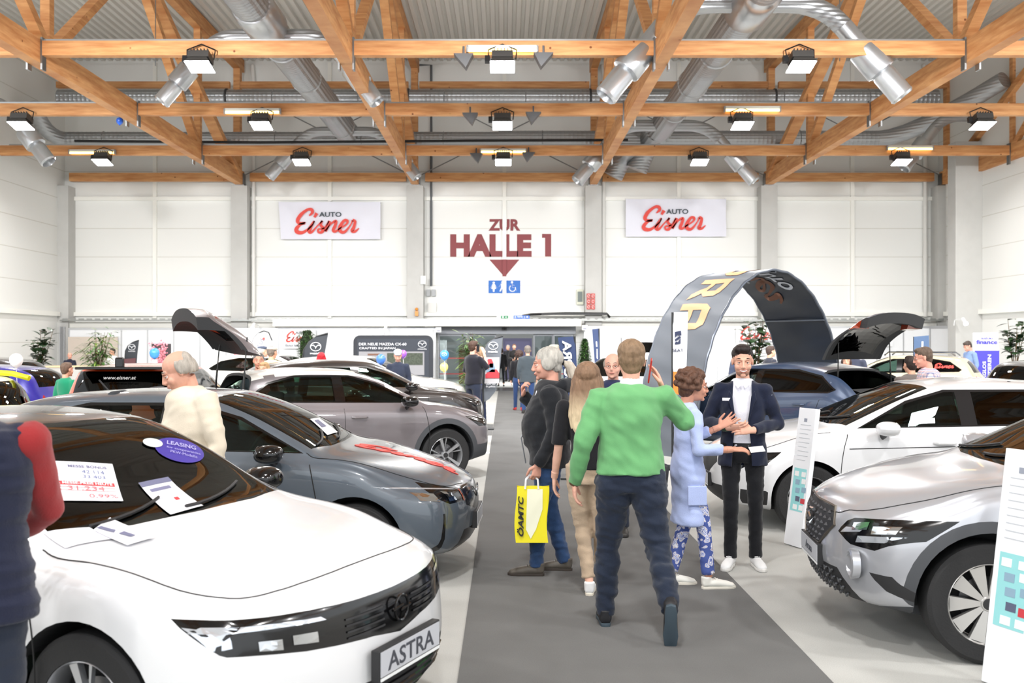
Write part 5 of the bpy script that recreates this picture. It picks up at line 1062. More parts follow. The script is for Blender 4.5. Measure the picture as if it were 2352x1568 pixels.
def person(label,loc,rz,group=None,**kw):
    S=dict(DEF); S.update(kw); k=S['H']/1.75; V=lambda n: Vector(S[n])*k if not n.startswith('toe') else Vector(S[n])
    o=thing('person',label,'person',(loc[0],loc[1],0),R(rz),group); far=S['far']; b=S['bulk']; vx=.02 if far else .012; bl=S['belly']
    pel,che,nec,hd=V('pelvis'),V('chest'),V('neck'),V('head'); up=(che-pel)
    sc=.235/.235*k
    HM=Matrix.Translation(hd)@Matrix.Rotation(R(S['yaw']),4,'Z')@Matrix.Rotation(R(S['pitch']),4,'X')@Matrix.Rotation(R(S['roll']),4,'Y')@Matrix.Scale(k*1.045,4)
    skin=skinmat(S['skin']); parts=[]
    # skin body
    m=MB(); hip=.09*k
    m.tube([pel-Vector((0,0,.08*k)),pel,pel+up*.4,che,nec-Vector((0,0,.05*k)),nec],[.13*k*b,.14*k*b,.12*k*b,.14*k*b,.12*k,.06*k],14,sq=[.7,.7,.72,.68,.6,.95],side=(1,0,0))
    for s,sh,el,wr,kn,an in ((-1,'shL','elL','wrL','knL','anL'),(1,'shR','elR','wrR','knR','anR')):
        a,e,w=V(sh),V(el),V(wr); m.tube([a,a.lerp(e,.5),e,e.lerp(w,.4),w],[.048*k,.042*k,.036*k,.036*k,.026*k],10); m.sphere(a,.05*k,10,8)
        h=pel+Vector((s*hip,0,-.03*k)); kk,an_=V(kn),V(an); m.tube([h,kk,kk.lerp(an_,.35),an_],[.075*k,.05*k,.05*k,.034*k],10)
    body=blob(m,vx*1.1,3)
    m=MB(); head_mb(m,HM,S['fat'],True); nb=HM@Vector((0,-.028,-.05)); m.tube([nb,nec.lerp(nb,.4)+Vector((0,-.004,0)),nec-Vector((0,0,.03))],[.052*k,.052*k,.06*k],14)
    head=blob(m,.009 if far else .0052,2)
    hands=[]
    for s,w,hn,el in ((-1,'wrL','hL','elL'),(1,'wrR','hR','elR')):
        if S[hn] is None: continue
        m=MB(); q=dict(S[hn]); hand_mb(m,V(w),q['d'],q['pn'],q['side'],q.get('curl',.45),k*1.0,q.get('spread',.05),q.get('thumb',.6)); e=V(el); wv=V(w); m.tube([wv.lerp(e,.2),wv],[.03*k,.026*k],10); hands.append(blob(m,.0065 if far else .0042,1))
    allm=joinm([body,head]+hands); me=allm.mesh('body',skin,True,recalc=False); link('body',me,o)
    # face details
    if not far or S['face']:
        for s in (1,-1):
            c=HM@Vector((s*.031,.0745,.002)); e=MB().sphere(c,.0118*k,14,10,0).sphere(c+HM.to_3x3().normalized()@Vector((0,.0068*k,0)),.0066*k,12,8,1).build('eye',[mat('eye_white',(225,220,215),.3),mat('iris_dark',(50,40,34),.3)],o,smooth=True)
            MB().tube([HM@Vector((s*.014,.091,.0295)),HM@Vector((s*.032,.088,.036)),HM@Vector((s*.05,.073,.030))],[.003*k,.0042*k,.002*k],6).build('eyebrow',hairmat(tuple(int(x*.8) for x in S['hair'][1])) if S['hair'] else skin,o,smooth=True)
            MB().tube([HM@Vector((s*.016,.080,.006)),HM@Vector((s*.024,.0845,.0105)),HM@Vector((s*.033,.0845,.0110)),HM@Vector((s*.045,.076,.006))],[.003*k,.0052*k,.0052*k,.003*k],8).tube([HM@Vector((s*.017,.080,-.006)),HM@Vector((s*.031,.0835,-.0095)),HM@Vector((s*.044,.076,-.005))],[.003*k,.0042*k,.003*k],8).build('eyelid',skin,o,smooth=True)
        lm=mat('lips',(176,104,96),.5)
        if S.get('smile'):
            MB().tube([HM@Vector((x,.1035-abs(x)**1.5*2.4,-.0595+x*x*9)) for x in (-.027,-.018,-.009,0,.009,.018,.027)],[.002*k,.0045*k,.006*k,.0064*k,.006*k,.0045*k,.002*k],8,sq=.9).build('teeth',mat('teeth_white',(236,232,224),.3),o,smooth=True)
            MB().tube([HM@Vector((x,.105-abs(x)**1.5*2.4,-.0675+x*x*14)) for x in (-.031,-.02,-.01,0,.01,.02,.031)],[.0015*k,.003*k,.0036*k,.004*k,.0036*k,.003*k,.0015*k],8).tube([HM@Vector((x,.105-abs(x)**1.5*2.4,-.0515+x*x*4)) for x in (-.031,-.02,-.01,0,.01,.02,.031)],[.0015*k,.0026*k,.003*k,.0026*k,.003*k,.0026*k,.0015*k],8).build('lips',lm,o,smooth=True)
        else: MB().tube([HM@Vector((x,.1035-abs(x)**1.5*2.2,-.061)) for x in (-.024,-.012,0,.012,.024)],[.002*k,.0042*k,.0045*k,.0042*k,.002*k],8,sq=.8).build('lips',lm,o,smooth=True)
    # hair
    if S['hair']:
        st,hc=S['hair']; hm=hairmat(hc); m=MB(); rot=HM.to_3x3().normalized(); ms=HM.median_scale
        def E(c,r): m.sphere(HM@Vector(c),tuple(x*ms for x in r),16,10,rot=rot)
        rr=random.Random(len(label)); hv=.010 if far else .0065
        if st in('short','ponytail','long','neat','bob'):
            E((0,-.022,.050),(.083,.100,.080)); E((0,-.045,.012),(.078,.070,.075)); 
            if st=='short': E((0,.030,.098),(.055,.050,.030)); 
            if st=='neat': E((0,.045,.100),(.058,.045,.034)); E((.03,.05,.098),(.035,.035,.03))
            if st in('short','neat'): E((0,-.058,-.03),(.060,.042,.05))
        if st=='fringe':
            for a in range(-5,6):
                t=a/5*1.75; E((math.sin(t)*.072,-.022-math.cos(t)*.078,.016-.02*math.cos(t)),(.020,.022,.050))
            E((0,-.062,.040),(.070,.050,.062))
        if st=='ponytail':
            E((0,-.03,.035),(.088,.103,.088)); E((0,-.06,-.03),(.062,.05,.05))
            for s in (-1,1): E((s*.068,-.01,.005),(.022,.05,.055))
        if st=='long':
            E((0,-.03,.04),(.094,.108,.090))
            m.tube([HM@Vector((0,-.04,.06)),HM@Vector((0,-.065,-.03)),HM@Vector((0,-.085,-.14)),HM@Vector((-.015,-.105,-.26)),HM@Vector((-.03,-.11,-.36)),HM@Vector((-.04,-.105,-.43))],[x*ms for x in(.08,.098,.105,.10,.075,.03)],18,sq=[.8,.6,.45,.4,.36,.3],side=(1,0,0))
            for s in (-1,1): m.tube([HM@Vector((s*.05,.0,.07)),HM@Vector((s*.085,-.01,-.02)),HM@Vector((s*.095,-.04,-.14)),HM@Vector((s*.085-.02,-.07,-.27)),HM@Vector((s*.07-.03,-.08,-.36))],[x*ms for x in(.03,.034,.036,.032,.012)],10,sq=1.2)
        if st=='bob':
            for s in (-1,1): E((s*.075,-.02,-.03),(.03,.06,.075))
            E((0,-.07,-.04),(.075,.04,.07)); E((0,.04,.09),(.06,.045,.03))
        if st=='curly':
            E((0,-.03,.045),(.095,.105,.092)); E((0,-.06,-.03),(.08,.06,.07))
            for i in range(110):
                t=rr.uniform(0,2*PI); ph=rr.uniform(-.5,1.5); v=Vector((math.cos(t)*math.cos(ph),math.sin(t)*math.cos(ph),math.sin(ph)))
                if v.y>.55 and v.z<.55: continue
                c=Vector((v.x*.102,-.03+v.y*.112,.03+v.z*.10)); E(c,(rr.uniform(.016,.03),)*3)
        if len(m.v):
            h=blob(m,hv,1 if st=='curly' else 3,.0035 if st!='fringe' else .002,(60,60,12) if st in('long','ponytail') else (45,45,30),len(label)); ho=part(h,'hair',hm,o)
        if st=='ponytail':
            m=MB(); a=HM@Vector((0,-.125,-.005)); m.tube([HM@Vector((0,-.10,.0)),a,HM@Vector((.01,-.16,-.03)),HM@Vector((.02,-.185,-.10)),HM@Vector((.02,-.19,-.17)),HM@Vector((.01,-.17,-.22))],[x*ms for x in(.03,.018,.036,.048,.040,.008)],14,sq=.8)
            part(blob(m,hv,2,.004,(70,70,14)),'ponytail',hairmat((190,180,165)),o); MB().tube([HM@Vector((0,-.113,.001)),HM@Vector((0,-.128,-.004))],.024*ms,12).build('hair_tie',BLK,o,smooth=40)
        if st=='long': ho['label']='long straight hair fading from brown to blonde'
    if S.get('glasses'):
        m=MB(); gm=mat('glasses_frame',(40,38,38),.3)
        for s in (1,-1):
            m.tube([HM@Vector((s*.031+.02*math.cos(t),.098,.0+.015*math.sin(t))) for t in [2*PI*i/16 for i in range(17)]],.0014*k,5,cap=False); m.tube([HM@Vector((s*.051,.097,.003)),HM@Vector((s*.082,.0,.003))],.0014*k,5)
        m.tube([HM@Vector((-.011,.099,.004)),HM@Vector((.011,.099,.004))],.0014*k,5); m.build('glasses',gm,o)
    if S.get('cap'):
        c,flat=S['cap']; m=MB(); rot=HM.to_3x3().normalized()
        m.sphere(HM@Vector((0,-.012,.075)),(.092*k,.112*k,.052*k),18,10,rot=rot); m.sphere(HM@Vector((0,.08,.062)),(.068*k,.05*k,.012*k),16,8,rot=rot); m.sphere(HM@Vector((0,-.01,.055)),(.086*k,.105*k,.03*k),16,8,rot=rot)
        part(blob(m,.008,3),'cap',clothmat('cap_%d_%d'%(c[0],c[2]),c),o)
    # ---- clothes ----
    t=S['top']; tm=t.get('m') or clothmat('top_%d_%d_%d'%t['c'],t['c'],**({'bump':t['bump']} if 'bump' in t else {})); hz=t.get('hem',.90)*k; tb=t.get('b',1.0)*b; m=MB(); g=.02*k
    h0=Vector((pel.x,pel.y,hz)); fl=t.get('flare',1.0); lo=pel+up*-.02
    def torso(m,g,cut=1.0):
        pts=[h0]
        rad=[.175*k*tb*fl+g*.3]; sq=[.70]
        if hz<pel.z-.18*k: pts.append(h0.lerp(pel,.5)); rad.append(.17*k*tb*(fl+1)/2); sq.append(.72)
        pts+=[pel+up*.12,pel+up*.5+Vector((0,bl*.6,0)),che+Vector((0,bl*.2,-.02*k)),nec-Vector((0,0,.10*k)),nec-Vector((0,0,.035*k)),nec+Vector((0,-.004,.022*k))]
        rad+=[(.165 if hz>pel.z-.18*k else .188)*k*tb,.152*k*tb*(1+bl*.7),.168*k*tb,.158*k*tb,.130*k*tb,.073*k]; sq+=[.72+bl,.74+bl*2.0,.72+bl*.8,.70,.80,.95]
        X=[Vector((*p,)) for p in pts]; PP=[];RR=[];QQ=[]
        def cr(a,b,c,d,t): return .5*((2*b)+(c-a)*t+(2*a-5*b+4*c-d)*t*t+(3*b-a-3*c+d)*t**3)
        n0=len(X)
        for i in range(n0-1):
            I=[max(0,min(n0-1,i+j)) for j in (-1,0,1,2)]
            for t in (0,.25,.5,.75): PP.append(cr(*[X[j] for j in I],t)); RR.append(cr(*[rad[j] for j in I],t)); QQ.append(cr(*[sq[j] for j in I],t))
        m.tube(PP+[X[-1]],RR+[rad[-1]],24,sq=QQ+[sq[-1]],side=(1,0,0))
    torso(m,g)
    sl=t.get('sleeve',1.0); fa=t.get('arm',1.0)
    for s,sh,el,wr in ((-1,'shL','elL','wrL'),(1,'shR','elR','wrR')):
        a,e,w=V(sh),V(el),V(wr); st=a.lerp(nec-Vector((0,0,.06*k)),.45)
        if sl<=0: m.sphere(a.lerp(nec,.15),.06*k,12,8); continue
        if sl>=.99: end=w; m.tube([st,a,a.lerp(e,.45),e,e.lerp(w,.45),w+(e-w).normalized()*.03*k,w+(w-e).normalized()*.006],[.050*k*fa,.064*k*fa*tb**.5,.062*k*fa,.055*k*fa,.05*k*fa,.040*k*fa,.036*k*fa],14); m.sphere(e,.055*k*fa,12,8)
        elif sl>=.6: q=e.lerp(w,(sl-.5)*2); m.tube([st,a,a.lerp(e,.45),e,q],[.050*k*fa,.062*k*fa,.06*k*fa,.054*k*fa,.046*k*fa],14); m.sphere(e,.053*k*fa,12,8)
        else: m.tube([st,a,a.lerp(e,.4),a.lerp(e,sl*2)],[.050*k*fa,.062*k*fa,.062*k*fa,.060*k*fa],14)
        m.sphere(a,.060*k*fa,12,8)
    part(blob(m,vx*.9,4,t.get('wr',.010)*(0.7 if far else 1),t.get('wf',(5,5,9)),len(label)),t.get('name','sweater'),tm,o)
    l=S['legs']; lm=l.get('m') or clothmat('legs_%d_%d_%d'%l['c'],l['c']); m=MB(); lb=l.get('b',1.0)
    m.tube([pel+Vector((0,0,-.12*k)),pel,pel+Vector((0,0,.09*k))],[.150*k*b,.158*k*b,.140*k*b],18,sq=.72,side=(1,0,0))
    for s,kn,an in ((-1,'knL','anL'),(1,'knR','anR')):
        h=pel+Vector((s*hip,0,-.02*k)); kk,an_=V(kn),V(an); ed=an_+(kk-an_).normalized()*l.get('up',.0)*k
        m.tube([h+Vector((0,0,.05*k)),h+(kk-h)*.15,h+(kk-h)*.5,kk,kk.lerp(ed,.4),ed+Vector((0,0,-.02*k))],[.085*k*b,.096*k*lb*b,.082*k*lb,.066*k*lb,.062*k*lb,.054*k*l.get('cuff',1)],16); m.sphere(kk,.066*k*lb,12,8)
    part(blob(m,vx*.9,3,l.get('wr',.009)*(0.6 if far else 1),(8,8,16),len(label)+3),l.get('name','trousers'),lm,o)
    for s,an,to,kn in ((-1,'anL','toeL','knL'),(1,'anR','toeR','knR')):
        a=V(an); td=Vector(S[to]).normalized(); 
        if abs(td.z)<.01: base=Vector((a.x,a.y,0)); u=Vector((0,0,1))
        else: u=(Vector((0,0,1))-td*td.z).normalized(); base=a-u*.085*k
        sd=td.cross(u).normalized(); F=lambda x,y,z: base+sd*x*k+td*y*k+u*z*k
        m=MB(); m.tube([F(0,-.055,.045),F(0,-.03,.05),F(0,.06,.048),F(0,.14,.038),F(0,.195,.028),F(0,.215,.02)],[.030*k,.037*k,.039*k,.044*k,.036*k,.012*k],12,sq=[1.1,1.05,.95,.70,.6,.8],side=sd); m.tube([F(0,-.02,.04),F(0,-.022,.105)],[.04*k,.042*k],12)
        sh=part(blob(m,.010 if far else .007,2),'shoe',mat('shoe_%d_%d_%d'%S['shoes'],S['shoes'],.55),o)
        ol=[(0,-.062),(-.028,-.052),(-.035,-.01),(-.034,.06),(-.044,.135),(-.036,.195),(-.012,.222),(.012,.222),(.036,.195),(.044,.135),(.034,.06),(.035,-.01),(.028,-.052)]
        MB().prism([F(x*.97,y,.002) for x,y in ol],u*.024*k).build('sole',mat('sole_%s'%str(S['sole'] or S['shoes']),S['sole'] or tuple(int(x*.6) for x in S['shoes']),.7),sh,bev=.004,smooth=50)
        if S.get('laces') and not far:
            q=MB()
            for i in range(5): q.tube([F(-.022,.05+i*.018,.086-i*.007),F(0,.053+i*.018,.091-i*.007),F(.022,.05+i*.018,.086-i*.007)],.0028,5)
            q.build('laces',mat('laces_'+str(S['laces']),S['laces'],.7),sh)
    return o,HM,V,k
def W2(px,Y): return (px-VX)/FPX*Y
# -- 1 the walking man in the green sweater
GREEN=clothmat('green_wool',(104,164,108),.85,bump=.12)
o,HM,V,k=person('man in green sweater and navy trousers walking away with a phone at his ear',(.79,6.27),-3,H=1.83,hair=('short',(132,108,84)),skin=(226,172,150),bulk=1.12,
  top=dict(m=GREEN,c=(88,178,92),hem=.93,b=1.08,wr=.019,arm=1.12,wf=(6,6,7),name='sweater'),legs=dict(c=(34,42,58),b=1.16,wr=.018,cuff=1.05,name='trousers'),shoes=(30,30,34),sole=(60,74,84),
  neck=(0,-.01,1.45),head=(.005,.02,1.61),shL=(-.19,0,1.385),shR=(.195,0,1.39),elL=(-.285,-.06,1.12),wrL=(-.335,.05,.87),elR=(.335,.07,1.24),wrR=(.205,.14,1.44),hR=dict(d=(-.35,.15,1),pn=(-1,0,0),side=(0,-1,0),curl=.35),
  hL=dict(d=(.02,.15,-1),pn=(1,0,.1),side=(0,1,0),curl=.5),anL=(-.15,.06,.09),knL=(-.13,.07,.50),anR=(.20,-.34,.22),knR=(.155,-.07,.50),toeR=(.02,.30,-1),toeL=(-.05,1,0),hlen=1)
MB().box(-.036,.036,-.005,.005,-.075,.075).build('phone_case',mat('phone_red',(186,46,40),.4),None,bev=.003,loc=(0,0,0)); ph=bpy.data.objects['phone_case']; ph.name='mobile_phone'; tag(ph,'red mobile phone held at the ear of the man in green','phone'); ph.location=(.79+.135,6.27+.085,1.62); ph.rotation_euler=(R(8),R(-14),R(82))
m=MB(); n=Vector(V('neck')); m.tube([n+Vector((0,0,-.02)),n+Vector((0,.003,.03)),n+Vector((0,.006,.052))],[.078,.068,.062],20,sq=1.0,side=(1,0,0)); m.build('shirt_collar',clothmat('shirt_white',(236,236,244),.8),o,smooth=60)
m=MB().tube([V('wrL')+(V('elL')-V('wrL')).normalized()*.0,V('wrL')+(V('wrL')-V('elL')).normalized()*.012],.034,14); m.build('wristwatch',mat('watch_brown',(90,66,46),.4),o,smooth=40)
# -- 2 ponytail man with the yellow bag
NAVYB=clothmat('hoodie_black',(34,36,40),.95)
PX2=W2(1262,7.75)
o,HM,V,k=person('man with grey ponytail in black hooded jacket and jeans, seen in profile',(PX2,7.75),88,H=1.76,hair=('ponytail',(176,172,164)),skin=(216,160,140),bulk=1.1,belly=.075,
  top=dict(m=NAVYB,c=(34,36,40),hem=.84,b=1.13,arm=1.15,wr=.016,name='hooded_jacket'),legs=dict(c=(54,80,120),b=1.02,m=clothmat('denim_blue',(50,76,116),.9,var=.25,vs=6),wr=.012,name='jeans'),shoes=(92,86,78),sole=(60,52,46),laces=(60,56,52),
  elL=(-.24,-.05,1.12),wrL=(-.22,.09,.87),elR=(.24,-.02,1.15),wrR=(.13,.20,1.37),hR=dict(d=(-.5,.1,1),pn=(-.3,-1,0),side=(-1,0,.3),curl=1.1),hL=dict(d=(0,.15,-1),pn=(.6,.3,0),side=(0,1,0),curl=1.15),
  anL=(-.08,.10,.09),anR=(.10,-.12,.09),knL=(-.09,.08,.5),knR=(.09,.0,.5),toeL=(.05,1,0),toeR=(.1,1,0),pitch=-8)
m=MB(); n=V('neck'); m.tube([n+Vector((-.10,-.02,-.03)),n+Vector((-.09,-.09,-.01)),n+Vector((0,-.14,-.01)),n+Vector((.09,-.09,-.01)),n+Vector((.10,-.02,-.03))],[.03,.05,.06,.05,.03],12,sq=.8); part(blob(m,.01,3,.004),'hood',NAVYB,o)
for s in (-1,1): MB().tube([n+Vector((s*.05,.065,0)),n+Vector((s*.075,.11,-.06)),n+Vector((s*.08,.135,-.14))],[.012,.011,.010],8,sq=.5).build('drawstring',clothmat('cord_white',(225,225,228)),o,smooth=40)
MB().tube([n+Vector((0,.075,-.03)),n+Vector((0,.16,-.25)),n+Vector((0,.235,-.42)),n+Vector((0,.20,-.62))],.006,6).build('zip',mat('zip_grey',(150,152,156),.4,metal=.6),o)
hx=Matrix.Translation((PX2,7.75,0))@Matrix.Rotation(R(88),4,'Z'); hp=hx@(V('wrL')+Vector((.02,.045,-.085)))
YEL=mat('bag_yellow',(240,226,20),.4); bag=thing('carrier_bag','yellow and white carrier bag held by the man with the ponytail','bag',(hp.x,hp.y,0))
m=MB(); bz=.29; bh=.42
def bagf(u,v):
    t=2*PI*u; w,d=.122,.05; x=max(-1,min(1,math.cos(t)*1.5))*w; y=max(-1,min(1,math.sin(t)*1.8))*d*(1-.75*v); return (x-.01*math.sin(v*5),y,bz+bh*v+.006*math.sin(t*3)*v)
m.grid(bagf,48,12); m.build('bag_body',YEL,bag,smooth=60); MB().prism([(-.12,-.046,bz+.002),(.12,-.046,bz+.002),(.12,.046,bz+.002),(-.12,.046,bz+.002)],(0,0,.004)).build('bag_bottom',YEL,bag)
m=MB(); 
def panel(pts,off): m.add([(x,-.052*(1-.75*(z-bz)/bh)-off,z) for x,z in pts],[tuple(range(len(pts)))])
panel([(-.045,bz+.10),(-.01,bz+.03),(.03,bz+.10),(.08,bz+.25),(.082,bz+bh-.02),(-.035,bz+bh-.02)],.003); m.build('white_print',mat('bag_white',(240,240,214),.4),bag,recalc=False)
text_on('ÖAMTC','lettering',mat('bag_black',(28,28,26),.5),bag,(-.088,-.046,bz+.20),(0.0,.08,1),(-1,0,0),1,bold=.03,shear=.25,fit=(.30,.05))
m=MB(); hz=hp.z
for y in (-.02,.02): m.tube([(-.05,y,bz+bh-.02),(-.045,y,bz+bh+.05),(-.02,y*.5,hz-.0),(.02,y*.5,hz-.0),(.045,y,bz+bh+.05),(.05,y,bz+bh-.02)],.007,6,sq=.4)
m.build('bag_handles',mat('handle_white',(238,238,240),.5),bag)
# -- 3 blonde woman from behind
o,HM,V,k=person('woman with long brown to blonde hair in black top and beige trousers, from behind',(W2(1349,7.15),7.15),-8,H=1.66,hair=('long',(132,104,82)),skin=(226,178,156),bulk=.88,face=True,
  top=dict(c=(28,28,32),hem=.94,b=.95,sleeve=.5,wr=.006,name='black_top'),legs=dict(c=(188,166,142),b=.95,up=.06,cuff=.95,name='trousers'),shoes=(232,232,232),sole=(214,206,190),
  elL=(-.215,-.02,1.12),wrL=(-.255,.05,.86),elR=(.2,0,1.15),wrR=(.16,.2,1.2),anL=(.02,-.05,.09),knL=(-.04,.04,.5),anR=(.10,.25,.09),toeL=(0,1,0),hR=dict(d=(-.3,1,.3),pn=(-1,0,0),side=(0,0,1),curl=.5))
hmt=MATS.get('hair_132_104_82')
nt=hmt.node_tree; rp=[x for x in nt.nodes if x.type=='VALTORGB'][0]; bs=nt.nodes['Principled BSDF']; tc=nt.nodes.new('ShaderNodeTexCoord'); sp=nt.nodes.new('ShaderNodeSeparateXYZ'); nt.links.new(tc.outputs['Object'],sp.inputs[0]); mr=nt.nodes.new('ShaderNodeMapRange'); mr.inputs[1].default_value=1.46; mr.inputs[2].default_value=1.22; nt.links.new(sp.outputs['Z'],mr.inputs[0]); mx=nt.nodes.new('ShaderNodeMix'); mx.data_type='RGBA'; mx.blend_type='MIX'; nt.links.new(mr.outputs[0],mx.inputs['Factor']); nt.links.new(rp.outputs[0],mx.inputs['A']); mx.inputs['B'].default_value=srgb((226,206,170))+(1,); nt.links.new(mx.outputs['Result'],bs.inputs['Base Color'])
# -- 5 curly haired woman in light blue cardigan
def floral():
    m=mat('floral_leggings',(225,228,245),.85); nt=m.node_tree; b=nt.nodes['Principled BSDF']; tc=nt.nodes.new('ShaderNodeTexCoord'); v=nt.nodes.new('ShaderNodeTexVoronoi'); v.inputs['Scale'].default_value=24; v.feature='F1'
    n=nt.nodes.new('ShaderNodeTexNoise'); n.inputs['Scale'].default_value=9; mp=nt.nodes.new('ShaderNodeMix'); mp.data_type='VECTOR'; mp.inputs['Factor'].default_value=.12; nt.links.new(tc.outputs['Object'],n.inputs['Vector']); nt.links.new(tc.outputs['Object'],mp.inputs[4]); nt.links.new(n.outputs['Color'],mp.inputs[5]); nt.links.new(mp.outputs[1],v.inputs['Vector'])
    r=nt.nodes.new('ShaderNodeValToRGB'); r.color_ramp.interpolation='CONSTANT'; e=r.color_ramp.elements; e[0].position=0; e[0].color=srgb((232,234,246))+(1,); e[1].position=.34; e[1].color=srgb((60,84,170))+(1,)
    for p,c in ((.44,(228,230,244)),(.54,(128,146,208)),(.64,(232,232,244)),(.76,(150,120,110)),(.81,(232,232,244)),(.9,(74,92,160))): q=e.new(p); q.color=srgb(c)+(1,)
    w=nt.nodes.new('ShaderNodeMath'); w.operation='MULTIPLY_ADD'; w.inputs[1].default_value=1.5; nt.links.new(v.outputs['Distance'],w.inputs[0]); s2=nt.nodes.new('ShaderNodeSeparateColor'); nt.links.new(v.outputs['Color'],s2.inputs[0]); s3=nt.nodes.new('ShaderNodeMath'); s3.operation='MULTIPLY'; s3.inputs[1].default_value=.35; nt.links.new(s2.outputs[0],s3.inputs[0]); nt.links.new(s3.outputs[0],w.inputs[2]); nt.links.new(w.outputs[0],r.inputs[0]); nt.links.new(r.outputs[0],b.inputs['Base Color']); return m
CB=clothmat('cardigan_light_blue',(176,190,232),.9)
WX=W2(1580,7.35)
o,HM,V,k=person('woman with curly brown hair, glasses and light blue cardigan holding out a card',(WX,7.35),-84,H=1.59,hair=('curly',(94,66,52)),skin=(206,148,124),bulk=.95,glasses=True,
  top=dict(m=CB,c=(176,190,232),hem=.52,b=1.02,flare=1.14,sleeve=.85,wr=.015,name='cardigan'),legs=dict(m=floral(),c=(200,200,240),b=.92,up=.05,wr=.004,name='leggings'),shoes=(232,230,222),sole=(222,216,204),laces=(235,235,230),
  elL=(-.22,.06,1.16),wrL=(-.13,.31,1.28),elR=(.24,.02,1.13),wrR=(.21,.30,1.13),hL=dict(d=(.1,.75,.5),pn=(.7,-.2,.5),side=(0,.2,1),curl=.15,spread=.16),hR=dict(d=(0,1,.0),pn=(-.3,0,-.9),side=(-1,0,0),curl=.5),
  anL=(-.07,-.13,.09),anR=(.11,.14,.09),knL=(-.08,.0,.5),knR=(.1,.10,.5),toeL=(.1,1,0),toeR=(.0,1,0),head=(0,.05,1.625),pitch=-6)
hx=Matrix.Translation((WX,7.35,0))@Matrix.Rotation(R(-84),4,'Z'); q=hx@(V('wrR')+Vector((0,.15,.0)))
cd=MB().box(-.05,.055,-.035,.035,-.001,.001).build('card',mat('card_white',(240,240,238),.6),loc=(q.x+.03,q.y,q.z)); tag(cd,'small white card held out by the woman in the light blue cardigan','card'); cd.rotation_euler=(R(28),R(-6),0)
m=MB().tube([V('shL')+Vector((.05,.09,0)),V('chest')+Vector((0,.15,-.1)),V('elR')+Vector((-.02,.04,-.05))],.012,6,sq=.5)
bagb=MB().box(-.04,.04,-.09,.09,-.22,0).build('shoulder_bag',mat('bag_black_leather',(34,34,38),.5),bev=.02,smooth=50,loc=(WX-.22,7.20,.93)); tag(bagb,'black shoulder bag at the back of the woman in the light blue cardigan','bag'); bagb.rotation_euler=(0,R(6),R(8))
MB().prism([V('pelvis')+Vector((.155,-.05,-.10)),V('pelvis')+Vector((.155,.09,-.10)),V('pelvis')+Vector((.16,.09,-.24)),V('pelvis')+Vector((.16,-.05,-.24))],(.018,0,0)).build('patch_pocket',CB,o,bev=.006)
# -- 6 the salesman
NV=clothmat('blazer_navy',(30,36,56),.9); SX=W2(1706,8.05)
o,HM,V,k=person('smiling man in navy blazer and white shirt with clasped hands',(SX,8.05),163,H=1.77,hair=('neat',(40,32,30)),skin=(222,170,146),bulk=.98,smile=True,
  top=dict(m=clothmat('shirt_white',(236,236,244),.8),c=(236,236,244),hem=.96,b=.93,sleeve=.9,arm=.8,wr=.004,name='shirt'),legs=dict(c=(24,25,29),b=.9,wr=.008,cuff=.95,name='trousers'),shoes=(236,236,236),sole=(228,226,222),laces=(240,240,240),
  elL=(-.27,-.02,1.14),wrL=(-.085,.25,1.10),elR=(.27,-.02,1.14),wrR=(.085,.25,1.115),hL=dict(d=(1,.25,.05),pn=(0,-.9,-.4),side=(0,.1,1),curl=.45,thumb=.3),hR=dict(d=(-1,.3,.05),pn=(0,-.8,.5),side=(0,.1,1),curl=.75,thumb=.4),
  anL=(-.10,.02,.09),anR=(.09,.08,.09),knL=(-.10,.03,.5),knR=(.09,.06,.5),toeL=(-.35,1,0),toeR=(.15,1,0),pitch=-9,yaw=8,head=(.0,.03,1.63))
# blazer: open jacket grown round the shirt
m=MB(); pel,che,nec=V('pelvis'),V('chest'),V('neck')
m.tube([Vector((0,0,.80*k)),pel+Vector((0,-.005,0)),pel.lerp(che,.5),che,nec-Vector((0,0,.10*k)),nec-Vector((0,0,.035*k)),nec+Vector((0,-.012,.012*k))],[x*k for x in(.195,.182,.166,.180,.172,.138,.074)],22,sq=[.70,.70,.70,.70,.66,.72,.95],side=(1,0,0))
for s,sh,el,wr in ((-1,'shL','elL','wrL'),(1,'shR','elR','wrR')):
    a,e,w=V(sh),V(el),V(wr); st=a.lerp(nec-Vector((0,0,.06*k)),.45); w2=e.lerp(w,.93); m.tube([st,a,a.lerp(e,.45),e,e.lerp(w2,.5),w2],[x*k for x in(.050,.060,.061,.056,.051,.044)],14); m.sphere(e,.057*k,12,8); m.sphere(a-Vector((0,0,.008)),.060*k,12,8)
me=blob(m,.011,4,.013,(6,6,9),5)
cut=MB().prism([(-.085,.0,.70),(.085,.0,.70),(.070,.0,1.0),(.048,.0,1.18),(.075,.0,1.36),(.072,.0,1.52),(-.072,.0,1.52),(-.075,.0,1.36),(-.048,.0,1.18),(-.070,.0,1.0)],(0,.6,0)).mesh('c',NV)
keep=boolean(me,cut,'DIFFERENCE'); keep.shade_smooth(); keep.set_sharp_from_angle(angle=R(50)); bz_=part(keep,'blazer',NV,o)
for s in (-1,1):
    MB().prism([(s*.050,.118,1.17*k),(s*.075,.128,1.36*k),(s*.10,.118,1.40*k),(s*.115,.122,1.33*k),(s*.095,.128,1.30*k),(s*.06,.128,1.17*k)],(0,.014,0)).build('lapel',NV,bz_,bev=.004,smooth=50)
    MB().prism([(s*.008,.098,1.445*k),(s*.052,.072,1.475*k),(s*.058,.085,1.445*k),(s*.028,.112,1.415*k)],(0,.012,0)).build('collar_leaf',clothmat('shirt_white',(236,236,244),.8),o,bev=.003)
MB().box(.085,.15,.142,.148,1.335,1.357).build('name_badge',mat('badge_white',(236,236,236),.4),bz_).location=(0,-.008,0)
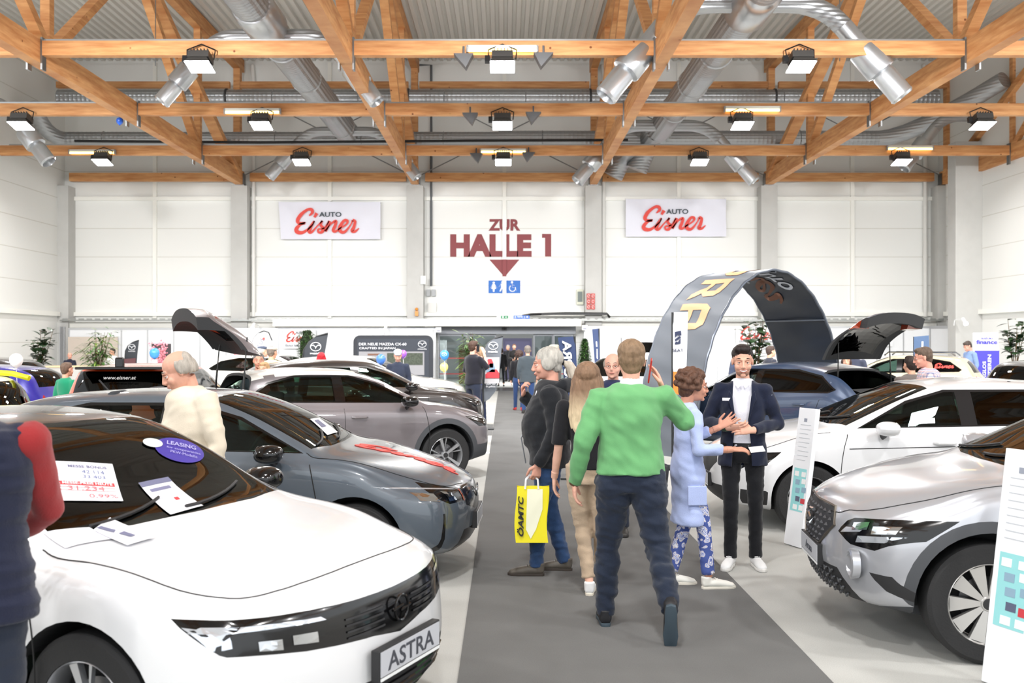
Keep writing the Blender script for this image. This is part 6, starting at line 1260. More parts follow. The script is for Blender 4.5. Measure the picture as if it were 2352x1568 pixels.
MB().tube([pel+Vector((0,0,-.0)),pel+Vector((0,0,.035))],.155*k,22,sq=.73,side=(1,0,0)).build('belt',mat('belt_black',(20,20,22),.4),o,smooth=40)
w=V('wrR'); MB().tube([w+Vector((.045,-.03,0)),w+Vector((.02,-.012,0))],.033,14).build('wristwatch',mat('watch_green',(60,84,70),.3,metal=.5),o,smooth=40)
m=MB().sphere(HM@Vector((0,.034,-.080)),tuple(x*k*1.045 for x in(.0515,.0545,.033)),16,10,rot=HM.to_3x3().normalized()); part(blob(m,.006,1,.001,(60,60,60)),'beard',mat('beard_stubble',(148,108,90),.8,var=.15,vs=60),o)
# -- 7 the old man in the cream sweater
o,HM,V,k=person('elderly man with fringe of white hair in cream sweater looking down',(W2(452,6.55),6.55),122,H=1.78,hair=('fringe',(168,160,150)),skin=(214,160,138),bulk=1.24,belly=.06,fat=1.08,
  top=dict(m=clothmat('cream_knit',(222,210,190),.9,bump=.15),c=(222,210,190),hem=.86,b=1.12,arm=1.18,wr=.013,name='sweater'),legs=dict(c=(60,66,78)),shoes=(50,46,44),head=(0,.115,1.585),neck=(0,.04,1.47),chest=(0,.02,1.28),pitch=-28,yaw=-12,
  elL=(-.26,-.06,1.12),wrL=(-.24,.03,.87),elR=(.26,-.02,1.14),wrR=(.22,.14,.92))
n=V('neck'); MB().tube([n+Vector((.066*math.cos(t),.066*math.sin(t),.012+.01*math.sin(t))) for t in [2*PI*i/20 for i in range(21)]],.003,6,cap=False).build('necklace',mat('gold',(206,160,70),.25,metal=1),o)
# -- 8 person at the left edge
o,HM,V,k=person('person in navy quilted vest with red sleeves cut off by the left edge',(-1.88,3.50),14,H=1.80,hair=('short',(70,60,52)),
  top=dict(c=(34,38,58),hem=.80,b=1.22,sleeve=0,wr=.012,wf=(3,3,26),name='vest'),legs=dict(c=(40,46,60)),shoes=(40,40,40),elL=(-.25,.02,1.14),wrL=(-.2,.2,1.0),elR=(.215,.17,1.14),wrR=(.10,.30,1.05),anL=(-.1,-.1,.09))
m=MB(); a,e,w=V('shR'),V('elR'),V('wrR'); m.sphere(a,.078,14,10); m.tube([a,a.lerp(e,.5),e,e.lerp(w,.5),w],[.072,.066,.058,.052,.040],14); part(blob(m,.011,3,.008),'sleeve',clothmat('sleeve_red',(150,44,46)),o)
m=MB(); a,e,w=V('shL'),V('elL'),V('wrL'); m.tube([a,a.lerp(e,.5),e,e.lerp(w,.5),w],[.075,.07,.06,.055,.042],14); part(blob(m,.011,3,.008),'sleeve',clothmat('sleeve_red',(150,44,46)),o)
# -- 9 man phoning in black t-shirt
o,HM,V,k=person('man in black t-shirt and dark jeans phoning beside the tall flag',(W2(1087,20.0),20.0),-48,H=1.83,hair=('short',(72,52,42)),skin=(218,168,146),bulk=1.08,belly=.05,glasses=True,far=True,
  top=dict(c=(28,28,36),hem=.92,b=1.08,sleeve=.5,name='t_shirt'),legs=dict(c=(36,42,58),name='jeans'),shoes=(50,48,48),elR=(.27,.14,1.22),wrR=(.13,.16,1.50),hR=dict(d=(-.3,-.1,1),pn=(-1,0,0),side=(0,1,0),curl=.5),elL=(-.24,0,1.14),wrL=(-.2,.16,1.0))
hx=Matrix.Translation((W2(1087,20.0),20.0,0))@Matrix.Rotation(R(-48),4,'Z'); q=hx@(HM@Vector((.10,.01,-.01)))
ph=MB().box(-.036,.036,-.006,.006,-.075,.075).build('mobile_phone',mat('phone_black',(26,26,30),.3),bev=.003,loc=q,rz=R(40)); tag(ph,'dark mobile phone at the ear of the man in the black t-shirt','phone')
# -- others
def far(label,px,Y,rz,H,**k):
    k.setdefault('far',True); return person(label,(W2(px,Y),Y),rz,H=H,**k)
far('bald man with glasses partly hidden behind the man in green',1408,9.35,168,1.70,hair=('fringe',(150,140,130)),skin=(224,170,150),glasses=True,fat=1.08,top=dict(c=(40,46,78)),bulk=1.1)
far('grey-haired person looking right behind the ponytail man',1271,16.5,-70,1.76,hair=('short',(170,165,150)),top=dict(c=(84,80,76)))
far('person in black jacket and blue jeans with red shoes walking to the doorway',1192,26.3,2,1.58,hair=('curly',(70,52,46)),top=dict(c=(26,26,30),hem=.95,wr=.006),legs=dict(c=(44,66,108),name='jeans'),shoes=(190,50,50),anL=(-.1,.15,.09),anR=(.08,-.15,.10))
far('person in long dark grey jacket walking to the doorway',1212,25.2,-2,1.72,hair=('short',(120,112,104)),top=dict(c=(66,74,80),hem=.80,b=1.15),legs=dict(c=(44,66,108),name='jeans'))
far('woman in black with bare ankles walking in the doorway',1151,40.3,5,1.58,hair=('bob',(84,56,44)),top=dict(c=(32,30,32)),legs=dict(c=(30,32,34),b=.85,up=.08),shoes=(50,48,50),sole=(220,220,220),anL=(-.1,.2,.09),anR=(.1,-.2,.12))
far('man in black jacket with folded hands standing in the doorway',1181,44.5,178,1.72,hair=('short',(110,80,60)),top=dict(c=(36,34,34),hem=.8),legs=dict(c=(70,62,56)),elL=(-.24,.04,1.16),wrL=(-.04,.24,1.14),elR=(.24,.04,1.14),wrR=(.05,.22,1.05))
far('person in dark clothes behind the man with folded hands',1167,45.8,150,1.68,hair=('short',(170,160,150)),top=dict(c=(30,30,34)),legs=dict(c=(28,28,32)))
far('person in blue behind the tall flag and the green plant',1103,21.6,40,1.70,hair=('short',(160,130,100)),top=dict(c=(40,66,140)),legs=dict(c=(40,50,80)))
far('boy in green hooded jumper seen from behind at left',152,14.8,-28,1.50,hair=('short',(104,84,70)),top=dict(c=(30,134,98),hem=.82,b=1.0,name='hooded_jumper'))
far('bald man in dark suit and tie sitting behind the counter',160,33.0,-140,1.46,hair=('fringe',(170,150,140)),skin=(220,160,140),top=dict(c=(38,40,56)))
far('dark-haired man in white shirt leaning on the counter',259,33.2,150,1.60,hair=('short',(50,36,32)),glasses=True,top=dict(c=(236,232,232)),elL=(-.28,.1,1.14),wrL=(-.35,.22,1.0),elR=(.28,.1,1.14),wrR=(.3,.25,1.0))
far('grey-haired man beside the raised tailgate, second from the left in his group',594,14.5,195,1.65,hair=('short',(120,118,114)),skin=(206,150,126),top=dict(c=(70,70,80)))
far('fair-haired woman with glasses beside the raised tailgate',607,14.15,170,1.52,hair=('bob',(186,150,110)),glasses=True,top=dict(c=(120,60,60)))
far('person in beige quilted vest and cream flat cap from behind',624,18.9,-25,1.73,hair=('short',(120,110,100)),cap=((206,196,180),1),glasses=True,top=dict(c=(226,202,148),sleeve=0,b=1.15,wr=.01,wf=(3,3,24),name='vest'))
far('person with dark flat cap behind the beige vest',602,21.0,-60,1.73,hair=('short',(190,186,180)),cap=((70,78,96),1),top=dict(c=(50,54,66)))
far('person with bright red hair behind the dark brown car',738,19.6,10,1.60,hair=('bob',(176,34,44)),top=dict(c=(60,60,66)))
far('elderly man with light blue flat cap behind the dark brown car',914,19.6,185,1.66,hair=('short',(190,186,180)),cap=((168,182,200),1),skin=(210,160,140),pitch=-22,top=dict(c=(44,50,66)))
PL=mat('plaid_shirt',(226,222,226),.85)
def plaid(m):
    nt=m.node_tree; b=nt.nodes['Principled BSDF']; tc=nt.nodes.new('ShaderNodeTexCoord'); cur=None; base=(srgb((232,228,230))+(1,))
    prev=None
    for ax,sc,ph,col,wd in (('X',26,0,(70,82,140),.3),('Z',26,.0,(70,82,140),.3),('X',26,.5,(190,110,110),.2),('Z',26,.5,(190,110,110),.2)):
        sp=nt.nodes.new('ShaderNodeSeparateXYZ'); nt.links.new(tc.outputs['Object'],sp.inputs[0]); a=nt.nodes.new('ShaderNodeMath'); a.operation='MULTIPLY_ADD'; a.inputs[1].default_value=sc; a.inputs[2].default_value=ph; nt.links.new(sp.outputs[ax],a.inputs[0])
        f=nt.nodes.new('ShaderNodeMath'); f.operation='FRACT'; nt.links.new(a.outputs[0],f.inputs[0]); l=nt.nodes.new('ShaderNodeMath'); l.operation='LESS_THAN'; l.inputs[1].default_value=wd; nt.links.new(f.outputs[0],l.inputs[0]); h=nt.nodes.new('ShaderNodeMath'); h.operation='MULTIPLY'; h.inputs[1].default_value=.6; nt.links.new(l.outputs[0],h.inputs[0])
        mx=nt.nodes.new('ShaderNodeMix'); mx.data_type='RGBA'; nt.links.new(h.outputs[0],mx.inputs['Factor']); mx.inputs['B'].default_value=srgb(col)+(1,)
        if prev: nt.links.new(prev,mx.inputs['A'])
        else: mx.inputs['A'].default_value=base
        prev=mx.outputs['Result']
    nt.links.new(prev,b.inputs['Base Color'])
plaid(PL)
person('man with short hair and glasses in plaid shirt behind the white hatchback',(W2(2130,12.2),12.2),76,H=1.74,hair=('short',(96,80,68)),skin=(222,160,140),glasses=True,bulk=1.12,pitch=-14,head=(0,.05,1.62),fat=1.06,top=dict(m=PL,c=(220,220,220),b=1.1,name='plaid_shirt'))
person('person in brown quilted jacket bending at the raised tailgate',(W2(2092,13.1),13.1),10,H=1.62,far=True,hair=('short',(50,40,36)),bulk=1.2,top=dict(c=(98,90,86),b=1.2,wr=.012,wf=(4,4,24),name='quilted_jacket'))
far('man in light blue sweatshirt looking down by the finance banner',2228,27.0,100,1.84,hair=('short',(70,60,54)),skin=(216,160,140),pitch=-30,head=(0,.07,1.61),top=dict(c=(126,152,196)),legs=dict(c=(206,196,190)))
far('white-haired man behind the petrol blue car',1960,19.0,150,1.77,hair=('short',(222,214,196)),skin=(226,170,150),top=dict(c=(60,64,80)))
far('dark-haired person in front of the white-haired man',1944,18.4,160,1.56,hair=('bob',(58,40,36)),top=dict(c=(50,50,54)))
far('dark-haired bearded man framed by the arch in front of the rubber plant',1769,21.8,-75,1.72,hair=('short',(70,56,50)),top=dict(c=(54,56,66)))
far('grey-haired person just behind the head of the salesman',1703,20.8,200,1.77,hair=('short',(130,118,104)),top=dict(c=(66,74,96)))
# ---------------- arch, flags, plants, stands ----------------
ATX=Vector((2.93,15.25,0)); BTX=Vector((5.92,17.30,0)); AC=(ATX+BTX)/2; PD_=(BTX-ATX).normalized(); PH=(BTX-ATX).length/2; AX=Vector((-PD_.y,PD_.x,0)); AW=1.3; AH=2.98
arch=thing('fabric_arch','tall dark fabric arch with copper lettering spanning the petrol blue car','arch',tuple(AC)); 
NA=120; tab=[]; s_=0; prev=None
for i in range(NA+1):
    t=PI*i/NA; q=(-PH*math.cos(t),AH*math.sin(t)**.92)
    if prev: s_+=math.hypot(q[0]-prev[0],q[1]-prev[1])
    tab.append((s_,q)); prev=q
ALEN=s_
def apos(s,a,off=0):
    s=max(0,min(ALEN,s)); i=0; lo,hi=0,NA
    while hi-lo>1:
        m=(lo+hi)//2
        if tab[m][0]<=s: lo=m
        else: hi=m
    (s0,q0),(s1,q1)=tab[lo],tab[lo+1]; t=(s-s0)/(s1-s0); x=q0[0]+(q1[0]-q0[0])*t; z=q0[1]+(q1[1]-q0[1])*t; dx,dz=q1[0]-q0[0],q1[1]-q0[1]; L=math.hypot(dx,dz); n=(-dz/L,dx/L)
    rip=.012*math.sin(s*7+a*3)*math.sin(PI*a/AW)+.008*math.sin(s*17-a*5)
    return PD_*(x+n[0]*(off+rip))+AX*a+Vector((0,0,z+n[1]*(off+rip)))
AF=mat('arch_fabric_sheen',(100,106,114),.5); AI=mat('arch_fabric_inner',(17,28,44),.55); COP=mat('copper_print',(222,164,122),.5)  # outer grey has reflected sheen painted in; the cloth itself is dark navy
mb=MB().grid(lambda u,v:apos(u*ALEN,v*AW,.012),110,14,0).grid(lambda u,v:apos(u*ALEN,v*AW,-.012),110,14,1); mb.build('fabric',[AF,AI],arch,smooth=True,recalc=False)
for a in (0,AW): MB().tube([apos(ALEN*i/80,a) for i in range(81)],.022,8).build('frame_pole',mat('arch_pole_grey',(92,98,108),.35,metal=.5),arch,smooth=40)
for s in (.05,2.3,ALEN/2,ALEN-2.3,ALEN-.05): MB().tube([apos(s,0,-.03),apos(s,AW,-.03)],.014,6).build('cross_pole',mat('arch_pole_grey',(92,98,108),.35,metal=.5),arch)
def arch_text(me,s0,a0,sx,sa,m,name,off,flip=1):
    bm=bmesh.new(); bm.from_mesh(me); bmesh.ops.triangulate(bm,faces=bm.faces[:])
    for _ in range(4):
        ed=[e for e in bm.edges if e.calc_length()>.12]
        if not ed: break
        bmesh.ops.subdivide_edges(bm,edges=ed,cuts=1); bmesh.ops.triangulate(bm,faces=bm.faces[:])
    for v in bm.verts: v.co=apos(s0+flip*v.co.x*sx,a0+v.co.y*sa,off)
    bm.to_mesh(me); bm.free(); me.name=name; me.materials.clear(); me.materials.append(m); return link(name,me,arch)
# angular letters, unit height 1: outlines with inner slots built from bars
def bars(l): 
    m=MB()
    for pts in l: m.add([(x,y,0) for x,y in pts],[tuple(range(len(pts)))])
    return m.mesh('g',COP,recalc=False)
LET={'A':[[(0,0),(.2,0),(.2,.75),(0,.75)],[(.6,0),(.8,0),(.8,.75),(.6,.75)],[(0,.75),(.8,.75),(.8,.82),(.66,1),(.14,1),(0,.82)],[(.2,.3),(.6,.3),(.6,.46),(.2,.46)]],
 'R':[[(0,0),(.2,0),(.2,.8),(0,.8)],[(0,.8),(.8,.8),(.8,.86),(.68,1),(0,1)],[(.6,.5),(.8,.5),(.8,.8),(.6,.8)],[(.2,.36),(.66,.36),(.8,.5),(.2,.5)],[(.42,.36),(.66,.36),(.9,0),(.66,0)]],
 'P':[[(0,0),(.2,0),(.2,.8),(0,.8)],[(0,.8),(.8,.8),(.8,.86),(.68,1),(0,1)],[(.6,.5),(.8,.5),(.8,.8),(.6,.8)],[(.2,.34),(.66,.34),(.8,.5),(.2,.5)]],
 'U':[[(0,.2),(.2,.2),(.2,1),(0,1)],[(.6,.2),(.8,.2),(.8,1),(.6,1)],[(.14,0),(.66,0),(.8,.2),(0,.2)]],'C':[[(0,.2),(.2,.2),(.2,.8),(0,.8)],[(0,.8),(.85,.8),(.85,1),(.14,1),(0,.82)],[(.14,0),(.85,0),(.85,.2),(0,.2)]]}
s0=5.2
for ch in 'CUPRA':
    arch_text(bars(LET[ch]),s0,.98,.62,-.66,COP,'letter',.022,-1); s0-=.66
arch_text(text_mesh('AUTO',.34,.012,0,align='LEFT'),ALEN*.5-.1,.35,1,1,mat('arch_white_print',(210,214,222),.5),'lettering',-.024,1)
m=MB()
for st in SCRIPT: stroke(m,[(p[0]*.2,p[1]*.2,p[2]) for p in st],.09)
arch_text(m.mesh('g',COP),ALEN*.5-.9,.55,1,.9,mat('arch_copper_dark',(150,92,60),.5),'script_lettering',-.024,1)
arch_text(text_mesh('Ehrlich am besten.',.26,.008,0,align='LEFT'),ALEN*.5-1.35,1.12,1,1,mat('arch_white_print',(210,214,222),.5),'lettering',-.024,1)
# flags
def emblem(parent,c,r,u,size,m):
    r=Vector(r).normalized()*size/2; u=Vector(u).normalized()*size/2; n=r.cross(u).normalized()*.004; c=Vector(c); q=MB()
    q.tube([c+r*math.cos(t)+u*.8*math.sin(t)+n for t in [2*PI*i/28 for i in range(29)]],size*.035,5,cap=False)
    q.tube([c-r*.93+u*.15+n,c-r*.45+u*.30+n,c-r*.1-u*.02+n,c-u*.35+n,c+r*.1-u*.02+n,c+r*.45+u*.30+n,c+r*.93+u*.15+n],size*.045,5); return q.build('emblem',m,parent)
FW=mat('flag_white_print',(222,224,228),.6); FG=mat('flag_dark_grey',(46,50,56),.7); FN=mat('flag_navy',(50,66,104),.7); FWH=mat('flag_white',(238,239,244),.7); POLE=mat('flag_pole',(36,38,40),.4)
def flag(label,pts,Y,m,pole=None,name='beach_flag',wave=.03):
    """pts: outline in picture pixels at distance Y"""
    W_=[P(x,y,Y) for x,y in pts]; cx=sum(p.x for p in W_)/len(W_); o=thing(name,label,'flag',(cx,Y,0))
    bm=bmesh.new(); vs=[bm.verts.new((p.x-cx,0,p.z)) for p in W_]; bm.faces.new(vs); bmesh.ops.triangulate(bm,faces=bm.faces[:])
    for _ in range(3):
        ed=[e for e in bm.edges if e.calc_length()>.18]
        if ed: bmesh.ops.subdivide_edges(bm,edges=ed,cuts=1); bmesh.ops.triangulate(bm,faces=bm.faces[:])
    for v in bm.verts: v.co.y=wave*math.sin(v.co.x*5+v.co.z*3)
    g=bmesh.ops.extrude_face_region(bm,geom=bm.faces[:]); bmesh.ops.translate(bm,verts=[e for e in g['geom'] if isinstance(e,bmesh.types.BMVert)],vec=(0,.008,0)); bmesh.ops.recalc_face_normals(bm,faces=bm.faces)
    me=bpy.data.meshes.new('sail'); bm.to_mesh(me); bm.free(); me.materials.append(m); link('sail',me,o)
    if pole:
        pp=[P(x,y,Y)-Vector((cx,Y,0)) for x,y in pole]; pp.append(Vector((pp[-1].x,0,.03))); MB().tube(pp,.018,8).build('pole',POLE,o,smooth=40)
    MB().box(-.22,.22,-.22,.22,0,.03).build('base_plate',POLE,o).location=((pp[-1].x if pole else 0),0,0)
    L=lambda x,y,d=.045:P(x,y,Y)-Vector((cx,Y+d,0)); return o,L
o,L=flag('dark teardrop flag with winged emblem beside the tall green bush',[(753,765),(728,772),(710,785),(698,803),(694,832),(742,832),(748,800)],24.6,FG,[(753,765),(728,772),(710,785),(698,803),(694,832)])
emblem(o,L(726,796),(1,0,0),(0,0,1),.26,FW); text_on('mazda','lettering',FW,o,L(726,811),(1,0,0),(0,0,1),1,bold=.02,fit=(.28,.05))
o,L=flag('dark feather flag with winged emblem and red car picture by the phoning man',[(1155,771),(1134,778),(1119,790),(1111,806),(1109,850),(1110,925),(1124,916),(1137,900),(1145,870),(1150,830),(1152,800)],20.6,mat('flag_mid_grey',(92,97,104),.7),[(1155,771),(1134,778),(1119,790),(1111,806),(1109,850),(1110,925)])
emblem(o,L(1133,794),(1,0,0),(0,0,1),.19,FW); text_on('mazda','lettering',FW,o,L(1132,807),(1,0,0),(0,0,1),1,bold=.02,fit=(.20,.045)); text_on('CRAFTED\nIN JAPAN','lettering',FW,o,L(1127,885),(1,0,0),(0,0,1),1,fit=(.2,.1))
MB().prism([L(1117,820),L(1147,820),L(1147,880),L(1113,880)],(0,.01,0)).build('picture_panel',mat('flag_picture_grey',(176,174,176),.6),o)
m=MB(); 
for (x0,y0,w,c) in ((1115,860,32,0),(1113,836,20,0),(1117,846,20,1)):
    m.prism([L(x0,y0+8,.06),L(x0,y0-1,.06),L(x0+w*.2,y0-6,.06),L(x0+w*.45,y0-12,.06),L(x0+w*.8,y0-12,.06),L(x0+w,y0-3,.06),L(x0+w,y0+8,.06)],(0,.01,0),c)
m.build('car_pictures',[mat('print_car_red',(176,52,60),.5),mat('print_car_blue',(116,140,160),.5)],o)
o,L=flag('dark feather flag with winged emblem near the pink blossoms',[(319,781),(305,786),(294,794),(288,806),(286,838),(314,840),(316,810)],31.5,FG,[(319,781),(305,786),(294,794),(288,806),(286,838)])
emblem(o,L(304,797),(1,0,0),(0,0,1),.22,FW); text_on('mazda','lettering',FW,o,L(304,806),(1,0,0),(0,0,1),1,fit=(.22,.04)); MB().prism([L(287,824),L(313,822),L(312,838),L(286,838)],(0,.01,0)).build('picture_panel',mat('print_dark_red',(90,50,54),.6),o)
o,L=flag('white teardrop flag with dark edge and red square behind the capped visitors',[(579,806),(579,790),(584,776),(594,765),(606,760),(617,763),(624,774),(625,790),(622,806),(612,825),(590,828)],27.5,FWH,[(625,782),(617,763),(606,760),(594,765),(584,776),(579,790),(577,812)])
text_on('ULUS','lettering',mat('print_slate',(80,90,110),.6),o,L(598,790),(.45,0,.9),(-.9,0,.45),1,fit=(.34,.12)); MB().prism([L(603,776),L(608,774),L(610,779),L(605,781)],(0,.01,0)).build('red_square',LRED,o)
o,L=flag('navy rectangular flag with white vertical lettering beside the ponytail man',[(1281,775),(1320,772),(1330,925),(1304,925)],13.2,FN,[(1319,772),(1324,900)])
text_on('CUPRA','lettering',FW,o,L(1304,835),(-.06,0,1),(1,0,.06),1,bold=.03,fit=(.62,.12))
o,L=flag('narrow navy flag with white mark beyond the pointed bush',[(1360,756),(1376,754),(1377,850),(1367,850)],27.0,FN,[(1376,754),(1377,850)])
MB().prism([L(1368,784),L(1371,784),L(1372,796),L(1369,796)],(0,.01,0)).prism([L(1370,801),L(1372,801),L(1373,825),L(1370,822)],(0,.01,0)).build('white_mark',FW,o)
o,L=flag('white vertical flag with dark S logo hanging in front of the arch',[(1545,717),(1581,716),(1575,860),(1545,860)],14.2,FWH,[(1545,717),(1545,880)])
MB().prism([L(1545,853,.05),L(1575,853,.05),L(1574,905,.05),L(1545,905,.05)],(0,.01,0)).build('orange_hem',mat('flag_orange',(240,130,50),.6),o)
q=MB(); NAV=mat('print_navy',(40,48,78),.6)
q.prism([L(1549,762),L(1563,759),L(1564,770),L(1559,771),L(1556,768),L(1549,776)],(0,.008,0)).prism([L(1549,779),L(1561,771),L(1563,775),L(1550,784)],(0,.008,0)).prism([L(1549,787),L(1553,784),L(1556,786),L(1562,776),L(1562,789),L(1549,791)],(0,.008,0)); q.build('logo',NAV,o)
text_on('SEAT','lettering',NAV,o,L(1556,804),(1,0,0),(0,0,1),1,bold=.0,fit=(.15,.045))
o,L=flag('slate blue flag with white mark behind the raised tailgate at right',[(2098,773),(2134,770),(2134,822),(2098,822)],22.6,mat('flag_slate_blue',(70,92,124),.7),[(2099,773),(2099,822)])
MB().prism([L(2115,784),L(2119,784),L(2119,800),L(2115,800)],(0,.01,0)).build('white_mark',FW,o)
# finance roll-up
o,L=flag('white and violet finance roll-up banner by the right booth wall',[(2234,764),(2293,763),(2295,880),(2238,880)],28.5,FWH,None,'roll_up_banner',.01)
MB().prism([L(2238,805,.03),L(2294,805,.03),L(2294,880,.03),L(2238,880,.03)],(0,.008,0)).build('violet_panel',mat('banner_violet',(76,72,190),.6),o); VIO=mat('print_violet',(70,66,190),.6)
text_on('SUZUKI','lettering',VIO,o,L(2265,777),(1,0,0),(0,0,1),1,bold=.02,fit=(.32,.05)); text_on('finance','lettering',VIO,o,L(2265,785),(1,0,0),(0,0,1),1,bold=.02,fit=(.60,.12))
text_on('SORGLOS','lettering',FW,o,L(2259,858),(0,0,1),(-1,0,0),1,bold=.03,fit=(.72,.10)); text_on('FINANZIEREN','lettering',FW,o,L(2271,858),(0,0,1),(-1,0,0),1,bold=.03,fit=(1.1,.10))
# presentation screen
o=thing('presentation_wall','large dark rounded screen wall announcing a new car in two white lines','display',P(903,786,33.5)*1); o.location.z=0; Y=33.5
a=P(812,770,Y); b=P(995,850,Y); w=b.x-a.x; h=a.z-.45; r=.22
def rr(w,h,r,z0): 
    pts=[]
    for cx,cz,a0 in ((w/2-r,z0+h-r,0),(-w/2+r,z0+h-r,90),(-w/2+r,z0+r,180),(w/2-r,z0+r,270)):
        for k in range(7): t=R(a0+15*k); pts.append((cx+r*math.cos(t),-.0,cz+r*math.sin(t)))
    return pts
MB().prism(rr(w,h,r,.45),(0,.15,0)).build('screen_body',mat('screen_navy',(26,31,42),.5),o); MB().prism([(x*.9,-.01,.45+h/2+(z-.45-h/2)*.86) for x,_,z in rr(w,h,.03,.45)],(0,.02,0)).build('screen_face',mat('screen_face_navy',(38,45,58),.5),o)
text_on('DER NEUE MAZDA CX-60','lettering',FW,o,(-.35,-.02,P(0,790,Y).z),(1,0,0),(0,0,1),1,bold=.015,fit=(1.6,.09)); text_on('CRAFTED IN JAPAN','lettering',FW,o,(-.53,-.02,P(0,800,Y).z),(1,0,0),(0,0,1),1,bold=.015,fit=(1.22,.09)); emblem(o,(.98,-.02,P(0,790,Y).z),(1,0,0),(0,0,1),.27,FW); text_on('mazda','lettering',FW,o,(.98,-.02,P(0,801,Y).z),(1,0,0),(0,0,1),1,bold=.01,fit=(.3,.045))
z1=P(0,807,Y).z; m=MB().box(-1.15,1.05,-.03,-.015,.7,z1,0); m.box(-.85,-.45,-.04,-.03,z1-.13,z1-.07,1).box(-.2,1.0,-.04,-.03,z1-.45,z1-.05,2); m.build('screen_picture',[mat('pic_grey',(150,150,154),.6),mat('pic_brown',(120,84,66),.6),mat('pic_green',(70,78,66),.7,var=.4,vs=20)],o)
for x in (-1.0,1.0): MB().box(x-.05,x+.05,.02,.12,0,.5).build('foot',POLE,o)
# wall posters with red script
def poster(px0,px1,py0,py1,lab,Y=36.2):
    a=P((px0+px1)/2,(py0+py1)/2,Y); w=(px1-px0)/FPX*Y; h=(py1-py0)/FPX*Y; o=thing('wall_poster',lab,'poster',a); MB().box(-w/2,w/2,0,.02,-h/2,h/2).build('sheet',SW,o)
    script_logo('script_lettering',LRED,o,(0,-.02,h*.12),(1,0,0),(0,0,1),w*.82); text_on('AUTO','lettering',mat('logo_dark',(48,62,72),.6),o,(.02*w,-.02,h*.34),(1,0,0),(0,0,1),1,bold=.02,fit=(w*.25,h*.13)); text_on('Ehrlich fährt am besten.','lettering',mat('print_slate',(80,90,110),.6),o,(0,-.02,-h*.34),(1,0,0),(0,0,1),1,fit=(w*.84,h*.13))
poster(650,725,757,800,'white poster with red script behind the tall green bush'); poster(1691,1785,751,790,'white poster with red script seen through the arch')
poster(1990,2050,765,795,'white poster with red script behind the raised tailgate at right')
# balloons
def balloon(px,py,Y,r,c,lab,string=True):
    p=P(px,py,Y); o=thing('balloon',lab,'balloon',p); m=mat('balloon_%d_%d'%(c[0],c[2]),c,.25,coat=.5); MB().lathe([(.002,1.0*r)]+[(r*math.cos(t),r*math.sin(t)*(1 if t>0 else 1.25)) for t in [PI/2-.15-i*.25 for i in range(11)]]+[(.012,-r*1.28),(.018,-r*1.36)],20,ax='z').build('skin',m,o,smooth=60)
    if string: MB().tube([(0,0,-r*1.3),(.02,0,-r*1.3-.3),(0,0,-p.z+.01)],.004,4).build('string',SW,o)
    return o
BB=(60,140,214); balloon(355,810,26.0,.13,BB,'blue balloon on the white column near the pink blossoms',False); q=balloon(1021,814,23.7,.11,BB,'blue balloon with white emblem beside the doorway plants'); emblem(q,(0,-.112,.01),(1,0,0),(0,0,1),.11,FW)
balloon(1020,842,23.9,.10,(246,232,130),'pale yellow balloon under the blue balloon near the doorway'); balloon(275,277,26.3,.09,(20,96,214),'small dark blue balloon caught under the second row of ceiling beams',False)
balloon(37,826,15.4,.10,(240,240,240),'white balloon on the roof of the royal blue car'); balloon(875,824,20.6,.10,(70,120,200),'blue balloon peeping over the dark brown car roof'); balloon(926,812,21.0,.08,(150,90,190),'violet balloon behind the man with the light blue cap')
o=MB().lathe([(.08,0),(.09,.9),(.07,1.35)],20,ax='z').build('display_column',SW,smooth=40,loc=(P(355,0,26.0).x,26.0,0)); tag(o,'slim white column carrying a blue balloon','column')
# counter
o=thing('counter','long light booth counter with pale top in front of the left booth wall','counter',(P(235,0,31.8).x,31.8,0)); zt=P(0,840,31.8).z
MB().box(-1.7,1.9,0,.6,0,zt-.05).build('front',mat('counter_grey',(196,194,190),.6),o); MB().box(-1.8,2.0,-.05,.7,zt-.05,zt).build('worktop',mat('counter_top_wood',(222,200,160),.5),o)
o=MB().box(-.9,.9,0,.04,0,2.0).build('display_board',mat('board_beige',(196,184,172),.6),loc=(P(213,0,36.2).x,36.2,0)); tag(o,'beige panel in the booth wall behind the bamboo plant','board')
o=MB().box(-.35,.35,0,.03,.9,1.75).build('display_board',mat('board_dark',(70,62,66),.5),loc=(P(370,0,36.34).x,36.345,0)); tag(o,'dark picture board behind the blue balloon and pink blossoms','board')
# ---- plants ----
def leaf(m,p,d,u,L,w,fold=.15,mi=0,seg=4):
    d=d.normalized(); s=d.cross(u); s=s.normalized() if s.length>1e-3 else d.orthogonal().normalized(); n=s.cross(d); c=[];l=[];r=[]
    for i in range(seg+1):
        t=i/seg; ww=w*math.sin(PI*min(1,t*.95+.03))**.7 if 0<t<1 else 0.002; q=p+d*L*t-Vector((0,0,1))*L*.25*t*t; c.append(q); l.append(q+s*ww+n*ww*fold); r.append(q-s*ww+n*ww*fold)
    vs=c+l+r; k=seg+1; fs=[]
    for i in range(seg): fs+=[(i,i+1,k+i+1,k+i),(i,2*k+i,2*k+i+1,i+1)]
    m.add(vs,fs,mi)
LGR=mat('leaf_dark_green',(44,66,40),.35,var=.25,vs=3); LMG=mat('leaf_mid_green',(70,104,52),.4,var=.3,vs=3); LYG=mat('leaf_yellow_green',(124,150,70),.45,var=.3,vs=3); STEM=mat('plant_stem',(96,78,54),.8); POT=mat('pot_dark',(60,58,56),.6)
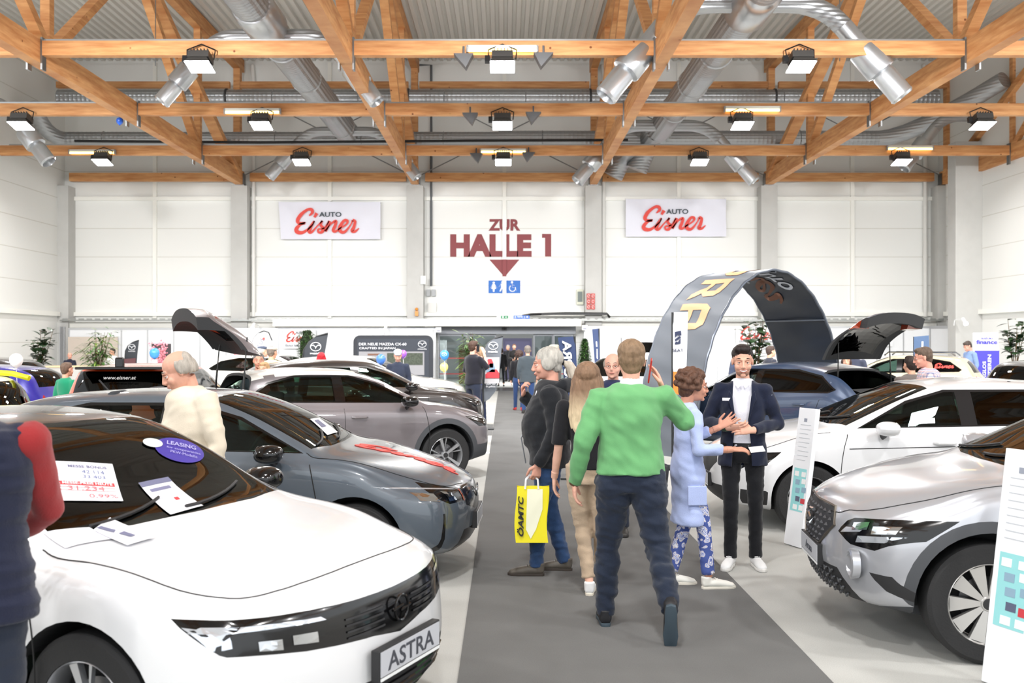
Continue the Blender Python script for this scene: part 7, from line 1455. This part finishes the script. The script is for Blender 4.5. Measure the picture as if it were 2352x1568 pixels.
def plant(label,px,pyb,pyt,Y,wpx,kind,seed,cat='plant',name='potted_plant'):
    rd=random.Random(seed); b=P(px,0,Y); zt=P(0,pyt,Y).z; zb=max(.5,P(0,pyb,Y).z); w=wpx/FPX*Y/2; o=thing(name,label,cat,(b.x,Y,0)); MB().lathe([(.0,.02),(.16,.02),(.21,.42),(.18,.42),(.17,.36),(.0,.36)],20,ax='z').build('pot',POT,o,smooth=40)
    m=MB(); st=MB(); U=Vector((0,0,1))
    if kind=='rubber':
        for k in range(7):
            a=rd.uniform(0,2*PI); top=Vector((math.cos(a)*w*rd.uniform(.2,.85),math.sin(a)*w*.6,zt-rd.uniform(0,.35)*(k>0))); pts=[Vector((rd.uniform(-.05,.05),0,.35)),Vector((top.x*.3,top.y*.3,(zt+.4)*.5)),top]; st.tube(pts,[.016,.012,.006],6)
            for i in range(24):
                t=(i+1)/24; q=pts[0].lerp(pts[1],t*2) if t<.5 else pts[1].lerp(pts[2],t*2-1)
                if q.z<zb-.1: continue
                an=i*2.4+k; d=Vector((math.cos(an),math.sin(an),rd.uniform(-.1,.9))); leaf(m,q,d,U,rd.uniform(.24,.36),rd.uniform(.065,.10),seg=4)
        m.build('leaves',LGR,o,smooth=True,recalc=False)
    if kind=='bamboo':
        for k in range(16):
            a=rd.uniform(0,2*PI); top=Vector((math.cos(a)*w*.8*rd.random(),math.sin(a)*w*.6,zt-rd.uniform(0,.5)*(k>1))); pts=[Vector((rd.uniform(-.08,.08),rd.uniform(-.08,.08),.35)),Vector((top.x*.3,top.y*.3,(zt+.4)*.5)),top]; st.tube(pts,[.012,.009,.004],5)
            for i in range(46):
                t=(i+1)/46; q=pts[0].lerp(pts[1],t*2) if t<.5 else pts[1].lerp(pts[2],t*2-1)
                if q.z<zb-.1: continue
                an=rd.uniform(0,2*PI); d=Vector((math.cos(an),math.sin(an),rd.uniform(-.4,.6))); leaf(m,q+d*rd.uniform(0,w*.35),d,U,rd.uniform(.2,.34),rd.uniform(.018,.028),seg=3,mi=0 if rd.random()<.7 else 1)
        m.build('leaves',[LMG,LYG],o,smooth=True,recalc=False)
    if kind in('cone','column'):
        n=1500
        for i in range(n):
            t=rd.random(); z=zb+(zt-zb)*t; rr_=w*((1-t)**.6*1.0 if kind=='cone' else (1 if t<.75 else math.cos((t-.75)*5.5))) ; an=rd.uniform(0,2*PI); q=Vector((math.cos(an)*rr_*rd.uniform(.75,1),math.sin(an)*rr_*rd.uniform(.75,1),z)); d=Vector((math.cos(an),math.sin(an),rd.uniform(-.3,1))); leaf(m,q,d,U,rd.uniform(.05,.085),rd.uniform(.014,.022),seg=2,mi=0 if rd.random()<.6 else 1)
        m.build('leaves',[mat('leaf_box_green',(52,84,40),.45,var=.3,vs=4),LMG],o,recalc=False); MB().tube([(0,0,zb+(zt-zb)*i/7) for i in range(8)],[w*.72*((1-i/7.5)**.6 if kind=='cone' else (1 if i<6 else .6)) for i in range(8)],12).build('inner_twigs',mat('twig_dark',(34,44,26),.9),o); st.tube([(0,0,.3),(0,0,zb+.2)],.03,8)
    if kind=='blossom':
        pk=MB()
        for k in range(9):
            a=rd.uniform(0,2*PI); top=Vector((math.cos(a)*w*rd.uniform(.4,1),math.sin(a)*.3,zt-rd.uniform(0,.4))); pts=[Vector((0,0,.35)),Vector((top.x*.3,top.y*.3,1.0)),top]; st.tube(pts,[.012,.008,.003],5)
            for i in range(34):
                q=pts[1].lerp(pts[2],rd.random())+Vector((rd.gauss(0,.05),rd.gauss(0,.05),rd.gauss(0,.05))); pk.sphere(q,(rd.uniform(.015,.035),)*3,6,4)
        pk.build('blossoms',mat('blossom_pink',(232,150,164),.6,var=.2,vs=5),o)
    st.build('stems',STEM,o); return o
plant('dark rubber plant with large leaves by the far left booth wall',92,835,757,27.0,86,'rubber',1)
plant('light green bamboo-like plant in front of the counter',222,850,763,26.0,100,'bamboo',2)
plant('tall clipped green bush beside the dark teardrop flag',705,832,759,27.6,44,'column',3,'bush')
plant('bamboo-like plant behind the phoning man at the doorway',1080,890,765,24.2,62,'bamboo',4)
plant('pointed clipped green bush beside the navy flag',1343,860,778,24.0,38,'cone',5,'bush')
plant('rubber plant seen through the arch in front of the poster',1735,845,737,24.5,100,'rubber',6)
plant('tall rubber plant at the right edge behind the dark grey crossover',2330,812,735,23.5,74,'rubber',7)
plant('pink blossom branches behind the elderly man',362,820,779,29.0,55,'blossom',8); plant('pink blossom branches beside the raised tailgate',556,822,787,28.0,40,'blossom',9)
# ---- white information stelae ----
TEAL=mat('print_teal',(150,214,216),.6)
def stele(label,base,rz,w,h,t,tilt):
    o=thing('information_stele',label,'sign',(base[0],base[1],0.004),R(rz)); o.rotation_euler=(R(-tilt),0,R(rz)); m=MB().box(-w/2,w/2,-t/2,t/2,0,h).build('panel',mat('stele_white',(240,242,246),.4),o,bev=.004)
    f=-t/2-.001; MB().box(-w*.36,w*.36,f-.001,f,h*.25,h*.56).build('teal_sheet',TEAL,o); q=MB()
    for i,(x,z,c) in enumerate(((-.3,.52,0),(.1,.52,0),(-.2,.46,1),(.15,.47,0),(-.15,.40,1),(.2,.41,1),(-.1,.34,2),(.2,.33,3),(-.2,.28,0),(.15,.28,0))): MB().box(x*w,x*w+w*.24,f-.003,f-.001,h*z-h*.018,h*z+h*.018).build('picture',[SW,mat('print_grey_blue',(140,170,190),.6),mat('print_dark_grey',(90,96,120),.6),mat('print_red2',(200,60,70),.6)][c],o)
    if 0: q.build('pictures',[SW,mat('print_grey_blue',(140,170,190),.6),mat('print_dark_grey',(90,96,120),.6),mat('print_red2',(200,60,70),.6)],o); MB().box(-w*.1,w*.3,f-.002,f,h*.212,h*.232).build('red_bar',mat('print_red_bar',(214,60,70),.6),o)
    q=MB()
    for i in range(9): q.box(-w*.3,w*(.32 if i%3 else .2),f-.002,f,h*(.62+i*.032),h*(.623+i*.032))
    q.build('small_print',mat('print_pale',(196,200,206),.6),o); MB().box(-w*.12,w*.05,f-.002,f,h*.90,h*.925).build('small_logo',mat('print_grey2',(150,156,170),.6),o); return o
a=G(1822,1253); stele('narrow white information stele leaning between the white hatchback and the aisle',(a.x+.0,a.y-.02),-70,.24,1.22,.045,8)
stele('tall white information stele in front of the silver crossover at the right edge',(2.59,5.16),-70,.27,1.24,.045,8)
# ---- papers on the white car ----
def glasspaper(name,uv,m,off=.006):
    """sheet lying on the windscreen, corners in car plan (distance from nose, lateral)"""
    me=bpy.data.meshes.new('p'); me.from_pydata([(x,y,0) for x,y in uv],[],[tuple(range(len(uv)))]); return onto(me,hitA,ast,name,m,lambda u,v:((-u,v,3),(0,0,-1)),off,.06)
def lerp2(q,u,v): a=(q[0][0]+(q[1][0]-q[0][0])*u,q[0][1]+(q[1][1]-q[0][1])*u); b=(q[3][0]+(q[2][0]-q[3][0])*u,q[3][1]+(q[2][1]-q[3][1])*u); return (a[0]+(b[0]-a[0])*v,a[1]+(b[1]-a[1])*v)
def rect(q,u0,v0,u1,v1): return [lerp2(q,u0,v0),lerp2(q,u1,v0),lerp2(q,u1,v1),lerp2(q,u0,v1)]
AMI=(Matrix.Translation(ast.location)@Matrix.Rotation(ast.rotation_euler.z,4,'Z')).inverted()
def onglass(px,py):      # car plan coordinates (distance from nose, lateral) of a point on the glass
    o=AMI@Vector((0,0,CH)); d=(AMI.to_3x3()@(P(px,py,10)-Vector((0,0,CH)))).normalized(); p,n=hitA(o,d); return (-p.x,p.y)
Q=[onglass(*p) for p in ((85,1060),(258,1068),(283,1153),(98,1153))]   # big price sheet: top left, top right, bottom right, bottom left
glasspaper('price_sheet',Q,PAP)
glasspaper('red_band',rect(Q,.1,.52,.95,.61),PRED,.008)
for v in (.66,.74): glasspaper('red_line',rect(Q,.1,v,.95,v+.008),PRED,.008)
def sheettext(t,u0,v0,u1,v1,m,bold=.02,fr=Q):
    me=text_mesh(t,1,bold,0,align='CENTER'); xs=[v.co.x for v in me.vertices]; ys=[v.co.y for v in me.vertices]; x0,x1,y0,y1=min(xs),max(xs),min(ys),max(ys)
    def F(x,y): q=lerp2(fr,u0+(u1-u0)*(x-x0)/(x1-x0),v1+(v0-v1)*(y-y0)/(y1-y0)); return ((-q[0],q[1],3),(0,0,-1))
    return onto(me,hitA,ast,'print',m,F,.0095,.5)
PINK=mat('pen_pink',(226,120,126),.7); BLP=mat('pen_blue_grey',(110,120,160),.7)
sheettext('MESSE BONUS',.38,.10,.9,.17,PGR); sheettext('IHR MESSE-PREIS HEUTE',.13,.535,.92,.595,PAP); sheettext('42.114',.55,.22,.85,.31,BLP,0); sheettext('33.403',.55,.35,.85,.43,BLP,0); sheettext('€ 31.234',.15,.63,.8,.74,PINK,0); sheettext('0,99%',.58,.83,.95,.95,PINK,0)
for i in range(3): sheettext('Listenpreis des Wagens',.06,.24+i*.09,.42,.28+i*.09,mat('print_pale',(196,200,206),.6),0)
Q2=[onglass(*p) for p in ((318,1112),(386,1098),(467,1163),(392,1184))]
glasspaper('info_sheet',Q2,PAP); glasspaper('dark_header',rect(Q2,.0,.0,1,.12),mat('print_slate_blue',(110,112,140),.7),.008); glasspaper('sheet_picture',rect(Q2,.15,.2,.8,.28),PGR,.008); glasspaper('red_seal',rect(Q2,.55,.55,.68,.64),PRED,.008)
for i in range(3): glasspaper('text_line',rect(Q2,.15,.36+i*.06,.75,.375+i*.06),mat('print_pale',(196,200,206),.6),.008)
def disc(cx,cy,ax_,ay,n=28,rot=0): return [(cx+ax_*math.cos(t)*math.cos(rot)-ay*math.sin(t)*math.sin(rot),cy+ax_*math.cos(t)*math.sin(rot)+ay*math.sin(t)*math.cos(rot)) for t in [2*PI*i/n for i in range(n)]]
glasspaper('leasing_sticker',[onglass(412+58*math.cos(t)*.97-26*math.sin(t)*.24,1036+58*math.cos(t)*.24+26*math.sin(t)*.97) for t in [2*PI*i/28 for i in range(28)]],PVI,.006); glasspaper('round_label',[onglass(351+23*math.cos(t),1020+3*math.cos(t)+10*math.sin(t)) for t in [2*PI*i/24 for i in range(24)]],mat('label_pale',(206,210,206),.6),.009)
QS=[onglass(*p) for p in ((375,1012),(462,1030),(468,1062),(372,1040))]; sheettext('LEASING',.1,.05,.85,.35,PVW,.02,QS); sheettext('für ausgewählte',.1,.5,.95,.68,PVW,0,QS); sheettext('PKW-Modelle',.2,.75,.85,.93,PVW,0,QS)
# sheets lying on the bonnet
o=onto(flatpoly([(-a,b) for a,b in [onglass(*p) for p in ((215,1222),(253,1194),(368,1236),(292,1258))]]),hitA,ast,'leaflet',PAP,topf,.012,.05)
onto(flatpoly([(-a,b) for a,b in [onglass(*p) for p in ((100,1226),(205,1214),(262,1240),(150,1262))]]),hitA,ast,'leaflet',PAP,topf,.007,.05)
onto(flatpoly([(-a,b) for a,b in [onglass(*p) for p in ((222,1219),(262,1230),(266,1224),(232,1215))]]),hitA,ast,'leaflet_picture',mat('print_slate_blue',(110,112,140),.7),topf,.015,.05); onto(flatpoly([(-a,b) for a,b in [onglass(*p) for p in ((272,1232),(300,1240),(312,1236),(285,1227))]]),hitA,ast,'leaflet_picture',mat('print_slate_blue',(110,112,140),.7),topf,.015,.05)

CMI=(Matrix.Translation(cor.location)@Matrix.Rotation(cor.rotation_euler.z,4,'Z')).inverted()
def oncor(px,py):
    o=CMI@Vector((0,0,CH)); d=(CMI.to_3x3()@(P(px,py,10)-Vector((0,0,CH)))).normalized(); p,n=hitC(o,d); return (p.x,p.y) if p else (-1.25,.1)
onto(flatpoly([oncor(*p) for p in ((712,964),(733,961),(776,994),(752,1001))]),hitC,cor,'info_sheet',PAP,topf,.008,.05)
onto(flatpoly([oncor(*p) for p in ((722,968),(731,966),(750,981),(740,984))]),hitC,cor,'sheet_picture',mat('print_slate_blue',(110,112,140),.7),topf,.011,.05)
a=G(1126,1040); o=MB().box(-.09,.09,-.06,.06,.0,.0015).build('paper_sheet',PAP,loc=(a.x-.03,a.y,.001)); tag(o,'small white paper lying on the light floor beside the runner','paper')
